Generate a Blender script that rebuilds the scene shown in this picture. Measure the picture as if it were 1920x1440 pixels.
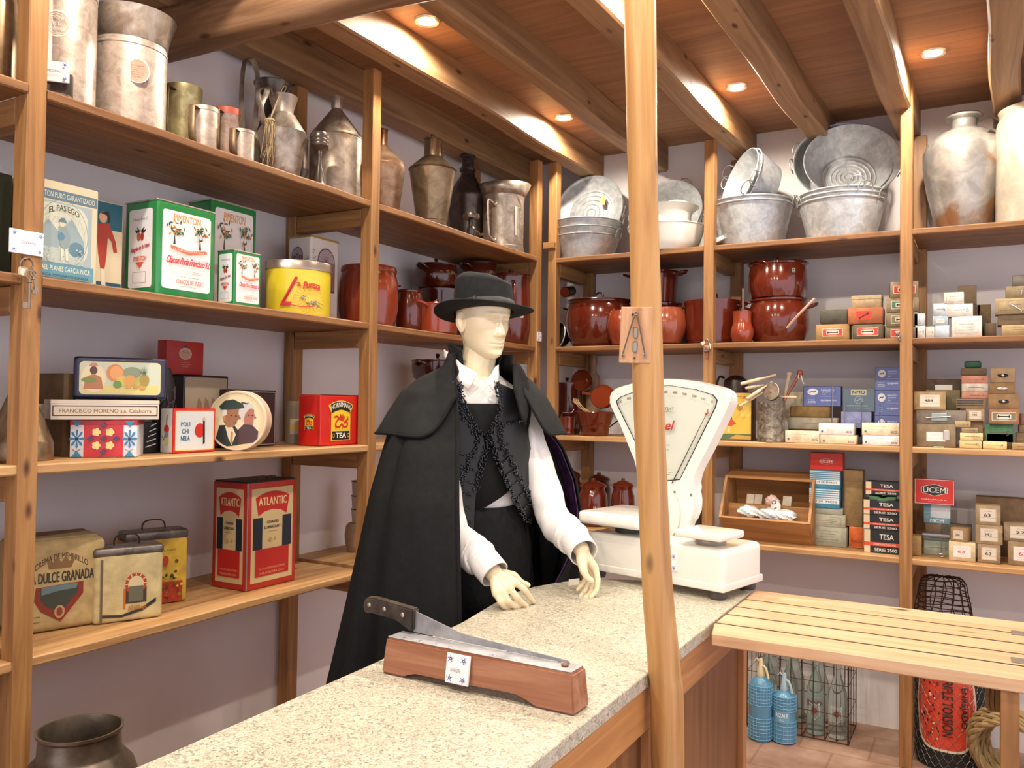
import bpy, bmesh, math, random
from mathutils import Vector, Matrix
random.seed(7)
for o in list(bpy.data.objects): bpy.data.objects.remove(o)
SC = bpy.context.scene; COL = SC.collection
PI = math.pi; R = math.radians
def sn(a): return math.sin(a)
def cs(a): return math.cos(a)

# ------------------------------------------------------------- camera
FPX = 1569.74; YAW, PIT, ROL = R(29.43), R(1.301), R(0.721)
CAM = Vector((2.1, -4.0624, 1.49))
FWD = Vector((-sn(YAW)*cs(PIT), cs(YAW)*cs(PIT), sn(PIT)))
_r0 = Vector((cs(YAW), sn(YAW), 0)); _u0 = _r0.cross(FWD)
RGT = _r0*cs(ROL)+_u0*sn(ROL); UPV = -_r0*sn(ROL)+_u0*cs(ROL)
cd = bpy.data.cameras.new('camera'); cam = bpy.data.objects.new('camera', cd); COL.objects.link(cam)
cd.sensor_fit = 'HORIZONTAL'; cd.sensor_width = 36; cd.lens = FPX*36/1920; cd.clip_start = .05
M = Matrix((RGT, UPV, -FWD)).transposed().to_4x4(); M.translation = CAM; cam.matrix_world = M
SC.camera = cam
# ------------------------------------------------------------- world, exposure
SC.view_settings.view_transform = 'Standard'; SC.view_settings.look = 'None'
SC.view_settings.gamma = 1; SC.view_settings.use_curve_mapping = False
SC.view_settings.exposure = 0.58
wd = bpy.data.worlds.new('daylight'); SC.world = wd; wd.use_nodes = True
bg = wd.node_tree.nodes['Background']
bg.inputs[0].default_value = (0.9, 0.89, 1.0, 1); bg.inputs[1].default_value = 1.05
LAMP_W = 28; LAMP_COL = (1.0, 0.89, 0.74)
# recessed ceiling spots: a row over the shelf fronts and rows nearer the door
LAMPS = [(.242, -1.469), (.236, -.257), (1.114, -.261), (1.919, -.259),
         (1.114, -1.47), (1.919, -1.47), (.35, -2.68), (1.114, -2.68), (1.919, -2.68),
         (.35, -3.9), (1.114, -3.9), (1.919, -3.9), (2.75, -.26), (2.75, -2.68)]

# ------------------------------------------------------------- pixel <-> place
def ray(px, py): return FWD*FPX+RGT*(px-960)+UPV*(720-py)
def U(px, py, ax, val):
    d = ray(px, py); t = (val-CAM[ax])/d[ax]; return CAM+d*t
def PD(px, py, depth): return CAM+ray(px, py)*(depth/FPX)
def dep(P): return (Vector(P)-CAM).dot(FWD)
def solve(P, ax, px=None, py=None):
    """coordinate P[ax] at which the point P shows in pixel column px (or row py)"""
    D = Vector(P)-CAM; D[ax] = 0; e = Vector((0, 0, 0)); e[ax] = 1
    if px is not None: a = RGT*FPX-FWD*(px-960)
    else: a = UPV*FPX-FWD*(720-py)
    return CAM[ax]-D.dot(a)/e.dot(a)
Z1, Z2, Z3, Z4 = 2.28, 1.798, 1.319, .831
FLOOR = -.08
def pt(side, d, s, z): return Vector((-d, s, z)) if side == 'L' else Vector((s, d, z))
def sp(side, d, px, z):
    P = pt(side, d, 0, z); return solve(P, 1 if side == 'L' else 0, px=px)
def zt(side, d, s, py): return solve(pt(side, d, s, 0), 2, py=py)
def fit(side, d, x0, x1, ytop, zb):
    """round thing at depth d behind the shelf front: place along shelf, width, height"""
    s = sp(side, d, (x0+x1)/2, zb); P = pt(side, d, s, zb)
    return s, (x1-x0)*dep(P)/FPX, zt(side, d, s, ytop)-zb
RZ = {'L': PI/2, 'R': 0.0}

# ------------------------------------------------------------- colours and materials
def lin(c):
    if isinstance(c, str):
        c = tuple(int(c[i:i+2], 16)/255 for i in (0, 2, 4))
    return tuple((x/12.92 if x <= .04045 else ((x+.055)/1.055)**2.4) for x in c)
_mc = {}
def nt(name):
    m = bpy.data.materials.new(name); m.use_nodes = True; t = m.node_tree
    return m, t, t.nodes['Principled BSDF'], t.nodes.new, t.links.new
def plain(c, rough=.6, metal=0., name=None, coat=0., spec=.5, sheen=0.):
    k = ('p', c, rough, metal, coat, spec, sheen)
    if k in _mc: return _mc[k]
    m, t, b, N, K = nt(name or 'paint_%s' % (c if isinstance(c, str) else 'x'))
    b.inputs['Base Color'].default_value = (*lin(c), 1); b.inputs['Roughness'].default_value = rough
    b.inputs['Metallic'].default_value = metal; b.inputs['Coat Weight'].default_value = coat
    b.inputs['Coat Roughness'].default_value = .05; b.inputs['Specular IOR Level'].default_value = spec
    b.inputs['Sheen Weight'].default_value = sheen
    _mc[k] = m; return m
def coords(t, N, K, scale, rnd=True):
    tc = N('ShaderNodeTexCoord'); mp = N('ShaderNodeMapping'); mp.inputs['Scale'].default_value = scale
    K(tc.outputs['Object'], mp.inputs['Vector'])
    if rnd:
        oi = N('ShaderNodeObjectInfo'); mu = N('ShaderNodeMath'); mu.operation = 'MULTIPLY'; mu.inputs[1].default_value = 37
        K(oi.outputs['Random'], mu.inputs[0]); cb = N('ShaderNodeCombineXYZ')
        for i in range(3): K(mu.outputs[0], cb.inputs[i])
        K(cb.outputs[0], mp.inputs['Location'])
    return mp.outputs[0]
def ramp(N, K, src, stops):
    r = N('ShaderNodeValToRGB'); e = r.color_ramp.elements
    while len(e) < len(stops): e.new(.5)
    for i, (p, c) in enumerate(stops): e[i].position = p; e[i].color = (*lin(c), 1)
    K(src, r.inputs[0]); return r.outputs[0]
def noise(N, K, vec, scale, detail=5, dist=0., rough=.55):
    n = N('ShaderNodeTexNoise'); n.inputs['Scale'].default_value = scale; n.inputs['Detail'].default_value = detail
    n.inputs['Distortion'].default_value = dist; n.inputs['Roughness'].default_value = rough
    K(vec, n.inputs['Vector']); return n.outputs['Fac']
def mixc(N, K, fac, a, b, mode='MIX'):
    x = N('ShaderNodeMix'); x.data_type = 'RGBA'; x.blend_type = mode
    if isinstance(fac, float): x.inputs[0].default_value = fac
    else: K(fac, x.inputs[0])
    for i, v in ((6, a), (7, b)):
        if isinstance(v, tuple): x.inputs[i].default_value = (*v, 1)
        elif isinstance(v, str): x.inputs[i].default_value = (*lin(v), 1)
        else: K(v, x.inputs[i])
    return x.outputs[2]
def bump(N, K, b, h, strength=.3, dist=.002):
    n = N('ShaderNodeBump'); n.inputs['Strength'].default_value = strength; n.inputs['Distance'].default_value = dist
    K(h, n.inputs['Height']); K(n.outputs[0], b.inputs['Normal'])
def wood(name, dark, mid, light, ax='z', rough=.55, sc=1., knots=True):
    k = ('w', name, ax)
    if k in _mc: return _mc[k]
    m, t, b, N, K = nt(name+'_'+ax)
    s = [16*sc]*3; s['xyz'.index(ax)] = .9*sc
    v = coords(t, N, K, s); n = noise(N, K, v, 1.6, 8, 1.1, .6)
    col = ramp(N, K, n, [(.28, dark), (.5, mid), (.72, light)])
    s2 = [5]*3; s2['xyz'.index(ax)] = 2.4
    v2 = coords(t, N, K, s2); big = noise(N, K, v2, .6, 3)
    col = mixc(N, K, ramp(N, K, big, [(.35, '000000'), (.75, '888888')]), col, mixc(N, K, .5, col, dark))
    if knots:
        s3 = [11]*3; s3['xyz'.index(ax)] = 4.5
        v3 = coords(t, N, K, s3); vo = N('ShaderNodeTexVoronoi'); vo.inputs['Scale'].default_value = .9; K(v3, vo.inputs['Vector'])
        kf = ramp(N, K, vo.outputs['Distance'], [(.05, 'ffffff'), (.13, '000000')])
        col = mixc(N, K, kf, col, '4a2a16')
    K(col, b.inputs['Base Color']); b.inputs['Roughness'].default_value = rough
    bump(N, K, b, n, .35, .002)
    _mc[k] = m; return m
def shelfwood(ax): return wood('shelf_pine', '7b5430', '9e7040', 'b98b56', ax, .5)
def litboard(ax): return wood('lit_board_pine', '966d47', 'bb8f5d', 'd4ab79', ax, .5)  # lower shelves: lamp light on the board tops painted into the pine colour
def shadeboard(ax): return wood('shaded_board_pine', '6b4224', '8b5f36', 'a87a4a', ax, .55)  # upper shelves: same pine darkened, shade of the undersides painted in
def beamwood(ax): return wood('beam_pine', '735236', '96714c', 'ad8861', ax, .55, .7)
def mottle(name, c1, c2, c3=None, metal=.85, rough=(.3, .5), sc=14, bmp=.15, rust=None):
    k = ('m', name)
    if k in _mc: return _mc[k]
    m, t, b, N, K = nt(name); v = coords(t, N, K, (1, 1, 1)); n = noise(N, K, v, sc, 8, .6, .65)
    st = [(.36, c1), (.6, c2)]
    if c3: st.append((.75, c3))
    col = ramp(N, K, n, st)
    if rust:
        n2 = noise(N, K, v, sc*.45, 6, .4); col = mixc(N, K, ramp(N, K, n2, [(.6, '000000'), (.68, 'ffffff')]), col, rust)
    K(col, b.inputs['Base Color']); b.inputs['Metallic'].default_value = metal
    if metal == 0: b.inputs['Specular IOR Level'].default_value = .28
    mr = N('ShaderNodeMapRange'); mr.inputs['To Min'].default_value = rough[0]; mr.inputs['To Max'].default_value = rough[1]
    K(noise(N, K, v, sc*2.2, 4), mr.inputs['Value']); K(mr.outputs[0], b.inputs['Roughness'])
    n3 = noise(N, K, v, sc*.8, 3); bump(N, K, b, n3, bmp, .004)
    _mc[k] = m; return m
def card(c, name='cardboard'):
    k = ('c', c)
    if k in _mc: return _mc[k]
    m, t, b, N, K = nt(name+'_'+c); v = coords(t, N, K, (1, 1, 1)); n = noise(N, K, v, 30, 6)
    a = lin(c); col = mixc(N, K, ramp(N, K, n, [(.3, '000000'), (.7, 'ffffff')]), tuple(x*.72 for x in a), tuple(min(1, x*1.1) for x in a))
    K(col, b.inputs['Base Color']); b.inputs['Roughness'].default_value = .8
    _mc[k] = m; return m
galv = lambda: mottle('galvanised_zinc', 'a6a9ab', 'c4c7c9', 'dcdcdb', .45, (.35, .5), 26, .08)
tin = lambda: mottle('old_tinplate', '8a7c6e', 'b7aa9b', 'cfc5b8', .7, (.28, .5), 16, .3, '7d6450')
tin2 = lambda: mottle('brown_tinplate', '6d5a44', '8e7a60', 'a69376', .75, (.25, .42), 12, .2)
tin3 = lambda: mottle('dark_tinplate', '4a423c', '6a6058', '837a70', .75, (.25, .42), 12, .25)
alu = lambda: mottle('aluminium_sheet', 'a5978b', 'cbbdb0', 'dcd2c8', .6, (.35, .5), 30, .1)
enam = lambda: plain('602110', .16, 0, 'red_brown_enamel', .7)
enamd = lambda: plain('46160c', .16, 0, 'dark_red_enamel', .7)
clayred = lambda: plain('8c381e', .2, 0, 'orange_glazed_enamel', .7)
whit = lambda: plain('e9e7df', .18, 0, 'white_enamel', .6)
blk = lambda: plain('16161a', .35, 0, 'black_paint')
wire = lambda: plain('a9aaa6', .35, .8, 'wire_steel')

# ------------------------------------------------------------- geometry helpers
def nb(): return bmesh.new()
def box(b, x0, x1, y0, y1, z0, z1, bev=0., seg=1):
    r = bmesh.ops.create_cube(b, size=1); vs = r['verts']
    for v in vs:
        v.co = Vector(((x0+x1)/2+v.co.x*(x1-x0), (y0+y1)/2+v.co.y*(y1-y0), (z0+z1)/2+v.co.z*(z1-z0)))
    if bev > 0:
        es = list({e for v in vs for e in v.link_edges})
        bmesh.ops.bevel(b, geom=es, offset=bev, segments=seg, affect='EDGES', profile=.6)
    return vs
def lathe(b, prof, seg=40, sx=1., sy=1., closed=False, M=None, dent=0.):
    """prof: (radius, z) list from the bottom centre up"""
    rings = []
    for r, z in prof:
        if r < 1e-5: rings.append([b.verts.new((0, 0, z))])
        else:
            row = []
            for i in range(seg):
                a = 2*PI*i/seg; k = 1+(dent*(sn(3*a+z*31)*.5+sn(5*a-z*47)*.5) if dent else 0)
                row.append(b.verts.new((r*k*cs(a)*sx, r*k*sn(a)*sy, z)))
            rings.append(row)
    for a, c in zip(rings, rings[1:]):
        for i in range(seg):
            j = (i+1) % seg
            if len(a) == 1 and len(c) == 1: continue
            if len(a) == 1: b.faces.new((a[0], c[j], c[i]))
            elif len(c) == 1: b.faces.new((a[i], a[j], c[0]))
            else: b.faces.new((a[i], a[j], c[j], c[i]))
    vs = [v for r_ in rings for v in r_]
    if M is not None: bmesh.ops.transform(b, matrix=M, verts=vs)
    return vs
def tube(b, pts, r, seg=8, closed=False, r1=None, flat=1.):
    pts = [Vector(p) for p in pts]; n = len(pts); rows = []; prev = None
    for i, p in enumerate(pts):
        if closed: t = pts[(i+1) % n]-pts[i-1]
        else: t = pts[min(i+1, n-1)]-pts[max(i-1, 0)]
        t.normalize()
        if prev is None: u = t.cross(Vector((0, 0, 1)) if abs(t.z) < .9 else Vector((1, 0, 0)))
        else: u = prev-t*prev.dot(t)
        u.normalize(); prev = u; w = t.cross(u)
        rr = r if r1 is None else r+(r1-r)*i/(n-1)
        rows.append([b.verts.new(p+u*cs(2*PI*k/seg)*rr+w*sn(2*PI*k/seg)*rr*flat) for k in range(seg)])
    m = n if closed else n-1
    for i in range(m):
        a, c = rows[i], rows[(i+1) % n]
        for k in range(seg): b.faces.new((a[k], a[(k+1) % seg], c[(k+1) % seg], c[k]))
    if not closed: b.faces.new(rows[0][::-1]); b.faces.new(rows[-1])
    return [v for q in rows for v in q]
def spline(pts, n=6, closed=False):
    pts = [Vector(p) for p in pts]; N_ = len(pts); out = []
    for i in range(N_ if closed else N_-1):
        g = (lambda j: pts[j % N_]) if closed else (lambda j: pts[max(0, min(N_-1, j))])
        p0, p1, p2, p3 = g(i-1), g(i), g(i+1), g(i+2)
        for k in range(n):
            t = k/n
            out.append(.5*((2*p1)+(p2-p0)*t+(2*p0-5*p1+4*p2-p3)*t*t+(3*p1-p0-3*p2+p3)*t**3))
    if not closed: out.append(pts[-1])
    return out
def prism(b, poly, y0, y1):
    """polygon in local x,z extruded along y"""
    a = [b.verts.new((x, y0, z)) for x, z in poly]; c = [b.verts.new((x, y1, z)) for x, z in poly]; n = len(poly)
    b.faces.new(a); b.faces.new(c[::-1])
    for i in range(n): b.faces.new((a[i], c[i], c[(i+1) % n], a[(i+1) % n]))
    return a+c
def xf(b, vs, M): bmesh.ops.transform(b, matrix=M, verts=vs)
def ball(b, c, r, sc=(1, 1, 1), seg=16):
    q = bmesh.ops.create_uvsphere(b, u_segments=seg, v_segments=seg//2+2, radius=r)['verts']
    for v in q: v.co = Vector((v.co.x*sc[0]+c[0], v.co.y*sc[1]+c[1], v.co.z*sc[2]+c[2]))
    return q
def mesh(b, name, smooth=True, ang=35):
    bmesh.ops.recalc_face_normals(b, faces=b.faces)
    me = bpy.data.meshes.new(name); b.to_mesh(me); b.free()
    if smooth:
        me.polygons.foreach_set('use_smooth', [True]*len(me.polygons)); me.update()
        try: me.set_sharp_from_angle(angle=R(ang))
        except Exception: pass
    return me
def ob(name, b, mat, parent=None, loc=(0, 0, 0), rz=0., ang=35, smooth=True, label=None):
    me = mesh(b, name, smooth, ang)
    for m in (mat if isinstance(mat, (list, tuple)) else [mat]): me.materials.append(m)
    o = bpy.data.objects.new(name, me); COL.objects.link(o); o.parent = parent
    o.location = loc; o.rotation_euler = (0, 0, rz)
    if label: o['label'] = label
    return o
def tag(o, label, cat, group=None):
    o['label'] = label; o['category'] = cat
    if group: o['group'] = group
    return o
def emp(name, label, cat, loc, rz=0., group=None):
    o = bpy.data.objects.new(name, None); COL.objects.link(o); o.empty_display_size = .05
    o.location = loc; o.rotation_euler = (0, 0, rz); return tag(o, label, cat, group)
def struct(name, b, m, **k):
    o = ob(name, b, m, **k); o['kind'] = 'structure'; return o
def copytree(o, parent=None):
    c = o.copy(); COL.objects.link(c)
    if parent is not None: c.parent = parent
    for ch in list(o.children): copytree(ch, c)
    return c

# ------------------------------------------------------------- printed labels (one mesh each, coloured inks)
_tx = {}
def textmesh(s):
    if s in _tx: return _tx[s]
    c = bpy.data.curves.new('t', 'FONT'); c.body = s; c.size = 1; c.align_x = 'LEFT'; c.resolution_u = 3
    o = bpy.data.objects.new('t', c); COL.objects.link(o)
    me = bpy.data.meshes.new_from_object(o)
    vs = [(v.co.x, v.co.y) for v in me.vertices]; fs = [tuple(p.vertices) for p in me.polygons]
    bpy.data.objects.remove(o); bpy.data.curves.remove(c); bpy.data.meshes.remove(me)
    if not vs: vs = [(0, 0), (1, 1)]
    x0 = min(v[0] for v in vs); x1 = max(v[0] for v in vs); y0 = min(v[1] for v in vs); y1 = max(v[1] for v in vs)
    _tx[s] = ([((x-x0)/(x1-x0), (y-y0)/(y1-y0)) for x, y in vs], fs, (x1-x0)/(y1-y0)); return _tx[s]
class Art:
    """flat print in x,z facing -y, origin at its centre"""
    def __init__(s, rough=.45, coat=0.): s.v = []; s.f = []; s.m = []; s.c = []; s.L = 0; s.rough = rough; s.coat = coat
    def ci(s, c):
        if c not in s.c: s.c.append(c)
        return s.c.index(c)
    def add(s, pts, faces, c):
        n = len(s.v); s.L += 1; o = s.L*.00018
        s.v += [(x, o, z) for x, z in pts]; s.f += [tuple(n+i for i in f) for f in faces]; s.m += [s.ci(c)]*len(faces); return s
    def scale(s, kx, kz): s.v = [(x*kx, o, z*kz) for x, o, z in s.v]; return s
    def rect(s, x0, x1, z0, z1, c, n=1):
        p = []
        for i in range(n+1): x = x0+(x1-x0)*i/n; p += [(x, z0), (x, z1)]
        return s.add(p, [(2*i, 2*i+2, 2*i+3, 2*i+1) for i in range(n)], c)
    def frame(s, x0, x1, z0, z1, t, c):
        s.rect(x0, x1, z0, z0+t, c); s.L -= 1; s.rect(x0, x1, z1-t, z1, c); s.L -= 1
        s.rect(x0, x0+t, z0+t, z1-t, c); s.L -= 1; return s.rect(x1-t, x1, z0+t, z1-t, c)
    def rr(s, x0, x1, z0, z1, r, c):
        p = []
        for cx, cz, a0 in ((x1-r, z1-r, 0), (x0+r, z1-r, 90), (x0+r, z0+r, 180), (x1-r, z0+r, 270)):
            for k in range(5): a = R(a0+k*22.5); p.append((cx+r*cs(a), cz+r*sn(a)))
        return s.add(p, [tuple(range(len(p)))], c)
    def ell(s, x, z, rx, rz, c, n=20):
        return s.add([(x+rx*cs(2*PI*i/n), z+rz*sn(2*PI*i/n)) for i in range(n)], [tuple(range(n))], c)
    def ring(s, x, z, rx, rz, t, c, n=24):
        p = [(x+(rx-q*t)*cs(2*PI*i/n), z+(rz-q*t)*sn(2*PI*i/n)) for i in range(n) for q in (0, 1)]
        return s.add(p, [(2*i, (2*i+2) % (2*n), (2*i+3) % (2*n), 2*i+1) for i in range(n)], c)
    def poly(s, pts, c): return s.add(pts, [tuple(range(len(pts)))], c)
    def line(s, pts, w, c):
        for (x0, z0), (x1, z1) in zip(pts, pts[1:]):
            d = math.hypot(x1-x0, z1-z0) or 1; nx, nz = -(z1-z0)/d*w/2, (x1-x0)/d*w/2
            s.add([(x0+nx, z0+nz), (x0-nx, z0-nz), (x1-nx, z1-nz), (x1+nx, z1+nz)], [(0, 1, 2, 3)], c); s.L -= 1
        s.L += 1; return s
    def text(s, t, x, z, w, h, c, bold=0., shear=0., arc=0., rot=0.):
        vs, fs, asp = textmesh(t)
        if w is None: w = h*asp
        if h is None: h = w/asp
        def T(u, v):
            X = (u-.5)*w+shear*(v-.5)*h; Zz = (v-.5)*h-arc*((u-.5)*2)**2
            if rot: X, Zz = X*cs(rot)-Zz*sn(rot), X*sn(rot)+Zz*cs(rot)
            return (x+X, z+Zz)
        p = [T(u, v) for u, v in vs]; s.add(p, fs, c)
        if bold: s.L -= .75; s.add([(a+bold, q) for a, q in p], fs, c); s.L -= .75; s.add([(a, q+bold*.6) for a, q in p], fs, c)
        return s
    def lines(s, x0, x1, z0, z1, n, c, w=.0012):
        rg = random.Random(int(abs(x0*9999+z0*777))+n)
        for i in range(n):
            z = z0+(z1-z0)*(i+.5)/n; L = (x1-x0)*rg.uniform(.5, 1)/2; m = (x0+x1)/2
            k = m-L
            while k < m+L:
                d = rg.uniform(.003, .009); s.rect(k, min(k+d, m+L), z-w/2, z+w/2, c); s.L -= 1; k += d+.0015
        s.L += 1; return s
    def obj(s, parent, O, right=(1, 0, 0), up=(0, 0, 1), name='label', bend=None, gap=.0003, label=None):
        Rv = Vector(right).normalized(); Uv = Vector(up).normalized(); Nv = Rv.cross(Uv); O = Vector(O)
        me = bpy.data.meshes.new(name)
        if bend:
            pts = [O+Vector((sn(x/bend)*(bend+o+gap), -cs(x/bend)*(bend+o+gap), z)) for x, o, z in s.v]
        else: pts = [O+Rv*x+Uv*z+Nv*(o+gap) for x, o, z in s.v]
        me.from_pydata([tuple(p) for p in pts], [], s.f)
        for c in s.c: me.materials.append(plain(c, s.rough, 0, 'ink_'+c, s.coat))
        me.polygons.foreach_set('material_index', s.m); me.update()
        o = bpy.data.objects.new(name, me); COL.objects.link(o); o.parent = parent
        if label: o['label'] = label
        return o
# ============================================================= THE ROOM
XW, YW, ZC = -.45, .46, 2.95
def plaster():
    m, t, b, N, K = nt('white_plaster'); v = coords(t, N, K, (1, 1, 1), False)
    n = noise(N, K, v, 1.2, 4); K(ramp(N, K, n, [(.3, 'e0d9d8'), (.7, 'ece6e3')]), b.inputs['Base Color'])
    b.inputs['Roughness'].default_value = .85; bump(N, K, b, noise(N, K, v, 9, 6), .25, .01); return m
PL = plaster()
b = nb(); box(b, XW-.15, XW, -6, YW+.15, FLOOR-.1, 3.1); struct('wall_left', b, PL)
b = nb(); box(b, XW, 4.2, YW, YW+.15, FLOOR-.1, 3.1); struct('wall_back', b, PL)
def boards():
    m, t, b, N, K = nt('ceiling_boards'); v = coords(t, N, K, (1.2, 14, 14), False); n = noise(N, K, v, 1.3, 8, 1., .6)
    col = ramp(N, K, n, [(.3, '7d5a3c'), (.5, 'a1754f'), (.72, 'b88c64')])
    tc = N('ShaderNodeTexCoord'); sx = N('ShaderNodeSeparateXYZ'); K(tc.outputs['Object'], sx.inputs[0])
    a = N('ShaderNodeMath'); a.operation = 'MULTIPLY'; a.inputs[1].default_value = 4.6; K(sx.outputs[1], a.inputs[0])
    fl = N('ShaderNodeMath'); fl.operation = 'FLOOR'; K(a.outputs[0], fl.inputs[0])
    wn = N('ShaderNodeTexWhiteNoise'); wn.noise_dimensions = '1D'; K(fl.outputs[0], wn.inputs['W'])
    col = mixc(N, K, .45, col, ramp(N, K, wn.outputs['Value'], [(0, '7c5236'), (1, 'a87a58')]), 'MIX')
    fr = N('ShaderNodeMath'); fr.operation = 'FRACT'; K(a.outputs[0], fr.inputs[0])
    sm = ramp(N, K, fr.outputs[0], [(.008, '999999'), (.02, '000000')])
    col = mixc(N, K, sm, col, '3e2414'); K(col, b.inputs['Base Color']); b.inputs['Roughness'].default_value = .6
    bump(N, K, b, n, .2, .003); return m
b = nb(); box(b, XW, 4.2, -6, YW, ZC, ZC+.1); struct('ceiling', b, boards())
def tiles():
    m, t, b, N, K = nt('clay_floor'); v = coords(t, N, K, (1, 1, 1), False); n = noise(N, K, v, 7, 7)
    col = ramp(N, K, n, [(.3, '9c7862'), (.55, 'b5927b'), (.75, 'c9aa95')])
    br = N('ShaderNodeTexBrick'); br.inputs['Scale'].default_value = 1; br.inputs['Brick Width'].default_value = .3; br.inputs['Row Height'].default_value = .3
    br.inputs['Mortar Size'].default_value = .006; br.offset = .5; K(v, br.inputs['Vector']); br.inputs['Color1'].default_value = (1, 1, 1, 1); br.inputs['Color2'].default_value = (.92, .9, .9, 1); br.inputs['Mortar'].default_value = (.75, .7, .68, 1)
    col = mixc(N, K, 1., col, br.outputs['Color'], 'MULTIPLY'); K(col, b.inputs['Base Color']); b.inputs['Roughness'].default_value = .55; bump(N, K, b, n, .2, .004); return m
b = nb(); box(b, XW, 4.2, -6, YW, FLOOR-.1, FLOOR); struct('floor', b, tiles())

def wobble(b, amp, sc, ax):
    """hand-hewn unevenness"""
    for v in b.verts:
        p = v.co*sc
        for i in range(3):
            if i == ax: continue
            v.co[i] += amp*(sn(p[ax]*3.1+i*2+p[(i+1) % 3]*2)+.6*sn(p[ax]*7.7+i))
def bar(b, p0, p1, w, h, n=14, bev=.008):
    """beam along y from p0 to p1 (bottom centre), w wide, h tall"""
    rows = []
    for i in range(n+1):
        t = i/n; c = Vector(p0).lerp(Vector(p1), t)
        q = [(-w/2+bev, 0), (w/2-bev, 0), (w/2, bev), (w/2, h), (-w/2, h), (-w/2, bev)]
        rows.append([b.verts.new((c.x+x, c.y, c.z+z)) for x, z in q])
    for a, c in zip(rows, rows[1:]):
        for k in range(6): b.faces.new((a[k], a[(k+1) % 6], c[(k+1) % 6], c[k]))
    b.faces.new(rows[0]); b.faces.new(rows[-1][::-1])
BEAMS = [(-.38, -.33, .13), (.062, .1, .1), (.5, .5, .085), (.87, .985, .1), (1.235, 1.385, .1), (1.66, 1.775, .105), (2.055, 2.19, .11), (2.55, 2.6, .11)]
blab = ['ceiling beam running along the left wall above the tin jugs', 'brightly lit ceiling beam that rests on top of the middle left shelf post',
 'ceiling beam passing just behind the round pole, second from the corner post', 'ceiling beam resting on the post between the two galvanised tub bays',
 'ceiling beam ending above the large leaning zinc basin, with a spotlight at its left', 'ceiling beam with a lit right side that meets the tall right-hand post',
 'cracked ceiling beam above the large metal amphora', 'ceiling beam at the far right edge above the zinc milk can']
for (xa, xb, w), lb in zip(BEAMS, blab):
    b = nb(); bar(b, (xa, -6, 2.81), (xb, YW, 2.81), w, .139, 40); wobble(b, .004, 1, 1)
    for v in b.verts: v.co.z = min(v.co.z, ZC-.001); v.co.y = min(v.co.y, YW)
    tag(ob('ceiling_beam', b, beamwood('y')), lb, 'beam', 'ceiling beams')
# round log under the beams
b = nb(); P0 = Vector((XW+.035, -2.12, 2.785)); P1 = Vector((3.6, -2.0, 2.675)); rows = []
for i in range(61):
    c = P0.lerp(P1, i/60); t = i/60
    rows.append([b.verts.new((c.x+(.015*sn(5*a_) if i == 0 else 0), c.y+rr*cs(a_), c.z+rr*sn(a_))) for a_, rr in
                 [(2*PI*k/28, (.088+.012*max(0, 1-t*8))*(1+.05*sn(2*PI*k/28*3+t*9)+.025*sn(2*PI*k/28*7-t*31))) for k in range(28)]])
for a, c in zip(rows, rows[1:]):
    for k in range(28): b.faces.new((a[k], a[(k+1) % 28], c[(k+1) % 28], c[k]))
b.faces.new(rows[0]); b.faces.new(rows[-1][::-1])
for v in b.verts: v.co.z = min(v.co.z, 2.812)
tag(ob('log_beam', b, wood('bark_log', '4e3624', '7b5a3d', '98765a', 'x', .6, .8)), 'rough round log crossing under the ceiling beams at top left', 'beam')

# spotlights
for i, (x, y) in enumerate(LAMPS):
    r_ = emp('ceiling_spotlight', ['recessed ceiling spotlight beside the end of the round log', 'small recessed spotlight near the corner, left of the round pole',
        'recessed ceiling spotlight just right of the round pole above the zinc tubs', 'recessed ceiling spotlight at the far right above the amphora'][i] if i < 4 else 'recessed ceiling spotlight above or behind the camera position', 'lamp', (x, y, ZC), 0, 'recessed ceiling spotlights')
    b = nb(); lathe(b, [(.034, -.001), (.034, -.006), (.046, -.009), (.05, -.001)], 32); ob('trim_ring', b, plain('d9d4c8', .3, .8, 'spot_ring'), r_)
    b = nb(); lathe(b, [(0, -.004), (.033, -.004)], 24)
    k = 'bulb'
    if k not in _mc:
        m, t, bb, N, K = nt('lit_bulb'); e = N('ShaderNodeEmission'); e.inputs[0].default_value = (1, .86, .7, 1); e.inputs[1].default_value = 60
        K(e.outputs[0], t.nodes['Material Output'].inputs[0]); _mc[k] = m
    ob('bulb', b, _mc[k], r_)
    ld = bpy.data.lights.new('spot', 'SPOT'); ld.energy = LAMP_W*SPOTK.get(i, 1) if 'SPOTK' in globals() else LAMP_W
    ld.color = LAMP_COL; ld.spot_size = R(172); ld.spot_blend = .35; ld.shadow_soft_size = .025
    lo = bpy.data.objects.new('lamp_light', ld); COL.objects.link(lo); lo.location = (0, 0, -.02); lo.parent = r_

# ============================================================= SHELVING
def plank(b, x0, x1, y0, y1, z0, z1, ax, sag=.004, seed=0, n=24):
    """slightly wavy board along ax"""
    for_ = random.Random(seed); ph = for_.uniform(0, 6)
    rows = []
    for i in range(n+1):
        t = i/n; dz = -sag*sn(PI*t); w = .0035*sn(t*9+ph)+.002*sn(t*23+ph*2)
        if ax == 'y': y = y0+(y1-y0)*t; q = [(x0, z0), (x1+w-.003, z0), (x1+w, z0+.004), (x1+w, z1-.004), (x1+w-.003, z1), (x0, z1)]; rows.append([b.verts.new((a, y, c+dz)) for a, c in q])
        else: x = x0+(x1-x0)*t; q = [(y1, z0), (y0+w+.003, z0), (y0+w, z0+.004), (y0+w, z1-.004), (y0+w+.003, z1), (y1, z1)]; rows.append([b.verts.new((x, a, c+dz)) for a, c in q])
    for a, c in zip(rows, rows[1:]):
        for k in range(6): b.faces.new((a[k], a[(k+1) % 6], c[(k+1) % 6], c[k]))
    b.faces.new(rows[0]); b.faces.new(rows[-1][::-1])
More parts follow.
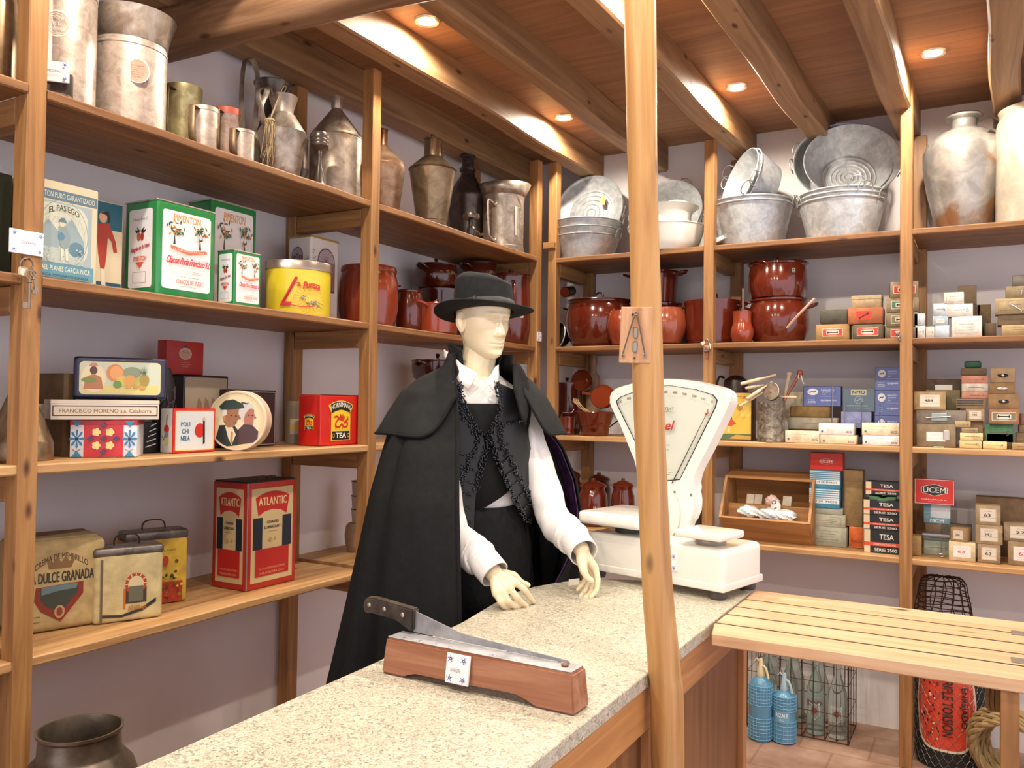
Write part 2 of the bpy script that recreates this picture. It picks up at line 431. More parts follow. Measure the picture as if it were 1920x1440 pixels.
LU = emp('shelving_unit', 'tall open pine shelving along the left wall holding tins and jugs', 'shelves', (XW, -1.5, FLOOR))
RU = emp('shelving_unit', 'tall open pine shelving along the back wall holding zinc tubs and boxes', 'shelves', (1.2, YW, FLOOR))
def part(name, b, m, root):
    for v in b.verts: v.co -= root.location
    return ob(name, b, m, root)
PW = .05
LY = [-4.2, -2.82, -1.46, -.06]
for i, y in enumerate(LY):
    b = nb(); box(b, -.052, .004, y-PW/2, y+PW/2, FLOOR, 2.808, .003); part('post', b, shelfwood('z'), LU)
    b = nb(); box(b, XW+.002, XW+.055, y-.03, y+.03, FLOOR, 2.808, .003); part('rear_post', b, shelfwood('z'), LU)
for k, z in enumerate((Z1, Z2, Z3, Z4)):
    for i in range(3):
        b = nb(); y0, y1 = LY[i]+PW/2, LY[i+1]-PW/2
        plank(b, XW+.0005, .0, y0, y1, z-.026, z, 'y', .0, k*7+i); part('shelf', b, litboard('y') if k > 1 else shadeboard('y'), LU)
    for i, y in enumerate(LY):
        b = nb(); box(b, XW+.056, -.053, y-.0245, y+.0245, z-.095, z-.027, .002); part('rail', b, shelfwood('x'), LU)
RX = [.05, .915, 1.80, 2.75]
for i, x in enumerate(RX):
    b = nb(); top = 2.808 if i < 2 else 2.948
    box(b, x-PW/2, x+PW/2, -.004, .052, FLOOR, top, .003); part('post', b, shelfwood('z'), RU)
    b = nb(); box(b, x-.03+.03, x+.06, YW-.056, YW-.002, FLOOR, 2.808, .003); part('rear_post', b, shelfwood('z'), RU)
for k, z in enumerate((Z1, Z2, Z3, Z4)):
    for i in range(3):
        b = nb(); x0, x1 = RX[i]+PW/2, RX[i+1]-PW/2
        plank(b, x0, x1, 0, YW-.0005, z-.026, z, 'x', .0, 50+k*7+i); part('shelf', b, litboard('x') if k > 1 else shadeboard('x'), RU)
    for i, x in enumerate(RX):
        b = nb(); box(b, x-.0245, x+.0245, .053, YW-.057, z-.095, z-.027, .002); part('rail', b, shelfwood('y'), RU)
b = nb(); box(b, .006, .074, -.03, -.006, 2.33, 2.365, .002); part('corner_batten', b, shelfwood('x'), RU)

# ============================================================= ROUND POLE
b = nb(); rows = []
_pp = [U(px, py, 1, -2.43) for px, py in ((1200, -30), (1205, 300), (1211, 560), (1216, 760), (1223, 920), (1233, 1110), (1245, 1250), (1252, 1400))]
_pp = [_pp[0]+(_pp[0]-_pp[1])*1.6]+_pp+[Vector((_pp[-1].x+.012, -2.43, FLOOR))]
_pp = spline(_pp, 8); _pp = [p for p in _pp if p.z < 2.80]; _pp.insert(0, Vector((_pp[0].x-.001, -2.43, 2.81)))
for i, c in enumerate(_pp[::-1]):
    t = (c.z-FLOOR)/2.9
    rows.append([b.verts.new((c.x+rr*cs(a_), c.y+rr*sn(a_), c.z)) for a_, rr in [(2*PI*k/32, (.0318+.001*sn(c.z*9))*(1+.03*sn(2*PI*k/32*2+t*7)+.02*sn(2*PI*k/32*5-t*13))) for k in range(32)]])
for a, c in zip(rows, rows[1:]):
    for k in range(32): b.faces.new((a[k], a[(k+1) % 32], c[(k+1) % 32], c[k]))
b.faces.new(rows[0][::-1]); b.faces.new(rows[-1])
POLE = tag(ob('wooden_pole', b, wood('pole_wood', 'a07142', 'bd8e55', 'd0a56b', 'z', .45, 1.1)), 'rough round wooden pole standing in front of the counter', 'pole')

# ============================================================= COUNTER
ZT = .95
def granite():
    m, t, b, N, K = nt('speckled_granite'); v = coords(t, N, K, (1, 1, 1), False)
    n1 = noise(N, K, v, 110, 6, 1.5, .7); col = ramp(N, K, n1, [(.37, '6f7064'), (.47, 'b5ae9b'), (.6, 'd8d0bd')])
    n2 = noise(N, K, v, 5, 5, 1.2); col = mixc(N, K, ramp(N, K, n2, [(.4, '000000'), (.75, '9a9a9a')]), col, 'b3ad9c')
    n4 = noise(N, K, v, 260, 2); col = mixc(N, K, ramp(N, K, n4, [(.3, 'aaaaaa'), (.42, '000000')]), col, '5d6055')
    n3 = noise(N, K, v, 6.5, 5, .5); col = mixc(N, K, ramp(N, K, n3, [(.68, '000000'), (.78, '777777')]), col, 'c07a52')
    K(col, b.inputs['Base Color']); b.inputs['Roughness'].default_value = .38; bump(N, K, b, n1, .08, .001); return m
CT = emp('shop_counter', 'long shop counter with speckled granite top and brown wood panels', 'counter', (1.25, -2.6, FLOOR))
# outline of the slab, with the chipped curved far-left corner
poly = [(1.02, -4.9), (1.51, -4.9), (1.51, -1.6), (1.47, -1.55), (1.2, -1.6), (1.06, -1.66), (.98, -1.77), (.945, -1.87), (.932, -1.97), (.95, -2.1), (.985, -2.32), (1.005, -2.7), (1.02, -3.2)]
b = nb(); a_ = [b.verts.new((x, y, ZT-.028)) for x, y in poly]; c_ = [b.verts.new((x, y, ZT)) for x, y in poly]
b.faces.new(a_[::-1]); b.faces.new(c_)
for i in range(len(poly)): j = (i+1) % len(poly); b.faces.new((a_[i], a_[j], c_[j], c_[i]))
bmesh.ops.bevel(b, geom=[e for e in b.edges if abs(e.verts[0].co.z-ZT) < 1e-6 and abs(e.verts[1].co.z-ZT) < 1e-6], offset=.002, segments=1, affect='EDGES')
part('countertop', b, granite(), CT)
pw = wood('counter_panel', '754a2b', '8f623d', 'a27349', 'z', .35, .5, False)
b = nb(); box(b, 1.47, 1.505, -4.85, -1.6, .83, ZT-.0285, .002); part('top_rail', b, wood('counter_rail', 'a06b3d', 'bf8650', 'cf9a64', 'y', .4), CT)
for y0, y1 in ((-4.85, -3.4), (-3.36, -2.42), (-2.38, -1.64)):
    b = nb(); box(b, 1.462, 1.487, y0, y1, FLOOR+.002, .829, .001); part('side_panel', b, pw, CT)
for y in (-3.38, -2.4, -1.62):
    b = nb(); box(b, 1.468, 1.503, y-.02, y+.02, FLOOR+.002, .829, .002); part('stile', b, wood('counter_rail', 'a06b3d', 'bf8650', 'cf9a64', 'z', .4), CT)
b = nb(); box(b, 1.03, 1.055, -4.85, -1.9, FLOOR+.002, ZT-.0285, .001); part('inner_panel', b, pw, CT)
b = nb(); box(b, 1.056, 1.46, -1.9, -1.87, FLOOR+.002, ZT-.0285, .001); part('end_panel', b, pw, CT)
# flap
FL = emp('counter_flap', 'pale pine plank flap bridging from counter to the right, with iron hinges', 'counter flap', (1.85, -1.8, ZT))
pf = wood('flap_pine', 'b98e66', 'd2aa82', 'e0c09c', 'x', .4, .9)
ys = [-2.085, -1.985, -1.885, -1.79, -1.69, -1.555]
for i in range(5):
    b = nb(); y0, y1 = ys[i], ys[i+1]
    box(b, 1.516, 2.2+.0, y0+.0015, y1-.0015, ZT-.03, ZT, .0028)
    for v in b.verts:
        if v.co.x < 1.6 and v.co.y < -2.04: v.co.x += .02
    b.normal_update()
    for f in b.faces: f.material_index = 1 if abs(f.normal.y) > .5 and f.calc_center_median().y > -2.08 and abs(f.calc_center_median().y+1.555) > .006 else 0
    part('plank', b, [pf, wood('grimy_plank_edge', '2c1c10', '3c2818', '4c3420', 'x', .7, 1., False)], FL)
b = nb(); box(b, 1.6, 2.2, -1.95, -1.9, ZT-.05, ZT-.0315, .002); part('batten', b, pf, FL)
for q in ((1912, 1188), (1914, 1240)):
    P = U(q[0], q[1], 2, ZT); b = nb(); box(b, P.x-.018, P.x+.05, P.y-.02, P.y+.02, ZT+.0002, ZT+.002, .0005)
    for dx in (-.008, .004):
        for dy in (-.012, .004, .012): ball(b, (P.x+dx, P.y+dy, ZT+.002), .0018, (1, 1, .5), 8)
    part('hinge', b, plain('8d8176', .45, .6, 'iron_hinge'), FL)
b = nb(); box(b, 2.128, 2.162, -2.075, -2.04, FLOOR+.001, ZT-.031, .002)
tag(ob('support_leg', b, shelfwood('z')), 'square wooden leg under the right end of the pine flap', 'post')
b = nb(); box(b, 2.202, 2.9, -2.08, -1.55, ZT-.026, ZT, .002); box(b, 2.22, 2.9, -2.06, -1.57, FLOOR+.001, ZT-.026)
tag(ob('side_counter', b, pf), 'pine side counter that the flap is hinged to, at the right edge', 'counter')
# ============================================================= builders for shelf goods
def scp(prof, r, h): return [(a*r, z*h) for a, z in prof]
def turned(name, label, cat, side, d, x0, x1, ytop, zb, prof, mat, group=None, yaw=0., seg=40, dent=0., wall=True, k=1.):
    s, w, h = fit(side, d, x0, x1, ytop, zb); h *= k; r = w/2
    b = nb(); lathe(b, scp(prof, r, h), seg, dent=dent)
    o = ob(name, b, mat, None, pt(side, d, s, zb), RZ[side]+yaw)
    tag(o, label, cat, group); return o, r, h
def strap(parent, pts, wd, th=.0015, mat=None, name='handle', n=6):
    """flat metal strap handle through pts"""
    b = nb(); tube(b, spline(pts, n), wd/2, 8, flat=th*2/wd); return ob(name, b, mat or tin(), parent)
def rod(parent, pts, r, mat, name='handle', n=6, closed=False, seg=8, label=None):
    b = nb(); tube(b, spline(pts, n, closed), r, seg, closed); return ob(name, b, mat, parent, label=label)
def boxthing(name, label, cat, side, df, xl, xr, ytop, zb, dp, mat, group=None, bev=.003, yaw=0., h=None, w=None, seg=2, grow=None):
    """rectangular box: front face at depth df, pixel columns xl..xr at its base; origin front-bottom centre"""
    sL = sp(side, df, xl, zb); sR = sp(side, df, xr, zb); s = (sL+sR)/2; w = w or abs(sR-sL)
    if h is None: h = zt(side, df, s, ytop)-zb
    b = nb(); box(b, -w/2, w/2, 0, dp, 0, h, bev, seg)
    o = ob(name, b, mat, None, pt(side, df, s, zb), RZ[side]+yaw, ang=50)
    tag(o, label, cat, group); return o, w, h
def tile_art(txt, w=.055, h=.045):
    a = Art(.12, .6); a.rr(-w/2, w/2, -h/2, h/2, .004, 'f4f4f6')
    for sx_ in (-1, 1):
        for sz in (-1, 1):
            cx, cz = sx_*(w/2-.009), sz*(h/2-.008); a.ell(cx, cz, .0032, .0032, '2c3f8e', 10); a.ell(cx, cz, .0014, .0014, 'c9d2f0', 8)
            for q in range(5):
                t = q*1.25+sx_; a.poly([(cx+.003*cs(t), cz+.003*sn(t)), (cx+.0065*cs(t+.25), cz+.0065*sn(t+.25)), (cx+.0065*cs(t-.1), cz+.0065*sn(t-.1))], '3a4fa0')
    a.text(txt, 0, -.001, w*.46, h*.13, '3c3c44'); return a
def ceramic(txt, label, O, nrm_rz, w=.055, h=.045, tilt=0.):
    """ceramic name tile; own thing; faces local -y"""
    b = nb(); box(b, -w/2, w/2, 0, .005, -h/2, h/2, .0015, 2)
    o = ob('ceramic_name_tile', b, plain('eeeef0', .12, 0, 'glazed_tile', .6), None, O, nrm_rz)
    o.rotation_euler = (tilt, 0, nrm_rz); tag(o, label, 'sign')
    tile_art(txt, w-.003, h-.003).obj(o, (0, 0, 0), name='painted_lettering'); return o
def front(a, o, h, y=0., **k): return a.obj(o, (0, y, h/2), **k)
def sidef(a, o, w, dp, h, sgn=-1, **k):
    """art on the end face; sgn -1 = local -x end"""
    return a.obj(o, (sgn*w/2, dp/2, h/2), right=(0, -sgn*-1, 0) if False else ((0, -1, 0) if sgn < 0 else (0, 1, 0)), **k)
# ============================================================= LEFT SHELVES, TOP ROW: TINWARE
T1, T2, T3, AL = tin(), tin2(), tin3(), alu()
zb = Z1+.001
# dispenser can
o, r, h = turned('dispenser_can', 'tall aluminium dispenser can with embossed medallion, left end of top shelf', 'can', 'L', .15, 58, 172, -8, zb,
    [(0, 0), (1, 0), (1, .97), (1.03, .98), (1.03, 1), (.98, 1), (.98, .03), (0, .03)], AL, yaw=-.75)
b = nb(); lathe(b, [(r*.99, h+.001), (r*1.04, h+.03), (r*1.3, h+.13), (r*1.31, h+.13), (r*1.05, h+.03), (r, h+.001)], 40); ob('flared_rim', b, AL, o)
a = Art(.4); a.ring(0, 0, .034, .037, .004, 'd9cdc0'); a.ell(0, 0, .029, .032, 'b3a698'); a.ring(0, 0, .024, .027, .001, 'cbbfb2')
a.text('COCINA', 0, .016, .036, .009, 'd8ccbf'); a.text('8 L', 0, -.001, .02, .01, 'd8ccbf'); a.text('MODERNA', 0, -.017, .036, .007, 'd8ccbf')
a.obj(o, (0, 0, h*.66), name='embossed_medallion', bend=r)
b = nb(); box(b, -.042, .042, -r-.002, -r+.03, .012, .088, .006, 2); ob('chute_opening', b, plain('3a2e24', .5, 0, 'dark_chute'), o)
b = nb(); lathe(b, [(0, 0), (.04, 0), (.048, .012), (.046, .012), (.038, .003), (0, .003)], 24, M=Matrix.Translation((0, -r-.03, .002))@Matrix.Scale(.7, 4, (0, 1, 0))); ob('chute_lip', b, AL, o)
tl = o.matrix_basis @ Vector((0, -r-.012, .086)); ceramic('MEDIDAS', 'white ceramic name tile fixed on the aluminium dispenser can', tl, o.rotation_euler.z, .072, .056)
# second can with basin on top
o, r, h = turned('lidded_can', 'wide aluminium can with pink medallion under a basin', 'can', 'L', .16, 172, 305, 92, zb,
    [(0, 0), (1, 0), (1, .92), (1.02, .93), (1.02, .95), (1, .96), (1, 1), (.97, 1), (.97, .03), (0, .03)], AL, yaw=-.75)
a = Art(.6); a.ell(0, 0, .033, .036, 'd6cabd'); a.ell(0, 0, .03, .033, 'b98a76'); a.lines(-.02, .02, -.02, .02, 6, 'a07460', .0014); a.obj(o, (.038, 0, h*.62), name='medallion', bend=r)
rod(o, [(-r, 0, h*.8), (-r-.022, 0, h*.78), (-r-.028, 0, h*.68), (-r-.02, 0, h*.58), (-r, 0, h*.56)], .004, AL)
for v_ in (): pass
s2, w2, h2 = fit('L', .16, 172, 322, 45, zb+h)
b = nb(); rr = w2/2; lathe(b, scp([(0, 0), (.78, 0), (.82, .06), (.84, .3), (1, .97), (1.01, 1), (.985, 1), (.8, .3), (.76, .08), (0, .05)], rr, h2+.012), 44)
q = ob('tin_basin', b, tin(), None, pt('L', .155, s2, zb+h+.001), 0); tag(q, 'flared tin basin sitting on the can with the pink medallion', 'basin')
# grey can left of the first post
o, r, h = turned('metal_can', 'grey metal can cut off by the left edge of the picture, top shelf', 'can', 'L', .12, -60, 27, -30, zb, [(0, 0), (1, 0), (1, .8), (.7, 1), (0, 1)], T2)
def mug(name, label, x0, x1, yt, d, m, rim=None, bar=True, hb=None):
    o, r, h = turned(name, label, 'mug', 'L', d, x0, x1, yt, zb, [(0, 0), (1, 0), (1, .9), (1.03, .91), (1.03, 1), (.97, 1), (.96, .03), (0, .02)], m, 'tin measuring mugs')
    if rim: b = nb(); lathe(b, [(r*1.035, h*.9), (r*1.045, h*.95), (r*1.035, h*1.005), (r*.96, h*1.005)], 32); ob('painted_rim', b, rim, o, label='faded red rim')
    # strap handle facing the camera side: flat bar
    ya = -.75 if bar else .5; c_, s_ = sn(ya), cs(ya)
    hd = Vector((-cs(.35), -sn(.35), 0)); L = r*1.75
    strap(o, [hd*r+Vector((0, 0, h*.9)), hd*(L*.98)+Vector((0, 0, h*.9)), hd*L+Vector((0, 0, h*.84)), hd*(L*.98)+Vector((0, 0, h*.25)), hd*r+Vector((0, 0, h*.1))], .022, .002, T2, n=3)
    return o
mug('measuring_mug', 'tall yellowish tin measuring mug, the largest of the four mugs', 309, 374, 166, .26, mottle('brassy_tin', '8c8157', 'b5a97c', 'd3c9a0', .6, (.3, .5), 20))
mug('measuring_mug', 'plain grey tin mug with lid band between the tall mug and red-rimmed mug', 357, 406, 204, .1, AL)
mug('measuring_mug', 'tin mug with a faded red rim', 402, 447, 207, .2, mottle('pinkish_tin', '9b7c6c', 'c8b0a0', 'dccabc', .5), plain('b4543e', .5, 0, 'faded_red'))
mug('measuring_mug', 'smallest grey tin mug, nearest to the dented jug', 432, 475, 247, .07, AL)
# dented jug
o, r, h = turned('dented_jug', 'dented tin jug with conical shoulder and tied twine', 'jug', 'L', .13, 484, 572, 182, zb,
    [(0, 0), (.68, 0), (.7, .01), (.99, .55), (1.02, .57), (.98, .59), (.52, .78), (.44, .8), (.46, .86), (.6, .99), (.61, 1), (.56, 1), (.42, .86), (.4, .8), (0, .6)], T1, dent=.025, seg=48)
for k_, (ax, wz) in enumerate(((-.9, .95), (-1.25, .97))):
    strap(o, [(-r*.5, .01, h*.96), (-r*1.0, -.01*k_, h*1.02), (-r*1.42+k_*.02, -.02*k_, h*.92), (-r*1.35, -.01, h*.75), (-r*.95, 0, h*.55)], .02, .002, T1, n=6)
b = nb(); rg = random.Random(3)
for k_ in range(22):
    x_, y_ = -r*1.0+rg.uniform(-.012, .012), -.02+rg.uniform(-.012, .012)
    tube(b, spline([(x_, y_, h*.66), (x_+rg.uniform(-.02, .02), y_-.01, h*.5), (x_+rg.uniform(-.018, .018), y_+rg.uniform(-.01, .01), h*rg.uniform(.12, .3))], 3), .0009, 4)
tube(b, spline([(-r*.98+.016*cs(t), -.02+.016*sn(t), h*.64) for t in [i*PI/4 for i in range(8)]], 3, True), .0035, 6, True)
tube(b, spline([(-r*.9, -.02, h*.7), (-r*.5, -.04, h*1.04), (-r*.2, -.03, h*1.06), (-r*.6, -.03, h*.9), (-r*.9, -.02, h*.68)], 5), .0015, 5)
ob('twine', b, plain('b8a27a', .9, 0, 'straw_twine'), o)
# measures with looped handles
o, r, h = turned('looped_measure', 'narrow tin measure with tall looped strap handle, behind the twine', 'measuring cup', 'L', .27, 452, 484, 250, zb, [(0, 0), (1, 0), (1, 1), (.95, 1), (.95, .05), (0, .05)], T1)
strap(o, [(-r*.9, 0, h*.7), (-r*1.5, 0, h*1.5), (-r*1.2, 0, h*2.25), (0, 0, h*2.4), (r*.9, 0, h*2.1), (r*.7, 0, h*1.3), (r*.6, 0, h*.8)], .025, .0015, T1)
# dark funnel jug behind
o, r, h = turned('dark_jug', 'dark tin jug with a wide flared mouth behind the dented jug', 'jug', 'L', .31, 473, 541, 157, zb, [(0, 0), (.7, 0), (.8, .55), (.45, .78), (.42, .86), (1, .98), (1.01, 1), (.95, 1), (.38, .86), (.35, .8), (0, .6)], T3)
# low cup behind jug
o, r, h = turned('tin_cup', 'small dark tin cup tucked between dented jug and tall conical can', 'cup', 'L', .2, 552, 577, 262, zb, [(0, 0), (.5, 0), (.55, .3), (1, .42), (1.05, .46), (.9, .5), (.9, .95), (.95, 1), (0, 1)], T3)
# conical can
o, r, h = turned('conical_can', 'large round tin can with tall conical top beside the middle post', 'can', 'L', .17, 580, 677, 183, zb,
    [(0, 0), (1, 0), (1, .6), (1.015, .605), (1.015, .62), (.99, .63), (.2, .885), (.2, .89), (.22, .9), (.22, .99), (.25, 1), (.19, 1), (.17, .9), (0, .88)], T1, dent=.006, seg=56)
o, r, h = turned('oil_measure', 'small ridged tin measure with a drooping spout in front of the conical can', 'measuring cup', 'L', .03, 581, 615, 250, zb,
    [(0, 0), (.9, 0), (.75, .05), (.2, .42), (.2, .66), (.6, .7), (.95, .74), (1, .76), (1, .8), (.96, .81), (1, .83), (1, .87), (.96, .88), (1, .9), (1, .95), (.9, 1), (0, 1)], T3)
strap(o, [(r*.9, 0, h*.95), (r*1.25, 0, h*.9), (r*1.2, 0, h*.75), (r*.9, 0, h*.75)], .012, .0015, T3)
# second bay
o, r, h = turned('copper_demijohn', 'coppery tin carafe with straight neck right beside the middle post', 'carafe', 'L', .12, 672, 758, 243, zb,
    [(0, 0), (.72, 0), (.76, .02), (.97, .48), (1, .5), (1.0, .56), (.97, .57), (.98, .6), (.24, .8), (.22, .82), (.22, .98), (.25, .99), (.24, 1), (.2, 1), (.18, .82), (0, .8)], mottle('coppery_tin', '7a5b43', 'a58468', 'b59a80', .7, (.25, .42), 12, .15))
o, r, h = turned('tin_carafe', 'faceted olive-brown tin carafe with wide neck and angular handle', 'carafe', 'L', .1, 764, 855, 262, zb,
    [(0, 0), (.6, 0), (.62, .08), (.64, .085), (.96, .64), (1.02, .655), (.96, .67), (.4, .8), (.37, .805), (.37, .985), (.4, .99), (.4, 1), (.35, 1), (.33, .82), (0, .8)], T2, seg=12)
rod(o, [(r*.37, 0, h*.97), (r*.72, 0, h*.93), (r*.78, 0, h*.91), (r*.6, 0, h*.76)], .003, T1, n=2)
rod(o, [(-.014, 0, h), (-.012, 0, h+.018), (0, 0, h+.024), (.012, 0, h+.018), (.014, 0, h)], .003, T3, 'lid_ring')
o, r, h = turned('dark_carafe', 'dark tin carafe with short flanged neck behind the spouted measure', 'carafe', 'L', .3, 838, 912, 293, zb,
    [(0, 0), (.72, 0), (.98, .56), (1, .58), (.96, .6), (.36, .8), (.34, .83), (.42, .84), (.42, .87), (.32, .88), (.3, .97), (.4, .98), (.4, 1), (.25, 1), (0, 1)], T3)
o, r, h = turned('spouted_measure', 'large tin measuring jug with long flared pouring lip by the corner post', 'jug', 'L', .11, 903, 982, 371, zb,
    [(0, 0), (1, 0), (1, .08), (.97, .09), (.97, .9), (1, .93), (1.02, 1), (.98, 1), (.94, .9), (.94, .05), (0, .05)], tin())
b = nb(); rows = []  # spout collar
for t in range(33):
    a_ = 2*PI*t/32; f = .5+.5*cs(a_+.3); top = .03+.05*f+.03*(1-f)
    rows.append([b.verts.new((r*(1.02+e*(.12+.6*max(0, f)**3))*cs(a_+.35), r*(1.02+e*(.12+.2*f**2))*sn(a_+.35), h+e*top)) for e in (0, .5, 1)])
for p_, q_ in zip(rows, rows[1:]):
    for k_ in range(2): b.faces.new((p_[k_], q_[k_], q_[k_+1], p_[k_+1]))
cl = ob('pouring_lip', b, tin(), o); md = cl.modifiers.new('s', 'SOLIDIFY'); md.thickness = .002
rod(o, [(-r*.97, -.01, h*.8), (-r*1.45, -.01, h*.84), (-r*1.55, -.01, h*.78), (-r*1.5, -.01, h*.35), (-r*1.35, -.01, h*.2), (-r*.97, -.01, h*.15)], .006, tin(), n=4)
for zz in (.8, .15): b = nb(); ball(b, (-r*.99, -.01, h*zz), .014, (.5, 1, 1), 14); ob('handle_boss', b, tin(), o)
a = Art(.3); a.frame(-.028, .028, -.075, .075, .0015, 'd4c9be'); a.ring(.004, .01, .02, .025, .0015, 'd4c9be'); a.rect(-.05, -.034, -.075, .075, 'b7aa9c'); a.obj(o, (0, 0, h*.52), name='gauge_marks', bend=r*.99)
o, r, h = turned('brass_tap', 'small old metal tap lying on the shelf edge beside the spouted measure', 'tap', 'L', .03, 868, 898, 402, zb,
    [(0, 0), (.4, 0), (.55, .15), (.55, .35), (.35, .45), (.35, .75), (1, .8), (1.05, .9), (1, 1), (0, 1)], T3)
rod(o, [(r*.3, 0, h*.3), (r*1.3, 0, h*.3), (r*2.2, 0, h*.22), (r*2.9, 0, h*.3)], .0055, tin2(), 'spout')

# ============================================================= LEFT SHELVES, SECOND ROW
zb = Z2+.001
cream = 'd9cfae'
# paprika tin with mountaineer picture
sL = sp('L', .04, 30, zb); sR = sp('L', .04, 181, zb)
o, w, h = boxthing('paprika_tin', 'cream and blue tin with a mountaineer picture, leftmost on the second shelf', 'tin', 'L', .06, 48, 181, 343, zb, .2, plain('c9bd9c', .4, .2, 'cream_tin'), bev=.006)
a = Art(.4); W, H = .129, .154; a.rect(-W, W, -H, H, 'cfc7a8'); a.rect(-W, W, H-.055, H-.022, '5d7787'); a.text('PIMENTON PURO GARANTIZADO', 0, H-.0385, 2*W-.02, .017, 'd9d6bd')
a.rect(-W+.01, W-.02, -H+.05, H-.06, '9fb0b4'); a.rr(-W+.02, W-.035, -H+.055, H-.065, .05, 'cdd0bd')
a.poly([(-W+.03, -.01), (-.06, .035), (-.02, .0), (.03, .05), (W-.05, -.02), (W-.05, -.06), (-W+.03, -.06)], '93a7ab')
a.poly([(-W+.03, -.05), (W-.05, -.055), (W-.05, -.1), (-W+.03, -.1)], 'b5c0b8'); a.ell(.05, -.05, .03, .025, '5f8496')
def Q_(pts): return [(x, -.09+(z+.09)*.76) for x, z in pts]
a.poly(Q_([(-.022, .05), (.008, .055), (.024, .02), (.022, -.045), (.004, -.05), (-.012, -.03), (-.02, .0)]), '8a9c9d'); a.ell(-.008, .027, .01, .01, 'd6c9ab'); a.poly(Q_([(-.024, .07), (.01, .07), (.0, .09), (-.012, .088)]), '61808f')
a.ell(-.01, -.014, .012, .013, '5b86a0'); a.poly(Q_([(-.012, -.04), (-.001, -.04), (.0, -.09), (-.011, -.09)]), 'dedac4'); a.poly(Q_([(.005, -.04), (.015, -.04), (.018, -.088), (.008, -.088)]), 'dedac4')
rg = random.Random(31)
for t in range(40): x_, z_ = rg.uniform(-.095, .07), rg.uniform(-.1, -.05); a.ell(x_, z_, rg.uniform(.002, .005), .002, rg.choice(['dedbc8', '8fa3a6', 'aebbb4', 'c9cdbd']), 8)
for t in range(14): a.line([(-.1+t*.014, .02+rg.uniform(-.03, .02)), (-.09+t*.014, .035+rg.uniform(-.03, .02))], .001, '8299a0')
a.ring(-.012, -.01, .096, .11, .002, '6f8791', 40)
a.text('EL PASIEGO', -.01, .074, .115, .019, '2b3132', .0006, arc=.014); a.rect(-W+.01, W-.02, -H+.004, -H+.05, '5d8fa0')
a.text('RAFAEL PLANES GARCIA N.C.P.', -.01, -H+.034, 2*W-.045, .016, 'e4e0c8'); a.text('MURCIA ESPINARDO ESPAÑA', -.01, -H+.013, 2*W-.06, .011, '28434f')
a.scale(w/.27, h/.32); front(a, o, h, name='printed_front')
# tin with dancer
o, w, h = boxthing('dancer_tin', 'blue and cream tin with a red-suited figure behind the mountaineer tin', 'tin', 'L', .17, 150, 228, 376, zb, .2, plain('d8cdab', .35, .2, 'cream_tin2'), bev=.004)
a = Art(.35); W, H = w/2-.004, h/2-.004; a.rect(-W, W, -H, H, 'dccfae'); a.rect(-W, W, H-.08, H, '1d6277'); a.rect(-W, W, -H, -H+.03, '1d5468')
X = W-.055; a.poly([(X-.03, .065), (X+.012, .072), (X+.035, .02), (X+.04, -.01), (X+.028, -.012), (X+.02, .02), (X+.008, .03), (X+.006, -.02), (X, -.065), (X-.014, -.065), (X-.022, -.02)], 'b03a22')
a.ell(X-.008, .088, .013, .017, 'd9b08c'); a.poly([(X-.02, .1), (X+.01, .108), (X+.016, .08), (X+.008, .07), (X+.004, .095)], '27201e'); a.poly([(X-.012, -.065), (X, -.065), (X+.004, -.115), (X-.01, -.112)], 'e6dcc4'); a.poly([(X-.012, -.115), (X+.03, -.122), (X+.03, -.128), (X-.012, -.124)], '1e1a1a')
front(a, o, h, name='printed_front')
# dark tin at left edge
o, w, h = boxthing('dark_tin', 'dark green tin cut off by the left picture edge, second shelf', 'tin', 'L', .1, -70, 19, 318, zb, .2, plain('2c2f22', .4, .1, 'dark_green_tin'), bev=.004)
GREEN = lambda: plain('2e8a4a', .2, .15, 'green_tin', .5)
def olive_tree(a, x, z, s, fr):
    a.poly([(x-.003*s, z-.03*s), (x+.003*s, z-.03*s), (x+.001, z-.01*s), (x-.001, z-.01*s)], '3a3020')
    rg = random.Random(int(abs(x*1e4)+abs(z*1e4)))
    for k in range(26):
        t = rg.uniform(0, 6.28); q = rg.uniform(.1, 1)*.021*s; cx, cz = x+q*cs(t)*1.15, z+.008*s+q*sn(t)*.9; u = rg.uniform(0, 3)
        a.poly([(cx+.006*s*cs(u), cz+.006*s*sn(u)), (cx+.002*s*cs(u+1.6), cz+.002*s*sn(u+1.6)), (cx-.006*s*cs(u), cz-.006*s*sn(u)), (cx-.002*s*cs(u+1.6), cz-.002*s*sn(u+1.6))], rg.choice(['3f5a2c', '587538', '2c3f22', fr]))
